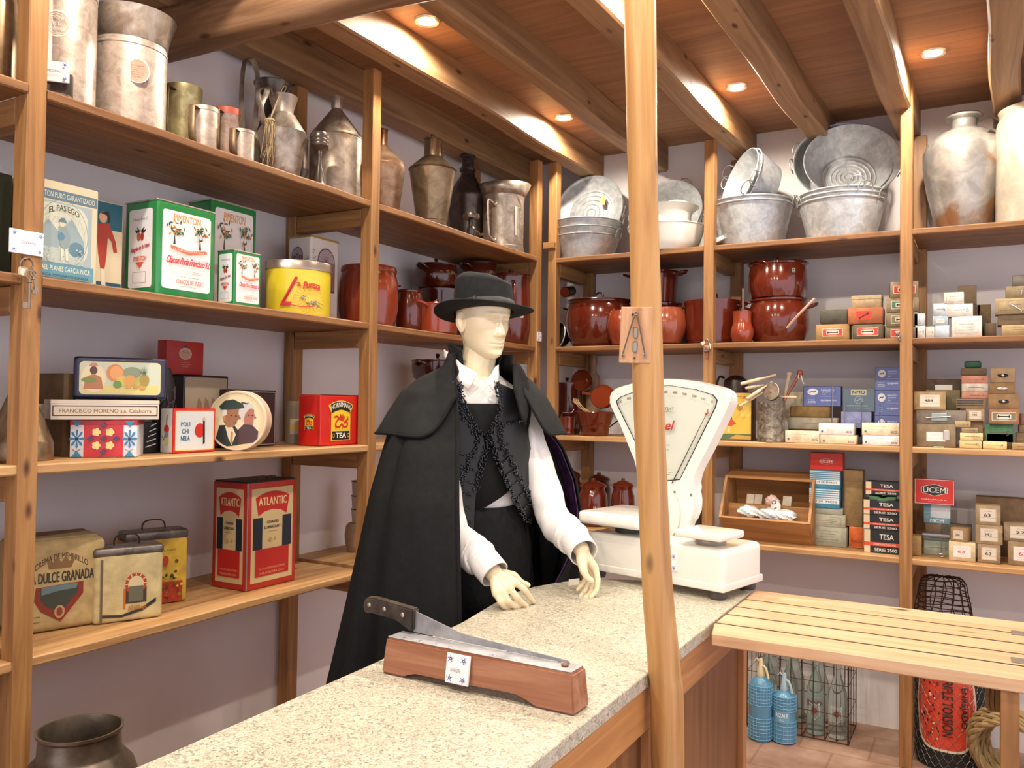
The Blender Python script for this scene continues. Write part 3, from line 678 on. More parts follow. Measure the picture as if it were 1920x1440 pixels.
def pimenton(o, w, h, dp, s=1., front_only=False, full=True):
    a = Art(.3, .3); W, H = .068, .1
    a.rr(-W, W, -H, H, .008, 'f3f0ee'); a.text('PIMENTON', 0, H-.016, W*1.1, .018, 'e0983a', .0006)
    olive_tree(a, -W*.52, H-.052, 1.1, 'd8862e'); olive_tree(a, W*.5, H-.056, 1.1, 'e05a2a')
    a.poly([(-W*.75, H-.09), (0, H-.098), (W*.75, H-.09), (W*.75, H-.099), (0, H-.109), (-W*.75, H-.099)], 'e2724f'); a.text('LA ALEGRIA DE LA VERA', 0, H-.0985, W*1.3, .005, 'f6e4da')
    a.text('Chacon Poria Francisco S.L', 0, H-.127, W*1.8, .018, 'd41f3a', .0009, .3)
    a.lines(0, W*.7, -H+.042, -H+.05, 2, '9a9a9a', .001); a.lines(-W*.6, W*.7, -H+.03, -H+.036, 1, '7a7a7a', .001)
    a.text('CUACOS DE YUSTE', W*.05, -H+.02, W*1.1, .011, 'dd4a33', .0004); a.lines(-W*.4, W*.4, -H+.006, -H+.011, 1, '8a8a8a', .001)
    a.scale((w/2-.016*s)/W, (h/2-.022*s)/H); front(a, o, h, name='front_label')
    if front_only: return
    a = Art(.3, .3); W, H = .04, .1; a.rr(-W, W, -H, H, .007, 'efeef2'); a.text('Chacon Poria S.L', 0, H-.025, W*1.3, .007, '3a3a4a', 0, .3)
    for x_, c_ in ((-.006, 'b5532e'), (.006, 'a83a2a')): a.ell(x_, H-.07, .006, .011, c_)
    for t in range(5): a.poly([(.0, H-.056), (.02*cs(t*.75), H-.056+.012*sn(t*.75)+.003), (.012*cs(t*.75), H-.062+.006*sn(t*.75))], '23282a')
    a.text('Alegria de la Vera', 0, H-.1, W*1.6, .014, 'b92336', .0006, .4, rot=.2); a.text('PIMENTON', 0, H-.126, W*1.1, .012, 'd9572f', .0004)
    a.poly([(-.014, H-.135), (.014, H-.135), (0, H-.15)], 'd9452f'); a.frame(-W*.55, W*.55, -H+.012, -H+.04, .0008, '3a3a4a')
    a.scale((dp/2-.018*s)/W, (h/2-.022*s)/H); sidef(a, o, w, dp, h, name='side_label')
def gtin(label, xl, xr, yt, df, dp, s, fo=False):
    o, w, h = boxthing('paprika_tin', label, 'tin', 'L', df, xl, xr, yt, zb, dp, GREEN(), 'green paprika tins', bev=.008*s, seg=3)
    b = nb(); box(b, -w/2-.001, w/2+.001, -.001, dp+.001, h-.003, h+.002, .0015); ob('rolled_rim', b, plain('d8d8d4', .25, .8, 'tin_rim'), o)
    pimenton(o, w, h, dp, s, fo); return o, w, h
gtin('large green paprika tin with white front label, the foremost of the big ones', 292, 401, 386, .05, .15, 1.15)
gtin('large shaded green paprika tin standing behind the other green tins', 392, 478, 384, .25, .12, 1.1, True)
gtin('small green paprika tin in front, its label facing the room', 438, 488, 473, .03, .08, .5)
# oval yellow tin
s, w, h = fit('L', .13, 499, 619, 494, zb); b = nb(); R_ = w/2
lathe(b, [(0, 0), (R_*.985, 0), (R_, .003), (R_, h*.84), (0, h*.84)], 56, 1.0, .72)
o = ob('oval_tin', b, plain('e8d234', .28, 0, 'yellow_tin', .4), None, pt('L', .13, s, zb), PI/2-.55); tag(o, 'oval yellow tin with steel lid and red script lettering', 'tin')
b = nb(); lathe(b, [(R_*1.0, h*.835), (R_*1.03, h*.84), (R_*1.03, h*.985), (R_*1.01, h), (R_*.97, h), (R_*.95, h*.985), (0, h*.985)], 56, 1., .72); ob('lid', b, plain('b9aba0', .3, .8, 'steel_lid'), o, label='plain steel lid')
a = Art(.35, .2)
cx, cz = .018, -.022
for t in range(22):
    u = t*2*PI/22; a.poly([(cx+.018*cs(u-.05), cz+.014*sn(u-.05)), (cx+.06*cs(u-.07), cz+.05*sn(u-.07)), (cx+.06*cs(u+.07), cz+.05*sn(u+.07)), (cx+.018*cs(u+.05), cz+.014*sn(u+.05))], 'f0b83a')
a.ell(cx, cz, .022, .016, 'f3c64a')
for x_, z_, q in ((-.012, .002, .016), (.012, -.018, .016), (.034, -.022, .016), (.025, -.014, .012)):
    for t in range(7): u = t*.9+x_*99; a.poly([(cx-.01+x_, cz+z_), (cx-.01+x_+q*cs(u), cz+z_+q*.7*sn(u)), (cx-.01+x_+q*.8*cs(u+.35), cz+z_+q*.6*sn(u+.35))], ['6f7f88', 'a9b0ae', '3f4c55'][t % 3])
a.text('L', -.044, .0, .034, .105, 'c8242a', .0025, .5); a.text('a', -.022, .027, .013, .014, 'c8242a', .0015); a.text('Pureza', .024, .029, .06, .026, 'c8242a', .0018, .15, arc=.006)
a.line([(-.075, -.05), (-.06, -.043), (-.04, -.05), (-.01, -.054), (.02, -.052), (.03, -.05)], .003, 'c8242a')
a.obj(o, (0, 0, h*.42), name='printed_label', bend=R_*1.0)
lb = o.children[-1]
for v in lb.data.vertices: v.co.y *= .72*1.004; 
# white tin with arches
o, w, h = boxthing('arches_tin', 'white tin with purple arched windows behind the yellow oval tin', 'tin', 'L', .21, 580, 633, 447, zb, .12, plain('e2dcd8', .3, 0, 'white_tin', .3), bev=.01, seg=3)
b = nb(); box(b, -w/2-.001, w/2+.001, -.001, .121, h-.008, h+.001, .003, 2); ob('gold_rim', b, plain('b59a4a', .35, .5, 'gold_rim'), o, label='dull gold rim')
def arch(a, x, z, W, H):
    a.rect(x-W, x+W, z-H, z, '4b3f44'); a.L -= 1; a.ell(x, z, W, W*1.1, '4b3f44'); a.ell(x, z, W*.9, W, 'b9a6b0')
    for t in range(9): u = PI*t/8; a.line([(x, z), (x+W*.9*cs(u), z+W*sn(u))], .0012, '4b3f44')
    a.rect(x-W*.88, x+W*.88, z-H*.95, z-.002, '7c6878')
    for t in range(5): a.rect(x-W*.8+t*W*.36, x-W*.72+t*W*.36, z-H*.95, z-.004, ['c07a58', '3d3540', '9a8a9c', '6f8a60', 'b66a55'][t])
    a.poly([(x-.01, z-H*.9), (x+.006, z-H*.9), (x+.004, z-H*.35), (x-.006, z-H*.35)], 'a8503f'); a.ell(x-.001, z-H*.3, .005, .006, 'd9a684')
def grapes(a, x, z):
    rg = random.Random(int(x*1e3)+5)
    for t in range(16): a.ell(x+rg.uniform(-.012, .012), z+rg.uniform(-.04, .035), .0025, .0025, rg.choice(['3f3a40', '6d6a5a']), 8)
a = Art(.3, .2); arch(a, .008, h/2-.04-w*.34, w*.31, .12); grapes(a, -w/2+.016, h/2-.09); a.text('PE', -.002, -h/2+.035, .03, .018, 'b8a878'); front(a, o, h, name='printed_front')
a = Art(.3, .2); arch(a, -.01, h/2-.075, .03, .06); grapes(a, .04, h/2-.11); a.obj(o, (-w/2, .06, h/2), right=(0, -1, 0), name='printed_side')

# --------- enamel pots
E1, E2, E3 = enam(), enamd(), clayred()
POT = [(0, 0), (.72, 0), (.8, .03), (.93, .2), (1, .45), (1, .6), (.94, .85), (.88, .93), (.93, .95), (.93, .985), (.88, 1), (.84, .98), (.84, .93), (.9, .6), (0, .1)]
POTS = [(0, 0), (.85, 0), (.92, .04), (1, .45), (1, .9), (1.03, .95), (1.03, 1), (.97, 1), (.95, .9), (.95, .1), (0, .06)]
LID = [(0, .9), (.2, .88), (.6, .7), (.92, .3), (1, .15), (1.01, 0), (.95, 0), (.9, .1), (0, .2)]
def ears(o, r, h, zf=.8, mat=None, yaw=0., k=1.):
    for sg in (-1, 1):
        pts = [(sg*r*.9, -.022*k, h*zf), (sg*(r+.02*k), -.02*k, h*zf+.012), (sg*(r+.034*k), 0, h*zf+.018), (sg*(r+.02*k), .02*k, h*zf+.012), (sg*r*.9, .022*k, h*zf)]
        c, s_ = cs(yaw), sn(yaw); pts = [(x*c-y*s_, x*s_+y*c, z) for x, y, z in pts]
        rod(o, pts, .006*k, mat or E1, n=4, seg=10)
def pot(name, label, side, d, x0, x1, yt, zb_, prof=POT, mat=None, lid=0., loop=False, ear=.8, yaw=0., k=1., inner=None, eyaw=0.):
    o, r, h = turned(name, label, 'cooking pot', side, d, x0, x1, yt, zb_, prof, mat or E1, 'red-brown enamelled cookware', yaw, 48)
    if ear: ears(o, r, h, ear, mat or E1, eyaw, k)
    if lid:
        b = nb(); rr = r*(prof[-3][0]+.06 if prof is POT else 1.02); lathe(b, [(a*rr, h-.004+z*lid) for a, z in LID], 48); q = ob('lid', b, mat or E1, o)
        if loop: rod(q, [(-.024, 0, h+lid*.75), (-.02, 0, h+lid*.8+.022), (0, 0, h+lid*.8+.032), (.02, 0, h+lid*.8+.022), (.024, 0, h+lid*.75)], .005, plain('2a1512', .2, 0, 'dark_handle', .5), 'lid_handle', 5, seg=10)
        else: b = nb(); lathe(b, [(0, h+lid*.8), (.006, h+lid*.8), (.009, h+lid*.8+.012), (.012, h+lid*.8+.02), (0, h+lid*.8+.026)], 16); ob('lid_knob', b, mat or E1, q)
    return o, r, h
def longhandle(o, r, h, ang, L=.13, up=.03, mat=None, zf=.85):
    c, s_ = cs(ang), sn(ang)
    b = nb(); tube(b, [(c*r*.95, s_*r*.95, h*zf), (c*(r+L*.5), s_*(r+L*.5), h*zf+up*.6), (c*(r+L), s_*(r+L), h*zf+up)], .009, 10, r1=.011, flat=.55); return ob('handle', b, mat or E1, o)
# behind the middle post
o, r, h = pot('enamel_pot', 'big barrel-shaped orange-brown pot standing behind the middle post', 'L', .2, 634, 746, 502, zb, [(0, 0), (.8, 0), (.86, .02), (.98, .3), (1, .5), (.97, .75), (.9, .9), (.93, .92), (.93, .97), (.9, 1), (.82, 1), (.84, .9), (0, .1)], clayred(), ear=0)
longhandle(o, r, h, -PI/2+.9+.6, .07, .02, clayred(), .72)
o, r, h = pot('enamel_pot', 'small barrel pot between the big barrel pot and the casserole', 'L', .16, 740, 792, 545, zb, ear=0)
o, r, h = pot('enamel_casserole', 'low lidless enamel casserole in front of the stacked pots', 'L', .09, 775, 862, 571, zb, [(0, 0), (.8, 0), (.88, .05), (.96, .5), (1, .93), (1.02, .97), (1, 1), (.96, .96), (.9, .5), (.8, .1), (0, .08)], clayred(), ear=.86)
rod(o, [(-.018, 0, h*.9), (-.014, 0, h+.012), (0, 0, h+.02), (.014, 0, h+.012), (.018, 0, h*.9)], .004, clayred(), n=4)
o, r, h1 = pot('enamel_pot', 'lower pot of the left-hand stack behind the casserole', 'L', .28, 782, 868, 545, zb, POTS, E2, ear=0)
o, r, h = pot('enamel_pot', 'dark handled pot on top of the left-hand stack behind the hat', 'L', .28, 776, 858, 497, zb+h1+.002, POT, E2, .012, ear=.75)
o, r, h1 = pot('enamel_pot', 'lower pot of the second stack, hidden mostly behind the black hat', 'L', .26, 858, 934, 545, zb, POTS, E2, ear=0)
o, r, h = pot('enamel_pot', 'upper pot of the second stack, just above the black hat', 'L', .26, 858, 934, 494, zb+h1+.002, POT, E2, .012, ear=.75)
o, r, h = pot('tall_enamel_pot', 'tall enamel pot with round sticker, left of the corner post', 'L', .15, 915, 996, 517, zb, [(0, 0), (.82, 0), (.9, .03), (1, .3), (.98, .6), (.93, .9), (.96, .94), (.94, 1), (.88, 1), (.85, .9), (0, .1)], E1, .01, ear=0)
a = Art(.3); a.rr(-.012, .012, -.016, .016, .004, 'c9c2b0'); a.ell(0, .003, .009, .009, '2a2a2a'); a.ell(0, .003, .004, .004, 'c86a3a'); ob_ = a.obj(o, (0, 0, h*.42), name='sticker', bend=r*1.0); ob_.rotation_euler = (0, 0, -.5)
rod(o, [(-r*.75, -r*.55, h*.88), (-r*.95, -r*.75, h*.85), (-r*.98, -r*.78, h*.7), (-r*.85, -r*.62, h*.62)], .009, clayred())
# third-row casserole behind the shoulder
o, r, h = pot('enamel_casserole', 'dark low casserole with lid on the third shelf behind the cape shoulder', 'L', .2, 752, 830, 681, Z3+.001, POTS, E2, .03, ear=.8) if False else (None, 0, 0)
o, r, h1 = pot('enamel_pot', 'dark pot on the third shelf, mostly behind the cape shoulder', 'L', .22, 778, 858, 712, Z3+.001, POTS, E2, ear=0)
o, r, h = pot('enamel_casserole', 'low dark casserole with side handles stacked above the cape shoulder', 'L', .22, 772, 868, 676, Z3+.001+h1+.002, POTS, E2, .012, ear=.7, k=1.3)

# ============================================================= LEFT SHELVES, THIRD ROW
zb = Z3+.001
CY = -.66   # yaw that turns a thing towards the room
o, r, h = turned('tin_funnel', 'large brown tin funnel turned upside down at the left edge', 'funnel', 'L', .17, -20, 93, 640, zb, [(1, 0), (1.01, .02), (1, .15), (.96, .17), (.28, .62), (.16, .95), (.14, 1), (.1, 1), (.12, .9), (.24, .6), (.9, .17), (.95, .0)], T2, dent=.008)
o, r, h = turned('tin_bowl', 'tin bowl leaning behind the upside-down funnel', 'bowl', 'L', .32, 55, 106, 757, zb, [(0, 0), (.8, 0), (1, .3), (1, 1), (.96, 1), (.92, .3), (0, .1)], T1)
o, w, h = boxthing('cardboard_carton', 'plain dark brown carton standing behind the stacked biscuit tins', 'box', 'L', .2, 116, 140, 700, zb, .12, card('6b5238'))
# stack: red tile-pattern box, white box, fruit tin
rz0 = PI/2+CY
def cam_box(name, label, d, x0, x1, ytop, zb_, dp, mat, yaw, bev=.004, seg=2, h=None, side='L', cat='tin', group=None):
    """box whose face is turned towards the room; x0..x1 are face edges"""
    s, w, hh = fit(side, d, x0, x1, ytop, zb_); P = pt(side, d, s, zb_); rz = RZ[side]+yaw
    # width corrected for foreshortening of the turned face
    v = (CAM-P); v.z = 0; v.normalize(); n = Vector((sn(rz), -cs(rz), 0)); w = w/max(.3, n.dot(v))
    h = h or hh; b = nb(); box(b, -w/2, w/2, 0, dp, 0, h, bev, seg)
    o = ob(name, b, mat, None, P, rz, ang=50); tag(o, label, cat, group); return o, w, h
o, w, h = cam_box('tile_pattern_box', 'red and white box with blue flower motifs at the bottom of the tin stack', .1, 137, 250, 788, zb, .13, plain('dfe3ea', .3, 0, 'white_card', .2), -.78, .003)
a = Art(.3, .2); W, H = w/2-.001, h/2-.001; a.rect(-W*.6, W*.6, -H, H, 'c9262e')
for sx_ in (-1, 1):
    cx = sx_*W*.8
    for t in range(8): u = t*PI/4; a.poly([(cx, 0), (cx+.016*cs(u-.2), .022*sn(u-.2)), (cx+.021*cs(u), .028*sn(u)), (cx+.016*cs(u+.2), .022*sn(u+.2))], '2f7fae')
    a.ell(cx, 0, .005, .005, '1d3557', 10); a.poly([(cx-.014, H), (cx+.014, H), (cx, H-.018)], '2f86a8'); a.poly([(cx-.014, -H), (cx+.014, -H), (cx, -H+.018)], '2f86a8')
    a.line([(cx-.012, -.03), (cx-.002, -.036), (cx+.01, -.03)], .0015, '23405f')
for sx_ in (-1, 1):
    for sz in (-1, 1):
        for t in range(5): u = t*2*PI/5; a.ell(sx_*.018+.007*cs(u), sz*.019+.007*sn(u), .0052, .0052, 'e2cf8e', 10)
        a.ell(sx_*.018, sz*.019, .003, .003, 'f2ea6a', 8)
for x_, z_ in ((0, 0), (0, .038), (0, -.038), (.034, 0), (-.034, 0)): a.poly([(x_-.009, z_), (x_, z_+.009), (x_+.009, z_), (x_, z_-.009)], '4c3a5e')
front(a, o, h, name='printed_front')
b = nb(); box(b, -w/2-.001, w/2+.001, -.001, .131, h-.014, h+.0005, .001); ob('lid', b, plain('b3232c', .3, 0, 'red_card', .2), o)
P0_, hA, wA = o.location.copy(), h, w
o, w, h = cam_box('candied_fruit_box', 'flat cream box between the fruit tin and the red tile-pattern box', .09, 108, 291, 757, zb+hA+.002, .17, plain('d9cfc0', .5, 0, 'cream_card'), -.45, .002, h=.056)
a = Art(.5); a.rect(-w/2+.004, w/2-.004, -.018, .012, '46403a'); a.rr(-w/2+.007, w/2-.007, -.015, .009, .004, 'd8c9b5'); a.text('FRANCISCO MORENO s.a. Calahorra', 0, -.003, w*.85, .011, '7a6450', .0003); front(a, o, h, name='printed_edge')
b = nb(); box(b, -w/2-.001, w/2+.001, -.001, .171, h-.012, h, .001); ob('lid', b, plain('d5c8b6', .5, 0, 'cream_card_lid'), o)
zF = zb+hA+.002+h+.002
o, w, h = cam_box('fruit_tin', 'dark blue tin with a painted fruit still life on top of the stack', .1, 146, 305, 670, zF, .08, plain('2c2c44', .3, .2, 'navy_tin', .3), -.62, .012, 4)
b = nb(); box(b, -w/2-.0015, w/2+.0015, .058, .066, .001, h-.001, .01, 4); ob('lid_seam', b, plain('8a8a90', .35, .7, 'worn_tin_edge'), o)
a = Art(.35, .2); W, H = w/2-.016, h/2-.014; a.rr(-W, W, -H, H, .012, 'd9cf9c'); a.rr(-W+.004, W-.004, -H+.02, H-.004, .01, 'c8cfb8')
a.rect(-W+.01, W-.006, -H+.004, -H*.4, 'e0cc7a'); a.ell(-W*.66, 0, W*.3, H*.85, 'ead9b0')
a.ell(-W*.66, .022, .01, .012, '5a3d2c'); a.poly([(-W*.66-.026, -.032), (-W*.66+.026, -.032), (-W*.66+.02, .002), (-W*.66, .012), (-W*.66-.02, .002)], 'b87a4c'); a.ell(-W*.66-.012, -.006, .02, .008, '7c8a3c')
a.poly([(-W*.66-.012, .034), (-W*.66+.012, .034), (-W*.66+.006, .044), (-W*.66-.008, .043)], 'c88a6a')
for x_, z_, rx, rz_, c_ in ((-.015, .016, .024, .028, 'd98a4a'), (-.012, .016, .018, .022, 'e8a662'), (.03, .018, .026, .018, '8f9a78'), (.004, -.008, .016, .016, 'd9c25a'), (-.008, -.018, .012, .012, '6f9440'), (.024, -.006, .017, .018, 'e0a24e'), (.045, -.01, .01, .015, 'b8b04a'), (.063, -.004, .014, .02, 'a08a3a'), (.02, -.024, .008, .006, 'd9a25a'), (.04, -.025, .007, .005, 'c98a4a'), (.058, -.026, .01, .006, 'd09a48')): a.ell(x_, z_, rx*.95, rz_*.9, c_)
for t in range(7): a.poly([(.063, .012), (.063+.02*cs(.4+t*.38), .012+.026*sn(.4+t*.38)), (.066, .014)], '4f6a3a')
front(a, o, h, name='printed_lid')
# doll-like dark basket behind
o, r, h = turned('dark_straw_bundle', 'dark bundle of dried twigs behind the fruit tin', 'bundle', 'L', .2, 286, 326, 690, zb, [(0, 0), (.7, 0), (1, .3), (.8, .6), (.9, .8), (.5, 1), (0, 1)], plain('1e1618', .6, 0, 'dark_bundle'))
b = nb(); rg = random.Random(9)
for k_ in range(60):
    t = rg.uniform(0, 6.28); z0 = rg.uniform(.2, .8)*h; q = r*rg.uniform(.8, 1.05); tube(b, [(q*cs(t), q*sn(t), z0), (q*1.1*cs(t+.4), q*1.1*sn(t+.4), z0+rg.uniform(.01, .05)), (q*cs(t+.7), q*sn(t+.7), z0+rg.uniform(-.03, .06))], .0016, 4)
ob('twigs', b, plain('54434a', .6, 0, 'twig'), o)
o, w, h = boxthing('black_fan_box', 'small black box with white stripes beside the flower-pattern box', 'box', 'L', .16, 266, 296, 792, zb, .05, plain('17171b', .4))
a = Art(.4); [a.line([(-w*.3+k_*.004, -h*.3+k_*.016), (w*.35, -h*.2+k_*.016)], .003, 'c9cdd2') for k_ in range(5)]; front(a, o, h, name='printed_stripes')
# lunch tin
o, w, h = boxthing('lunch_tin', 'small white tin with red edges and blue capital letters', 'tin', 'L', .09, 324, 402, 766, zb, .062, plain('d9dad6', .3, 0, 'white_tin3', .4), bev=.006, seg=3)
b = nb(); box(b, -w/2-.001, w/2+.001, -.001, .006, -.0, h+.001, .004, 2); ob('red_edge', b, plain('cf2a26', .25, 0, 'red_tin_edge', .4), o, label='red front edge')
a = Art(.3, .2); W, H = w/2-.006, h/2-.007; a.rr(-W, W, -H, H, .005, 'e0d08a'); a.rr(-W+.004, W-.004, -H+.004, H-.004, .004, 'd4dadb')
for i_, t in enumerate(('POLI', 'CHI', 'NELA')): a.text(t, -W*.5, H*.32-.022*i_, .034 if i_ != 1 else .026, .014, '2f6f96', .0012)
a.ell(W*.25, -.0, .02, .023, 'c9302a'); a.poly([(W*.4, .03), (W*.5, .03), (W*.52, -.04), (W*.42, -.045)], '2a1c1c'); a.ell(W*.45, .036, .006, .006, 'd9b090', 10)
front(a, o, h, y=-.0012, name='printed_front')
a = Art(.3); a.ell(0, .005, .012, .014, 'c9302a'); a.ell(0, -.012, .009, .01, '8a8f94'); a.rect(-.004, .01, -.045, -.025, 'c8c04a'); a.line([(0, .02), (.002, .05)], .003, '2a3a44'); a.line([(-.02, -.015), (-.012, -.03), (-.005, -.012)], .002, '5a2a4a'); sidef(a, o, w, .062, h, name='printed_side')
# ship tin + red box
o, w, h = boxthing('sailing_ship_tin', 'flat dark tin with faded sailing ship picture, carrying the red box', 'tin', 'L', .24, 341, 426, 704, zb, .1, plain('20161a', .3, .2, 'maroon_tin', .3), bev=.006, seg=3)
a = Art(.4); W, H = w/2-.008, h/2-.008; a.rr(-W, W, -H, H, .006, 'a3937c'); a.rect(-W+.003, W-.003, -H+.002, -H+.07, '7b644e')
for q in (-.03, 0, .03): a.poly([(q-.018, -.02), (q+.016, -.02), (q+.01, .035), (q-.004, .05)], '8a6e54')
a.poly([(-.06, -.03), (.055, -.03), (.04, -.05), (-.05, -.05)], '5a4030'); front(a, o, h, name='printed_front')
zs = zb+h+.001; sp_ = o.location
o, w, h = boxthing('red_cigarette_box', 'small flat red box with oval emblem standing on the ship tin', 'box', 'L', .27, 311, 381, 640, zs, .045, plain('a8261f', .4, 0, 'red_box'), bev=.003)
a = Art(.4); a.ell(0, .014, .026, .02, 'cfc3b4'); a.ell(0, .014, .024, .018, 'b9907f'); a.text('CRAVEN', 0, .019, .032, .006, '8a2a22', arc=.001); a.poly([(-.008, .034), (.008, .034), (.005, .042), (-.005, .042)], '5a1e2c'); a.lines(-.024, .024, -.034, -.012, 3, 'd0857a', .0016); front(a, o, h, name='printed_front')
# dark dancer tin
o, w, h = boxthing('dark_portrait_tin', 'black square tin with a dancing figure behind the round wooden-coloured box', 'tin', 'L', .2, 424, 517, 731, zb, .07, plain('1b1414', .25, .1, 'black_tin', .4), bev=.007, seg=3)
a = Art(.3, .3); W, H = w/2-.006, h/2-.006; a.frame(-W, W, -H, H, .003, '8b8587'); a.rect(-W+.006, W-.006, -H+.006, H-.006, '231d1d')
a.line([(W*.1, .05), (W*.4, .02), (W*.75, -.01), (W*.35, -.04)], .009, 'd8cfc6'); a.line([(W*.15, .055), (W*.2, .03)], .011, 'd8cfc6')
for t in range(10): a.line([(W*.2, .055), (W*.2+.03*cs(t*.33), .055+.028*sn(t*.4-.3))], .0016, '8d8584')
for t in range(7): a.ell(W*.2+.008*cs(t), -.055+.01*sn(t*2), .005, .005, '6a6058', 8)
front(a, o, h, name='printed_lid')
# round box with old couple
P = U(444, 786, 0, -.06); dd = dep(P); rr = 56*dd/FPX
b = nb(); M = Matrix.Rotation(PI/2, 4, 'X'); T_ = .058
lathe(b, [(0, -T_), (rr*.97, -T_), (rr, -T_+.003), (rr, -.022), (rr*1.012, -.02), (rr*1.012, -.003), (rr*.99, 0), (rr*.93, .0), (rr*.925, -.002), (0, -.002)], 64, M=M)
o = ob('round_portrait_box', b, plain('e2cdb0', .35, 0, 'cream_wood', .2), None, (P.x, P.y, zb+rr*1.012), PI/2-1.12); tag(o, 'round cream box standing on edge with a painted old couple', 'box')
a = Art(.35, .2); k = rr/.085; a.ell(0, 0, rr*.92, rr*.92, 'e0cb9a', 40); a.ell(0, 0, rr*.8, rr*.84, 'e8d9b4', 40)
def sc_(pts): return [(x*k, z*k) for x, z in pts]
a.poly(sc_([(.0, -.07), (.06, -.06), (.063, -.03), (.045, -.012), (.02, -.01), (.0, -.03)]), '4a2f30')
a.poly(sc_([(.022, -.01), (.048, -.012), (.05, .03), (.03, .045), (.014, .03)]), 'b06f5a'); a.poly(sc_([(.0, .03), (.012, .048), (.04, .05), (.052, .036), (.036, .034), (.024, .02), (.018, -.006), (.006, .004)]), 'cfcac2')
a.poly(sc_([(.01, .054), (.03, .05), (.05, .062), (.034, .052), (.03, .046), (.014, .048)]), '5c2f30'); a.poly(sc_([(.05, .02), (.057, .008), (.05, .004)]), 'b06f5a')
a.poly(sc_([(-.062, -.055), (-.03, -.074), (.004, -.07), (.006, -.03), (-.008, -.012), (-.05, -.014)]), '232b2c'); a.poly(sc_([(-.034, -.015), (-.014, -.014), (-.002, -.04), (-.014, -.07), (-.024, -.05)]), 'dcd0b0'); a.poly(sc_([(-.016, -.03), (-.01, -.034), (-.012, -.07), (-.018, -.06)]), 'a58a5a')
a.poly(sc_([(-.042, .028), (-.038, -.004), (-.026, -.02), (-.008, -.018), (.002, .0), (.006, .034), (-.02, .04)]), '9c6a4a'); a.poly(sc_([(.004, .02), (.012, .006), (.003, .003)]), '9c6a4a'); a.poly(sc_([(-.044, .034), (-.03, .03), (-.03, .016), (-.042, .008)]), 'd8d3c8')
a.poly(sc_([(-.052, .04), (-.036, .056), (-.01, .06), (.016, .048), (.022, .038), (.006, .034), (-.03, .03), (-.046, .03)]), '2a3a34'); a.ell(-.036*k, .006*k, .004*k, .008*k, 'b88262', 10)
for x_, z_ in ((-.016, .014), (-.002, .013), (.034, .016), (.046, .015)): a.ell(x_*k, z_*k, .003*k, .0016*k, '2a1a16', 8)
a.line(sc_([(-.01, -.006), (.0, -.005)]), .0015, '6a3226'); a.line(sc_([(.0, -.006), (.014, -.01)]), .002, 'e8e0cc')
a.obj(o, (0, 0, 0), name='painted_portrait', gap=-.0018+.0002)
# jar
o, r, h = turned('honey_jar', 'small pale jar with yellow label half hidden beside the red tea tin', 'jar', 'L', .28, 535, 566, 752, zb, [(0, 0), (1, 0), (1, .82), (1.02, .83), (1.02, 1), (0, 1)], plain('8a7a68', .4, 0, 'jar_body'))
a = Art(.4); a.rect(-.02, .02, -.03, .03, 'b9a58c', 6); a.rect(-.02, .02, -.012, .004, 'd3a53a', 6); a.obj(o, (0, 0, h*.4), name='paper_label', bend=r*1.01).rotation_euler = (0, 0, CY)
# tea tin
o, w, h = boxthing('tea_tin', 'bright red square tea tin with a dragon emblem', 'tin', 'L', .056, 598, 675, 741, zb, .1, plain('d2261f', .25, .1, 'red_tin', .5), bev=.008, seg=3)
for yy in (0.004, .096): b = nb(); box(b, -w/2-.0012, w/2+.0012, yy-.003, yy+.003, .0, h+.0012, .008, 3); ob('rolled_edge', b, plain('c03028', .3, .2, 'red_edge', .4), o)
def horn(a, W):
    k = W/.06; s = lambda L: [(x*k, z*k) for x, z in L]
    arc_ = lambda r0, r1, a0, a1, dz: [(r1*cs(R(t)), r1*sn(R(t))+dz) for t in range(a0, a1+1, 6)]+[(r0*cs(R(t)), r0*sn(R(t))+dz) for t in range(a1, a0-1, -6)]
    a.poly(s([(-.034, .02), (.034, .02), (.034, -.052), (-.034, -.052)]), 'e6cf52'); a.L -= 1
    a.poly(s(arc_(.064, .088, 60, 120, -.045)), 'e6cf52'); a.poly(s(arc_(.066, .086, 61, 119, -.045)), '1b1b1b')
    a.poly(s([(-.031, .013)]+[(-.031+.062*i/10, .013+.007*sn(PI*i/10)) for i in range(11)]+[(.031, .013), (.031, -.026), (-.031, -.026)]), 'f0c82c')
    a.text('HORNIMANS', 0, .0335*k, .068*k, .011*k, 'efe9d8', .0005*k, arc=.0085*k)
    a.rect(-.031*k, .031*k, -.05*k, -.03*k, '1b1b1b'); a.text('TEA', 0, -.04*k, .036*k, .012*k, 'f0ece0', .0009*k)
    for q in (-1, 1): a.ring(q*.026*k, -.04*k, .004*k, .005*k, .001*k, 'e6cf52', 10)
    D = 'c8301c'; a.line(s([(-.022, .004), (-.014, .006), (-.008, .0), (-.018, -.008), (-.02, -.018), (-.006, -.021), (.002, -.012), (.01, -.02), (.02, -.02), (.024, -.012), (.016, -.006), (.01, -.012)]), .0042*k, D)
    a.poly(s([(-.01, .0), (-.002, .012), (.002, .004), (.006, .012), (.008, .002), (.014, .008), (.01, -.006), (-.004, -.004)]), D); a.poly(s([(.016, -.004), (.026, .006), (.024, -.002), (.03, .0), (.02, -.006)]), D)
    a.poly(s([(-.028, .002), (-.02, .008), (-.018, .003)]), D); a.line(s([(-.014, -.018), (-.02, -.024)]), .002*k, D); a.line(s([(.006, -.018), (.004, -.025)]), .002*k, D)
a = Art(.3, .3); horn(a, w*.41); a.v = [(x_, y_, z_+.006) for x_, y_, z_ in a.v]; front(a, o, h, y=-.0013, name='printed_front')
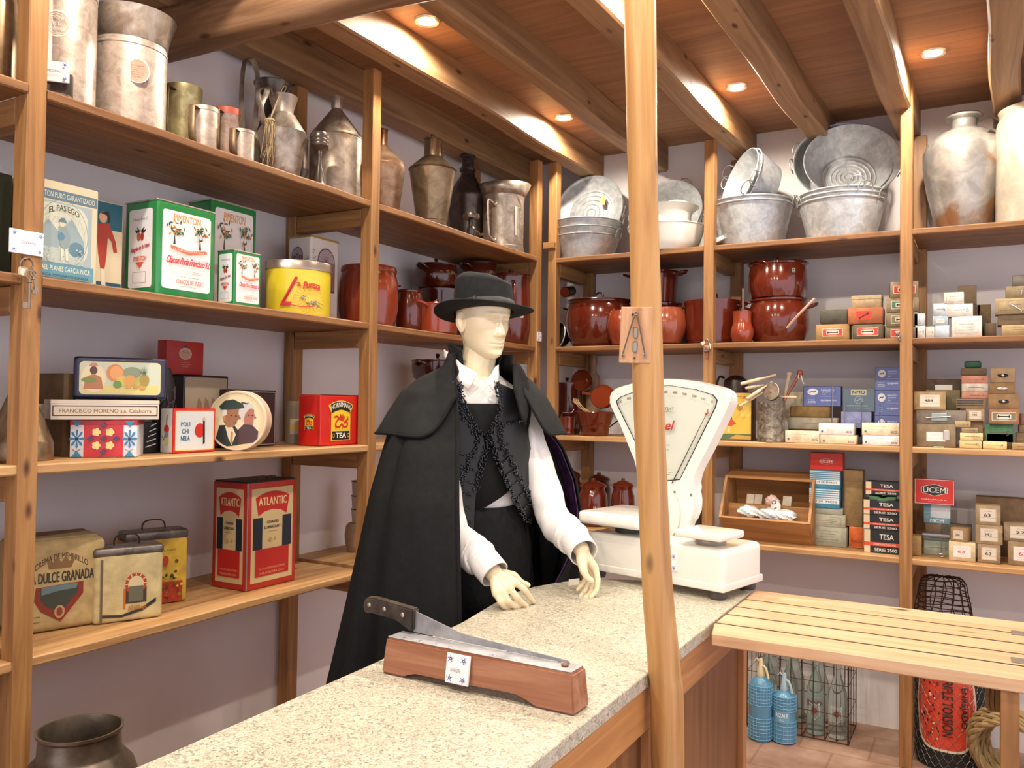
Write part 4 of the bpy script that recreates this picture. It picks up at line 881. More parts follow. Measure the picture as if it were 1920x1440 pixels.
a = Art(.3, .3); horn(a, .038); q = a.obj(o, (-w/2-.0002, .05, h/2-.004), right=(0, -1, 0), name='printed_side')
# ============================================================= LEFT SHELVES, BOTTOM ROW AND FLOOR
zb = Z4+.001
def oldtin(name, label, d, x0, x1, yt, dp, c, yaw, bev, lidh, handle=True, zb_=None, lidc=None):
    o, w, h = cam_box(name, label, d, x0, x1, yt, zb_ or zb, dp, card(c, 'worn_litho_tin'), yaw, bev, 4)
    if lidh:
        b = nb(); box(b, -w/2-.002, w/2+.002, -.002, dp+.002, h-lidh, h+.003, bev*.9, 4); l = ob('lid', b, lidc or mottle('dull_steel_lid', '5c5450', '857b74', '9b918a', .6, (.3, .5), 18), o)
        if handle: strap(l, [(-.035, dp/2, h), (-.034, dp/2, h+.02), (-.02, dp/2, h+.032), (.02, dp/2, h+.032), (.034, dp/2, h+.02), (.035, dp/2, h)], .014, .002, T3, 'lid_handle')
    return o, w, h
o, w, h = oldtin('quince_paste_tin', 'large worn cream tin with crown and shield picture at the left of the bottom shelf', .17, 34, 190, 1012, .17, 'b89f6c', -.28, .03, 0, False)
b = nb(); box(b, -w/2+.02, w/2-.02, .02, .15, h-.003, h+.006, .003, 2); ob('lid', b, card('9d8a66', 'worn_lid'), o)
a = Art(.5); k = w/.27
a.text('CREMA DE MEMBRILLO', .01*k, h*.34, .19*k, .018, '5a3a24', .0006, arc=.03); a.text('LA DULCE GRANADA', .01*k, h*.1, .235*k, .03, '37342a', .002)
a.poly([(-.035*k, h*.2), (.045*k, h*.2), (.06*k, h*.32), (.035*k, h*.27), (.025*k, h*.34), (.008*k, h*.27), (-.008*k, h*.34), (-.02*k, h*.27), (-.045*k, h*.32)], '7a5a34')
a.poly([(-.08*k, h*.0), (.09*k, h*.02), (.09*k, -h*.12), (.01*k, -h*.42), (-.06*k, -h*.28), (-.085*k, -h*.15)], '7e2f1e'); a.poly([(-.062*k, h*.0), (.072*k, h*.01), (.07*k, -h*.1), (.008*k, -h*.31), (-.045*k, -h*.22), (-.065*k, -h*.12)], '3b3f36')
a.poly([(-.06*k, 0), (.07*k, h*.01), (.065*k, -h*.05), (.0, -h*.06), (-.06*k, -h*.09)], '63767a'); a.ell(.005*k, -h*.3, .017, .019, 'b08a62'); a.ell(.005*k, -h*.3, .01, .013, '7a3a2a'); a.lines(-.125*k, -.06*k, -h*.42, -h*.3, 2, '6a4a30', .002)
a.scale(.8, .95); a.v = [(x-.006, y_, z) for x, y_, z in a.v]; front(a, o, h, name='printed_front')
o, w, h = oldtin('cream_canister', 'small cream canister with horseshoe-arch picture and handled steel lid, foremost of the old tins', .1, 181, 300, 1026, .085, 'd0bd8a', -.42, .016, .028)
a = Art(.45); k = w/.17; z0 = -.012
a.rect(w*.1-.03, w*.1+.03, z0-.045, z0, '4a3a30'); a.ell(w*.1, z0+.012, .03, .032, 'b5452a'); a.ell(w*.1, z0+.01, .022, .025, 'd9c79a'); a.rect(w*.1-.02, w*.1+.02, z0-.04, z0+.005, '6c6a58'); a.rect(w*.1-.034, w*.1-.028, z0-.06, z0, 'c2652e')
for t in range(7): u = PI*t/6; a.line([(w*.1+.022*cs(u), z0+.012+.024*sn(u)), (w*.1+.03*cs(u), z0+.012+.032*sn(u))], .003, 'dfc896')
a.poly([(-w/2+.02, -h/2+.02), (-w*.1, -h/2+.014), (w*.2, -h/2+.028), (w/2-.02, -h/2+.05), (w/2-.02, -h/2+.062), (w*.18, -h/2+.036), (-w*.1, -h/2+.022), (-w/2+.02, -h/2+.028)], '2f3030')
a.text('AZAFRAN', w*.12, -h/2+.038, .05, .012, 'b3752c', .0005); a.rect(-w/2+.018, -w/2+.024, -h/2+.004, h/2-.03, '6a5a48'); front(a, o, h, name='printed_front')
a = Art(.45); a.rect(-.028, .028, -h*.3, h*.3, 'b07a34'); a.rect(-.022, .022, .0, h*.25, 'c88f3c'); a.rect(-.022, .022, -h*.22, -h*.05, 'a87a54'); a.obj(o, (-w/2, .042, h/2-.01), right=(0, -1, 0), name='printed_side')
o, w, h = oldtin('yellow_canister', 'yellow and red canister with taller handled lid standing behind the cream canister', .2, 238, 347, 997, .085, 'c9a53c', -.36, .014, .03)
a = Art(.45); a.rect(-w/2+.016, w/2-.016, -h/2+.004, -h*.2, 'a8371f'); rg = random.Random(4)
for t in range(60): a.ell(rg.uniform(-w/2+.02, w/2-.02), rg.uniform(-h*.42, h*.1), rg.uniform(.003, .007), rg.uniform(.003, .006), rg.choice(['5a4a26', '8a6a2c', 'b5452a', '3a3a24', 'd4b04a']), 8)
a.ell(w*.12, h*.1, .01, .016, 'a8371f'); a.text('AZAFRANES', w*.1, h*.24, .07, .007, '5a3a20'); front(a, o, h, name='printed_front')
# chassis grease tin
o, w, h = boxthing('lubricant_tin', 'tall red and cream square lubricant tin reading ATLANTIC CHASSIS LUBRICANT', 'tin', 'L', .1, 461, 553, 902, zb, .17, plain('b02a22', .4, .1, 'oil_tin_red', .2), bev=.005)
o['label'] = 'tall red square oil tin with cream panels on its sides'
b = nb(); box(b, -w/2+.003, w/2-.003, .003, .167, h-.001, h+.004, .001); ob('dark_top', b, plain('20241f', .4, .3, 'dark_top'), o, label='dark recessed top')
b = nb(); box(b, -w/2-.0015, -w/2+.003, -.0015, .003, .002, h, .001); ob('corner_seam', b, plain('a09a96', .4, .7, 'seam'), o)
for x_ in (-.04, .05): rod(o, [(x_-.02, .06, h+.003), (x_-.018, .06, h+.012), (x_+.018, .06, h+.012), (x_+.02, .06, h+.003)], .0016, T3, 'wire_handle')
def atl(W, H):
    a = Art(.45); a.rect(-W, W, -H, H, 'c9b183'); z = H-.012
    arc_ = [(W*.82*t/5, z-.02*(t/5)**2) for t in range(-5, 6)]
    a.poly(arc_[::-1]+[(-W*.68, z-.085), (-W*.4, z-.07), (0, z-.064), (W*.4, z-.07), (W*.68, z-.085)], 'b3251f'); a.text('ATLANTIC', 0, z-.035, W*1.35, .028, 'd9c08e', .0012)
    for s_ in (-1, 1): a.rect(min(s_*W*.48, s_*W*.92), max(s_*W*.48, s_*W*.92), z-.2, z-.09, '1b2430')
    a.text('CHASSIS', 0, z-.108, W*.56, .009, '2b2620', .0006); a.text('LUBRICANT', 0, z-.126, W*.78, .009, '2b2620', .0006); a.lines(-W*.3, W*.3, z-.145, z-.138, 1, '5a4a3a'); a.ell(-.01, z-.17, .009, .008, 'b9905a'); a.ell(.012, z-.168, .004, .006, 'a8905a')
    a.poly([(-W*.8, z-.2), (W*.8, z-.2), (W*.8, -H+.02), (-W*.8, -H+.02)], 'b3251f'); a.text('THE ATLANTIC REFINING COMPANY', 0, -H+.045, W*1.3, .007, 'd9a07a'); a.text('PHILADELPHIA U.S.A.', 0, -H+.03, W*1.2, .008, 'd9a07a'); return a
front(atl(w/2-.018, h/2-.022), o, h, name='front_panel'); atl(.17/2-.018, h/2-.022).obj(o, (-w/2, .085, h/2), right=(0, -1, 0), name='side_panel')
# white cups and clay pot at the far end
o, r, h = turned('stacked_cups', 'narrow stack of white cups with dark rims half hidden by the post', 'cups', 'L', .3, 658, 688, 920, zb+.08, [(0, 0), (.85, 0), (1, .3), (1.02, .32), (.88, .34), (1, .62), (1.02, .64), (.88, .66), (1, .97), (1.02, 1), (.9, 1), (.85, .8), (0, .8)], plain('b9ad9c', .4, 0, 'cup_white'))
for f in (.32, .64, .99): b = nb(); lathe(b, [(r*1.03, h*f-.002), (r*1.04, h*f), (r*1.03, h*f+.002)], 28); ob('dark_rim', b, plain('2a2420', .4), o)
o2, r, h = turned('clay_bowl', 'pale clay bowl under the stack of cups at the end of the bottom shelf', 'bowl', 'L', .3, 646, 692, 980, zb, [(0, 0), (.7, 0), (.95, .3), (1, .6), (.9, .9), (.7, 1), (0, 1)], card('a58a70', 'clay')); o.location.z = zb+h+.001
# milk churn on the floor
P = PD(150, 1365, 1.75); P = Vector((.30, -2.86, 0))
dd = dep((P.x, P.y, .7)); r = 72*dd/FPX; ztop = zt('L', -P.x, P.y, 1365)
b = nb(); H = ztop-FLOOR; pr = [(0, 0), (r*1.75, 0), (r*1.8, .02), (r*1.82, H-.3), (r*1.75, H-.2), (r*1.3, H-.085), (r*1.03, H-.058), (r*1.0, H-.053), (r*.98, H-.012), (r*1.04, H-.006), (r*1.04, H), (r*.98, H), (r*.93, H-.02), (r*.93, H-.09), (r*1.5, H-.2), (r*1.5, H-.5), (0, H-.5)]
lathe(b, pr, 56); o = ob('milk_churn', b, mottle('churn_metal', '5b5146', '857766', '9d8f7c', .75, (.28, .42), 10, .15), None, (P.x, P.y, FLOOR+.001)); tag(o, 'large dull milk churn standing on the floor at bottom left', 'milk churn')
T = Vector((P.x+.115, P.y-.115, ztop-.155)); ceramic('LECHERA', 'ceramic name tile on the shoulder of the milk churn, at the bottom picture edge', T, R(38), .05, .042, R(-40))
# key bunch and tile on first post
P = U(49, 455, 0, .006); ceramic('CONSERVAS', 'ceramic name tile on the left post above the hanging keys', (.0095, P.y, P.z), PI/2, .085, .06)
q = U(47, 487, 0, .012); KY = emp('key_bunch', 'bunch of three old keys on a ring hanging from the left post', 'keys', (.01, q.y, q.z))
kst = plain('a08f7c', .35, .8, 'old_key_steel')
rod(KY, [(0, 0, 0), (.01, 0, .004), (.02, 0, 0)], .003, T3, 'nail', n=2)
rod(KY, [(.012+.004*sn(t), -.002+.016*cs(t), -.014+.016*sn(t)) for t in [i*PI/4 for i in range(8)]], .0022, kst, 'key_ring', n=3, closed=True)
def key(x, y, z, L, tl, s=1.):
    b = nb(); tube(b, [(x, y+.009*s*cs(t)+0, z+.009*s*sn(t)) for t in [i*PI/6 for i in range(12)]], .0025*s, 6, True)
    e = (x, y+L*sn(tl), z-.009*s-L*cs(tl)); tube(b, [(x, y, z-.009*s), e], .0034*s, 8); ball(b, (x, y, z-.016*s), .005*s, (1, 1, .6), 10)
    box(b, x-.0015, x+.0015, e[1]-.014*s, e[1], e[2]+.002, e[2]+.014*s); ob('key', b, kst, KY)
key(.016, .004, -.038, .075, .0, 1.15); key(.02, .012, -.035, .045, .18, .8); key(.01, .016, -.033, .04, .35, .8)
b = nb(); box(b, .012, .0145, -.02, -.002, -.042, -.02, .006, 2); ob('round_tag', b, plain('e6dcc8', .5), KY)

# ============================================================= ON THE COUNTER
zc = ZT+.0008
# salt-cod cutter
CU = emp('cod_cutter', 'wooden salt-cod cutter with long steel blade lying on the near counter', 'food cutter', (1.27, -2.72, zc), R(-1.5))
rd = wood('cutter_wood', '774630', '9b6547', 'b88768', 'x', .45, .8, False)
L_ = .214; hh = .07
pts = [(-L_, 0), (-L_+.056, 0), (-L_+.07, .012), (-L_+.085, .016), (.0, .014), (L_-.12, .017), (L_-.095, .014), (L_-.08, 0), (L_, 0), (L_-.006, hh), (-L_+.008, hh)]
b = nb(); prism(b, pts, -.012, .05)
for v in b.verts:
    if v.co.z > .04: v.co.y = .006+(v.co.y-.019)*.86+.013
bmesh.ops.bevel(b, geom=[e for e in b.edges], offset=.0035, segments=2, affect='EDGES')
ob('wooden_base', b, rd, CU)
b = nb(); box(b, -L_+.01, L_-.01, -.004, .043, hh+.0003, hh+.002, .0006); ob('steel_plate', b, mottle('worn_steel', 'a0a0a4', 'c4c4c6', 'dededc', .3, (.25, .45), 20, .1), CU)
b = nb()
for x_ in (-.17, -.13, -.09, -.06, -.02, .04, .09, .15):
    for y_ in (.004, .036): ball(b, (x_+y_*.3, y_, hh+.0022), .004, (1, 1, .25), 10)
ob('rivets', b, plain('c9c9c6', .3, .9, 'rivet'), CU)
b = nb(); ball(b, (L_-.035, .02, hh+.004), .007, (1, 1, .5), 12); ob('pivot', b, plain('7a5a44', .5, .5, 'rusty_pivot'), CU)
b = nb(); prism(b, [(-L_+.04, hh+.005), (L_-.03, hh+.0035), (L_-.035, hh+.008), (-L_+.16, hh+.02), (-L_+.04, hh+.048)], .028, .0302)
for v in b.verts: v.co.y += (v.co.x+L_)*-.02+.012
bl = ob('blade', b, mottle('blade_steel', '8c8c90', 'b4b4b6', 'd0d0d0', .35, (.18, .32), 12, .03), CU)
b = nb(); pts = [(-L_+.045, hh+.052), (-L_-.06, hh+.062), (-L_-.08, hh+.06), (-L_-.088, hh+.044), (-L_-.084, hh+.03), (-L_-.078, hh+.026), (-L_-.066, hh+.034), (-L_+.0, hh+.026), (-L_+.022, hh+.02), (-L_+.034, hh+.006), (-L_+.044, hh+.01)]
prism(b, pts, .03, .052); bmesh.ops.bevel(b, geom=list(b.edges), offset=.003, segments=2, affect='EDGES'); hd = ob('knife_handle', b, mottle('horn_handle', '2a2420', '4a4038', '5d5248', 0., (.3, .5), 18, .1), CU)
b = nb()
for x_, z_ in ((-L_-.07, .046), (-L_-.03, .043), (-L_+.018, .038)): ball(b, (x_, .03, hh+z_), .005, (1, .35, 1), 12)
ob('handle_rivets', b, plain('b9b2a6', .3, .9), hd)
CM = Matrix.Translation(CU.location) @ Matrix.Rotation(R(-1.5), 4, 'Z')
ceramic('BACALADERA', 'ceramic name tile leaning on the front of the cod cutter', CM @ Vector((-.026, -.0195, .041)), R(-1.5), .052, .054, R(-8))

# shop scale
SB = emp('shop_scale', 'white enamelled shop scale with fan-shaped dial standing on the far end of the counter', 'weighing scale', (1.06, -1.664, zc), R(-13.5))
W0, W1, D_ = -.05, .43, .235; wh = whit()
b = nb(); box(b, W0, W1, 0, D_, .024, .046, .005, 3); box(b, W0+.0025, W1-.0025, .0025, D_-.0025, .0245, .142, .022, 5); ob('body', b, wh, SB)
for x_, y_ in ((W0+.03, .03), (W1-.035, .03), (W0+.03, D_-.03), (W1-.035, D_-.03)):
    b = nb(); lathe(b, [(0, 0), (.021, 0), (.024, .008), (.022, .024), (0, .024)], 20, M=Matrix.Translation((x_, y_, 0))); ob('foot', b, plain('4c4642', .6, 0, 'rubber_foot'), SB)
def plate(x0, x1, y0, y1, z, t, r_):
    b = nb(); box(b, x0, x1, y0, y1, z, z+t, r_, 4); return b
b = plate(.275, .425, -.01, .13, .163, .022, .009); ob('small_plate', b, wh, SB)
b = nb(); lathe(b, [(0, .14), (.04, .14), (.045, .155), (.06, .16), (.06, .163), (0, .163)], 24, M=Matrix.Translation((.35, .07, 0))); ob('plate_support', b, plain('b9b2a8', .3, .7, 'plate_support'), SB)
b = plate(-.06, .17, -.03, .21, .168, .04, .016); ob('goods_tray', b, wh, SB)
b = nb(); lathe(b, [(0, .14), (.05, .14), (.05, .168), (0, .168)], 24, M=Matrix.Translation((.06, .09, 0))); ob('tray_support', b, plain('3c3836', .5), SB)
# fan head, drawn in x,z and extruded; centre x from the photo
SM = Matrix.Translation(SB.location) @ Matrix.Rotation(R(-13.5), 4, 'Z'); SI = SM.inverted()
yh = .14
def loc_(px, py):
    """pixel -> local x,z on the scale's head plane"""
    o_ = SI @ CAM; d_ = SI.to_3x3() @ ray(px, py); t_ = (yh-o_.y)/d_.y; q = o_+d_*t_; return (q.x, q.z)
out_px = [(1205, 985), (1200, 940), (1196, 880), (1184, 850), (1164, 800), (1146, 762), (1142, 745), (1148, 733), (1168, 724), (1210, 714), (1254, 710), (1300, 715), (1345, 726), (1362, 733), (1369, 745), (1365, 762), (1347, 800), (1322, 850), (1304, 885), (1298, 915), (1301, 940), (1297, 970), (1283, 990), (1276, 1010), (1205, 1010)]
in_px = [(1158, 762), (1155, 752), (1163, 744), (1200, 730), (1254, 722), (1306, 730), (1338, 740), (1346, 750), (1343, 763), (1275, 900), (1245, 903), (1221, 890)]
outl = [loc_(*q) for q in out_px]; inl = [loc_(*q) for q in in_px]
outl = [(p.x, p.y) for p in spline([(x, z, 0) for x, z in outl[:-1]], 3, True)]; b = nb(); prism(b, outl[::-1], yh, yh+.05); bmesh.ops.bevel(b, geom=[e for e in b.edges], offset=.004, segments=2, affect='EDGES'); hdm = ob('dial_housing', b, wh, SB, ang=50)
a = Art(.25, .6); a.poly(inl, '20211f'); cx_ = sum(p[0] for p in inl)/len(inl); cz_ = sum(p[1] for p in inl)/len(inl)
a.poly([(cx_+(x-cx_)*.975, cz_+(z-cz_)*.985) for x, z in inl], 'b9bbb0'); a.poly([(cx_+(x-cx_)*.93, cz_+(z-cz_)*.965) for x, z in inl], 'd2d5c8')
def tp(px, py, s, hgt, c, **k): x, z = loc_(px, py); a.text(s, x, z, None, hgt, c, **k)
for i_, (px, py, s) in enumerate(((1336, 753, '0'), (1319, 748, '100'), (1302, 743, '200'), (1284, 739, '300'), (1266, 736, '400'), (1248, 735, '500'), (1230, 736, '600'), (1212, 739, '700'), (1195, 743, '800'), (1180, 747, '900'), (1164, 753, '1K'))): tp(px, py, s, .0075 if 0 < i_ < 10 else .01, '44443e', rot=R(-(px-1250)*.11))
for i_ in range(41):
    f = i_/40; px = 1164+172*f; py = 753-18*(1-(2*f-1)**2); x, z = loc_(px, py+9); u = (px-1250)*.002; a.line([(x, z), (x+u*.006, z+.004)], .0006, '55554e')
tp(1240, 766, "BERKEL'S PATENT", .0095, '4a4a44'); tp(1254, 771, 'BELGICA', .0055, '5a5a52'); a.text('Berkel', loc_(1238, 797)[0], loc_(1238, 797)[1], .105, .03, 'c23a34', .0012, .35); x, z = loc_(1238, 809); a.line([(x-.03, z-.002), (x+.045, z+.012)], .0018, 'c23a34')
tp(1247, 834, 'B. BERKEL S.A.', .0055, '5a5a52'); tp(1250, 843, 'ROTTERDAM', .0035, '6a6a62'); x, z = loc_(1250, 885); a.lines(x-.03, x+.03, z-.01, z+.012, 3, '6a6a60', .0012)
a.obj(SB, (0, yh, 0), name='dial_face')
b = nb(); p0 = loc_(1262, 906); p1 = loc_(1327, 775); tube(b, [(p0[0], yh-.006, p0[1]), (p1[0], yh-.006, p1[1])], .0032, 8, r1=.0014, flat=.4); ob('needle', b, plain('26302e', .35), SB)
b = nb(); tube(b, [(p1[0]-.005, yh-.006, p1[1]-.002), (p1[0]+.006, yh-.006, p1[1]+.002)], .002, 6); tube(b, [(p1[0]-.001, yh-.006, p1[1]-.006), (p1[0]+.004, yh-.006, p1[1]+.012)], .0012, 6); ob('needle_tip', b, plain('b03a34', .4), SB, label='red needle tip')
cvx, cvz = loc_(1243, 958); b = nb(); lathe(b, [(0, 0), (.058, 0), (.064, .006), (.064, .016), (0, .016)], 44, M=Matrix.Translation((cvx, yh+.001, cvz-.006)) @ Matrix.Rotation(PI/2, 4, 'X') @ Matrix.Scale(1.35, 4, (0, 1, 0))); ob('round_cover', b, wh, SB)
for q in ((1270, 922), (1296, 928)): x, z = loc_(*q); b = nb(); ball(b, (x, yh-.015 if q[0] < 1280 else yh-.001, z), .0045, (1, .5, 1), 12); ob('screw', b, plain('8a8a86', .3, .8), SB)
ceramic('BALANZA', 'ceramic name tile stuck on the front of the white shop scale', SM @ Vector((.245, -.0065+.006, .088)), R(-13.5), .075, .052)
# small card wedge by the left hand
P = U(1082, 1092, 2, .975); b = nb(); box(b, -.022, .022, -.0006, .0006, -.009, .009); o = ob('price_card', b, plain('e8e0d0', .6), None, (P.x-.01, P.y, .975), R(-20)); o.rotation_euler = (R(-20), R(-14), R(-20)); tag(o, 'small white card standing under the left hand near the scale', 'card')

# spring trap plaque on the pole
P = U(1191, 628, 1, -2.47); TR = emp('mouse_trap', 'small worn wooden mousetrap board with wire legs nailed to the round pole', 'mousetrap', (P.x, -2.468, P.z), R(14))
pk = wood('plaque_wood', 'a5714c', 'c79a74', 'd6ad8a', 'z', .7, 1.5, False)
b = nb(); box(b, -.032, .032, 0, .006, -.057, .057, .0015, 1); ob('board', b, pk, TR); TR.rotation_euler = (0, R(2), R(12))
ws = plain('6d6258', .35, .8, 'trap_wire')
b = nb()
for x_ in (-.022, .02): tube(b, spline([(0, -.004, .042), (x_*.25, -.006, .03), (x_*.85, -.006, -.02), (x_*1.08, -.004, -.04)], 5), .0014, 6)
ob('spring_wire', b, ws, TR)
b = nb()
for x_, z_ in ((0, .044), (-.023, -.043), (.021, -.041)):
    for q in range(3): tube(b, [(x_+.003*cs(t), -.002-.0015*q, z_+.003*sn(t)) for t in [i*PI/4 for i in range(8)]], .001, 5, True)
ob('wire_eyelets', b, plain('a39a8c', .3, .8), TR)
b = nb()
for z_ in (.005, -.024): box(b, -.0045, .0045, -.0018, 0, z_-.011, z_+.011, .003, 2)
ob('bait_plate', b, plain('9c968a', .35, .7), TR)
b = nb(); tube(b, [(-.009, -.001, .04), (-.006, -.002, .043)], .0018, 6); tube(b, [(-.0, -.004, -.047), (0, 0, -.047)], .0022, 6); ob('nail', b, T3, TR)
# padlock on back-shelf post
P = U(1325, 640, 1, -.012); LK = emp('padlock', 'old padlock with ribbon hanging on the post above the scale', 'padlock', (P.x, -.012, P.z))
b = nb(); tube(b, spline([(-.01, 0, -.02), (-.01, 0, .0), (0, 0, .012), (.01, 0, 0), (.01, 0, -.02)], 5), .0028, 8); ob('shackle', b, kst, LK)
b = nb(); box(b, -.016, .016, -.008, .004, -.05, -.02, .005, 2); ob('lock_body', b, plain('a87a66', .4, .6, 'coppery_lock'), LK)
b = nb(); lathe(b, [(.005, 0), (.011, 0), (.011, .008), (.005, .008), (.005, 0)], 20, M=Matrix.Translation((0, -.008, -.04)) @ Matrix.Rotation(PI/2, 4, 'X')); ob('keyhole_ring', b, kst, LK)
b = nb(); prism(b, [(-.03, -.004), (-.01, .002), (-.006, -.01), (-.02, -.022)], -.004, -.002); prism(b, [(.012, -.006), (.024, -.016), (.022, -.04), (.014, -.03)], -.004, -.002); ob('paper_ribbon', b, plain('d9cbb4', .8), LK)
b = nb(); box(b, -.004, .006, -.004, .002, -.085, -.05, .001); ob('strap', b, plain('8c5440', .6), LK)
P = U(1009, 631, 0, .006); ceramic('POTES', 'ceramic name tile at the corner of the two shelf units, right of the hat', (.0095, P.y+.012, P.z), PI/2, .048, .05)
P = U(1688, 630, 1, -.012); b = nb(); tube(b, spline([(-.008, 0, .01), (0, -.006, .014), (.01, -.004, .0), (.004, -.006, -.008), (.012, 0, -.02)], 5), .004, 8); ball(b, (0, -.004, .008), .008, (1, .6, .8), 12); o = ob('cup_hook', b, plain('8f8a82', .3, .8), None, (P.x-.012, -.006, P.z)); tag(o, 'small metal hook on the right-hand post beside the screw boxes', 'hook')
# ============================================================= BACK SHELVES, TOP ROW: ZINC
G = galv(); zb = Z1+.001; WR = wire()
TUB = [(0, 0), (.74, 0), (.76, .01), (.97, .95), (1.0, .96), (1.01, .98), (1, 1), (.975, 1), (.955, .95), (.75, .04), (0, .03)]
def whandle(o, r, z, ang, k=1., up=.03):
    c, s_ = cs(ang), sn(ang); t = .035*k
    pts = [(r*1.0, -t, z-.012), (r*1.02, -t, z+.01), (r*1.06, -t*.8, z+up), (r*1.08, 0, z+up+.008), (r*1.06, t*.8, z+up), (r*1.02, t, z+.01), (r*1.0, t, z-.012)]
    rod(o, [(x*c-y*s_, x*s_+y*c, zz) for x, y, zz in pts], .0032, WR, n=4)
def tub(name, label, d, x0, x1, yt, zb_, prof=TUB, mat=None, handles=(0, PI), k=1., yaw=0., up=.03):
    o, r, h = turned(name, label, 'tub', 'R', d, x0, x1, yt, zb_, prof, mat or G, 'galvanised tubs on the top back shelf', yaw, 52)
    for a_ in handles: whandle(o, r, h, a_, k, up)
    return o, r, h
def nest(o, r, h, lab, dz, handles=(0, PI), k=1.03):
    """same tub nested dz higher"""
    b = nb(); lathe(b, scp(TUB, r*k, h), 52); q = ob('zinc_tub', b, G, None, o.location+Vector((0, 0, dz)), 0); tag(q, lab, 'tub', 'galvanised tubs on the top back shelf')
    for a_ in handles: whandle(q, r*k, h, a_)
    return q
o, r, h = tub('zinc_tub', 'lowest of three nested zinc tubs beside the corner post', .2, 1033, 1163, 448, zb, handles=(0,))
q = nest(o, r, h, 'middle one of the three nested zinc tubs beside the corner post', .04, (), 1.02)
q = nest(o, r, h, 'topmost nested zinc tub in front of the leaning ringed basin', .083, (.1,), 1.04); zn = q.location.z+h
def disc_basin(name, label, cpx, cpy, rpx, d, tilt, yaw, zmin, rings=5, depth=.1, mat=None, open_=True, base=.62, hd=(0, PI), cat='basin', ry=None):
    """round basin seen face-on: centre of its rim at pixel, opening tilted up from the room"""
    P = U(cpx, cpy, 1, d); r = rpx*dep(P)/FPX
    b = nb(); prof = [(0, -depth), (r*base, -depth), (r*base*1.02, -depth+.004), (r*.97, -.008), (r, -.004), (r*1.01, 0), (r, .004), (r*.975, 0), (r*.955, -.01)]
    prof += [(r*base*1.0, -depth+.008)]
    for t in range(rings, 0, -1): q = r*base*t/(rings+.6); prof += [(q+.004, -depth+.006), (q, -depth+.011), (q-.004, -depth+.006)]
    prof += [(0, -depth+.006)]
    lathe(b, prof, 64)
    o = ob(name, b, mat or G, None, P); tag(o, label, cat, 'galvanised tubs on the top back shelf')
    # local +z is the opening: turn towards the room (-y) and lean back
    o.rotation_euler = Matrix.Rotation(yaw, 3, 'Z').to_4x4().to_3x3().__matmul__(Matrix.Rotation(PI/2-tilt, 3, 'X')).to_euler()
    for a_ in hd: whandle(o, r, -.02, a_, 1., .02)
    return o, r
o, r = disc_basin('zinc_basin', 'ringed zinc basin leaning upright behind the nested tubs, with a scrap of orange paper', 1103, 394, 69, .27, .2, 0, 0, 5, .05, base=.7, hd=(-.15,))
a = Art(.6); a.poly([(x*1.3+.02, z*1.3+.03) for x, z in [(.04, .03), (.052, .045), (.06, .03), (.064, .02), (.058, .012), (.06, -.004), (.05, -.006), (.036, .006), (.04, .014), (.034, .02)]], 'd9a366')
q_ = a.obj(o, (0, 0, -.012), right=(1, 0, 0), up=(0, 1, 0), name='paper_scrap', gap=.0085)
o, r = disc_basin('zinc_basin', 'plain zinc basin leaning behind the round pole, above the white enamel bowls', 1246, 400, 72, .27, .35, 0, 0, 0, .12, base=.75, hd=(1.1, -.1))
o, r, h = tub('enamel_basin', 'wide shallow white enamel basin under the white bowl, behind the pole', .14, 1176, 1322, 428, zb, [(0, 0), (.7, 0), (.74, .04), (.85, .35), (.98, .95), (1, .97), (1, 1), (.97, 1), (.84, .5), (.7, .12), (0, .1)], whit(), ())
zq = zb+h*.42
o, r, h = tub('enamel_bowl', 'white enamel chamber bowl with flared rim sitting in the wide white basin', .16, 1186, 1310, 392, zq, [(0, 0), (.62, 0), (.74, .06), (.76, .75), (.8, .85), (.96, .97), (1, 1), (.95, 1), (.74, .9), (.7, .1), (0, .08)], whit(), ())
# white wedge tray edge
P = U(1350, 437, 1, .03); b = nb(); box(b, -.05, .03, 0, .12, 0, .02, .003); o = ob('enamel_tray', b, whit(), None, (P.x-.012, .058, zb+.028), 0); o.rotation_euler = (0, R(-24), R(10)); tag(o, 'corner of a white tray poking out beside the post on the top shelf', 'tray')
o, r, h = tub('zinc_tub', 'large plain zinc tub right of the first back post, with tilted tubs in it', .2, 1334, 1484, 389, zb, TUB, handles=(.05, 2.6), k=1.)
r0, h0, c0 = r, h, o.location.copy()
q = nest(o, r, h, 'second zinc tub set inside the large tub under the tilted pair', .022, (), .985)
# tilted pair of tubs
def tilt_tub(label, cpx, cpy, rpx, d, H, dr, back, hd):
    P = U(cpx, cpy, 1, d); dr = Vector(dr).normalized(); r = rpx*dep(P)/FPX; b = nb(); lathe(b, [(rr*r, z*H-H) for rr, z in TUB], 52); q = ob('zinc_tub', b, G, None, P-dr*back); q.rotation_euler = dr.to_track_quat('Z', 'Y').to_euler(); tag(q, label, 'tub', 'galvanised tubs on the top back shelf')
    for a_ in hd: whandle(q, r, 0, a_)
    return q
tilt_tub('inner one of two tilted zinc tubs lying with the opening to the left', 1386, 338, 63, .13, .13, (-.72, -.62, .3), 0, (-.5, PI-.5))
tilt_tub('outer one of the two tilted zinc tubs, its base to the right', 1386, 338, 65, .13, .14, (-.72, -.62, .3), .018, (-.2, PI-.2))
o, r, h = tub('zinc_tub', 'lowest of three nested zinc tubs with upright wire handles', .19, 1500, 1655, 383, zb, TUB, handles=(3.6, -.35))
q = nest(o, r, h, 'middle one of the three nested tubs with upright wire handles', .022, (3.3, -.9), 1.0)
q = nest(o, r, h, 'topmost of the three nested tubs under the huge round basin', .045, (-1.1, .2), .98)
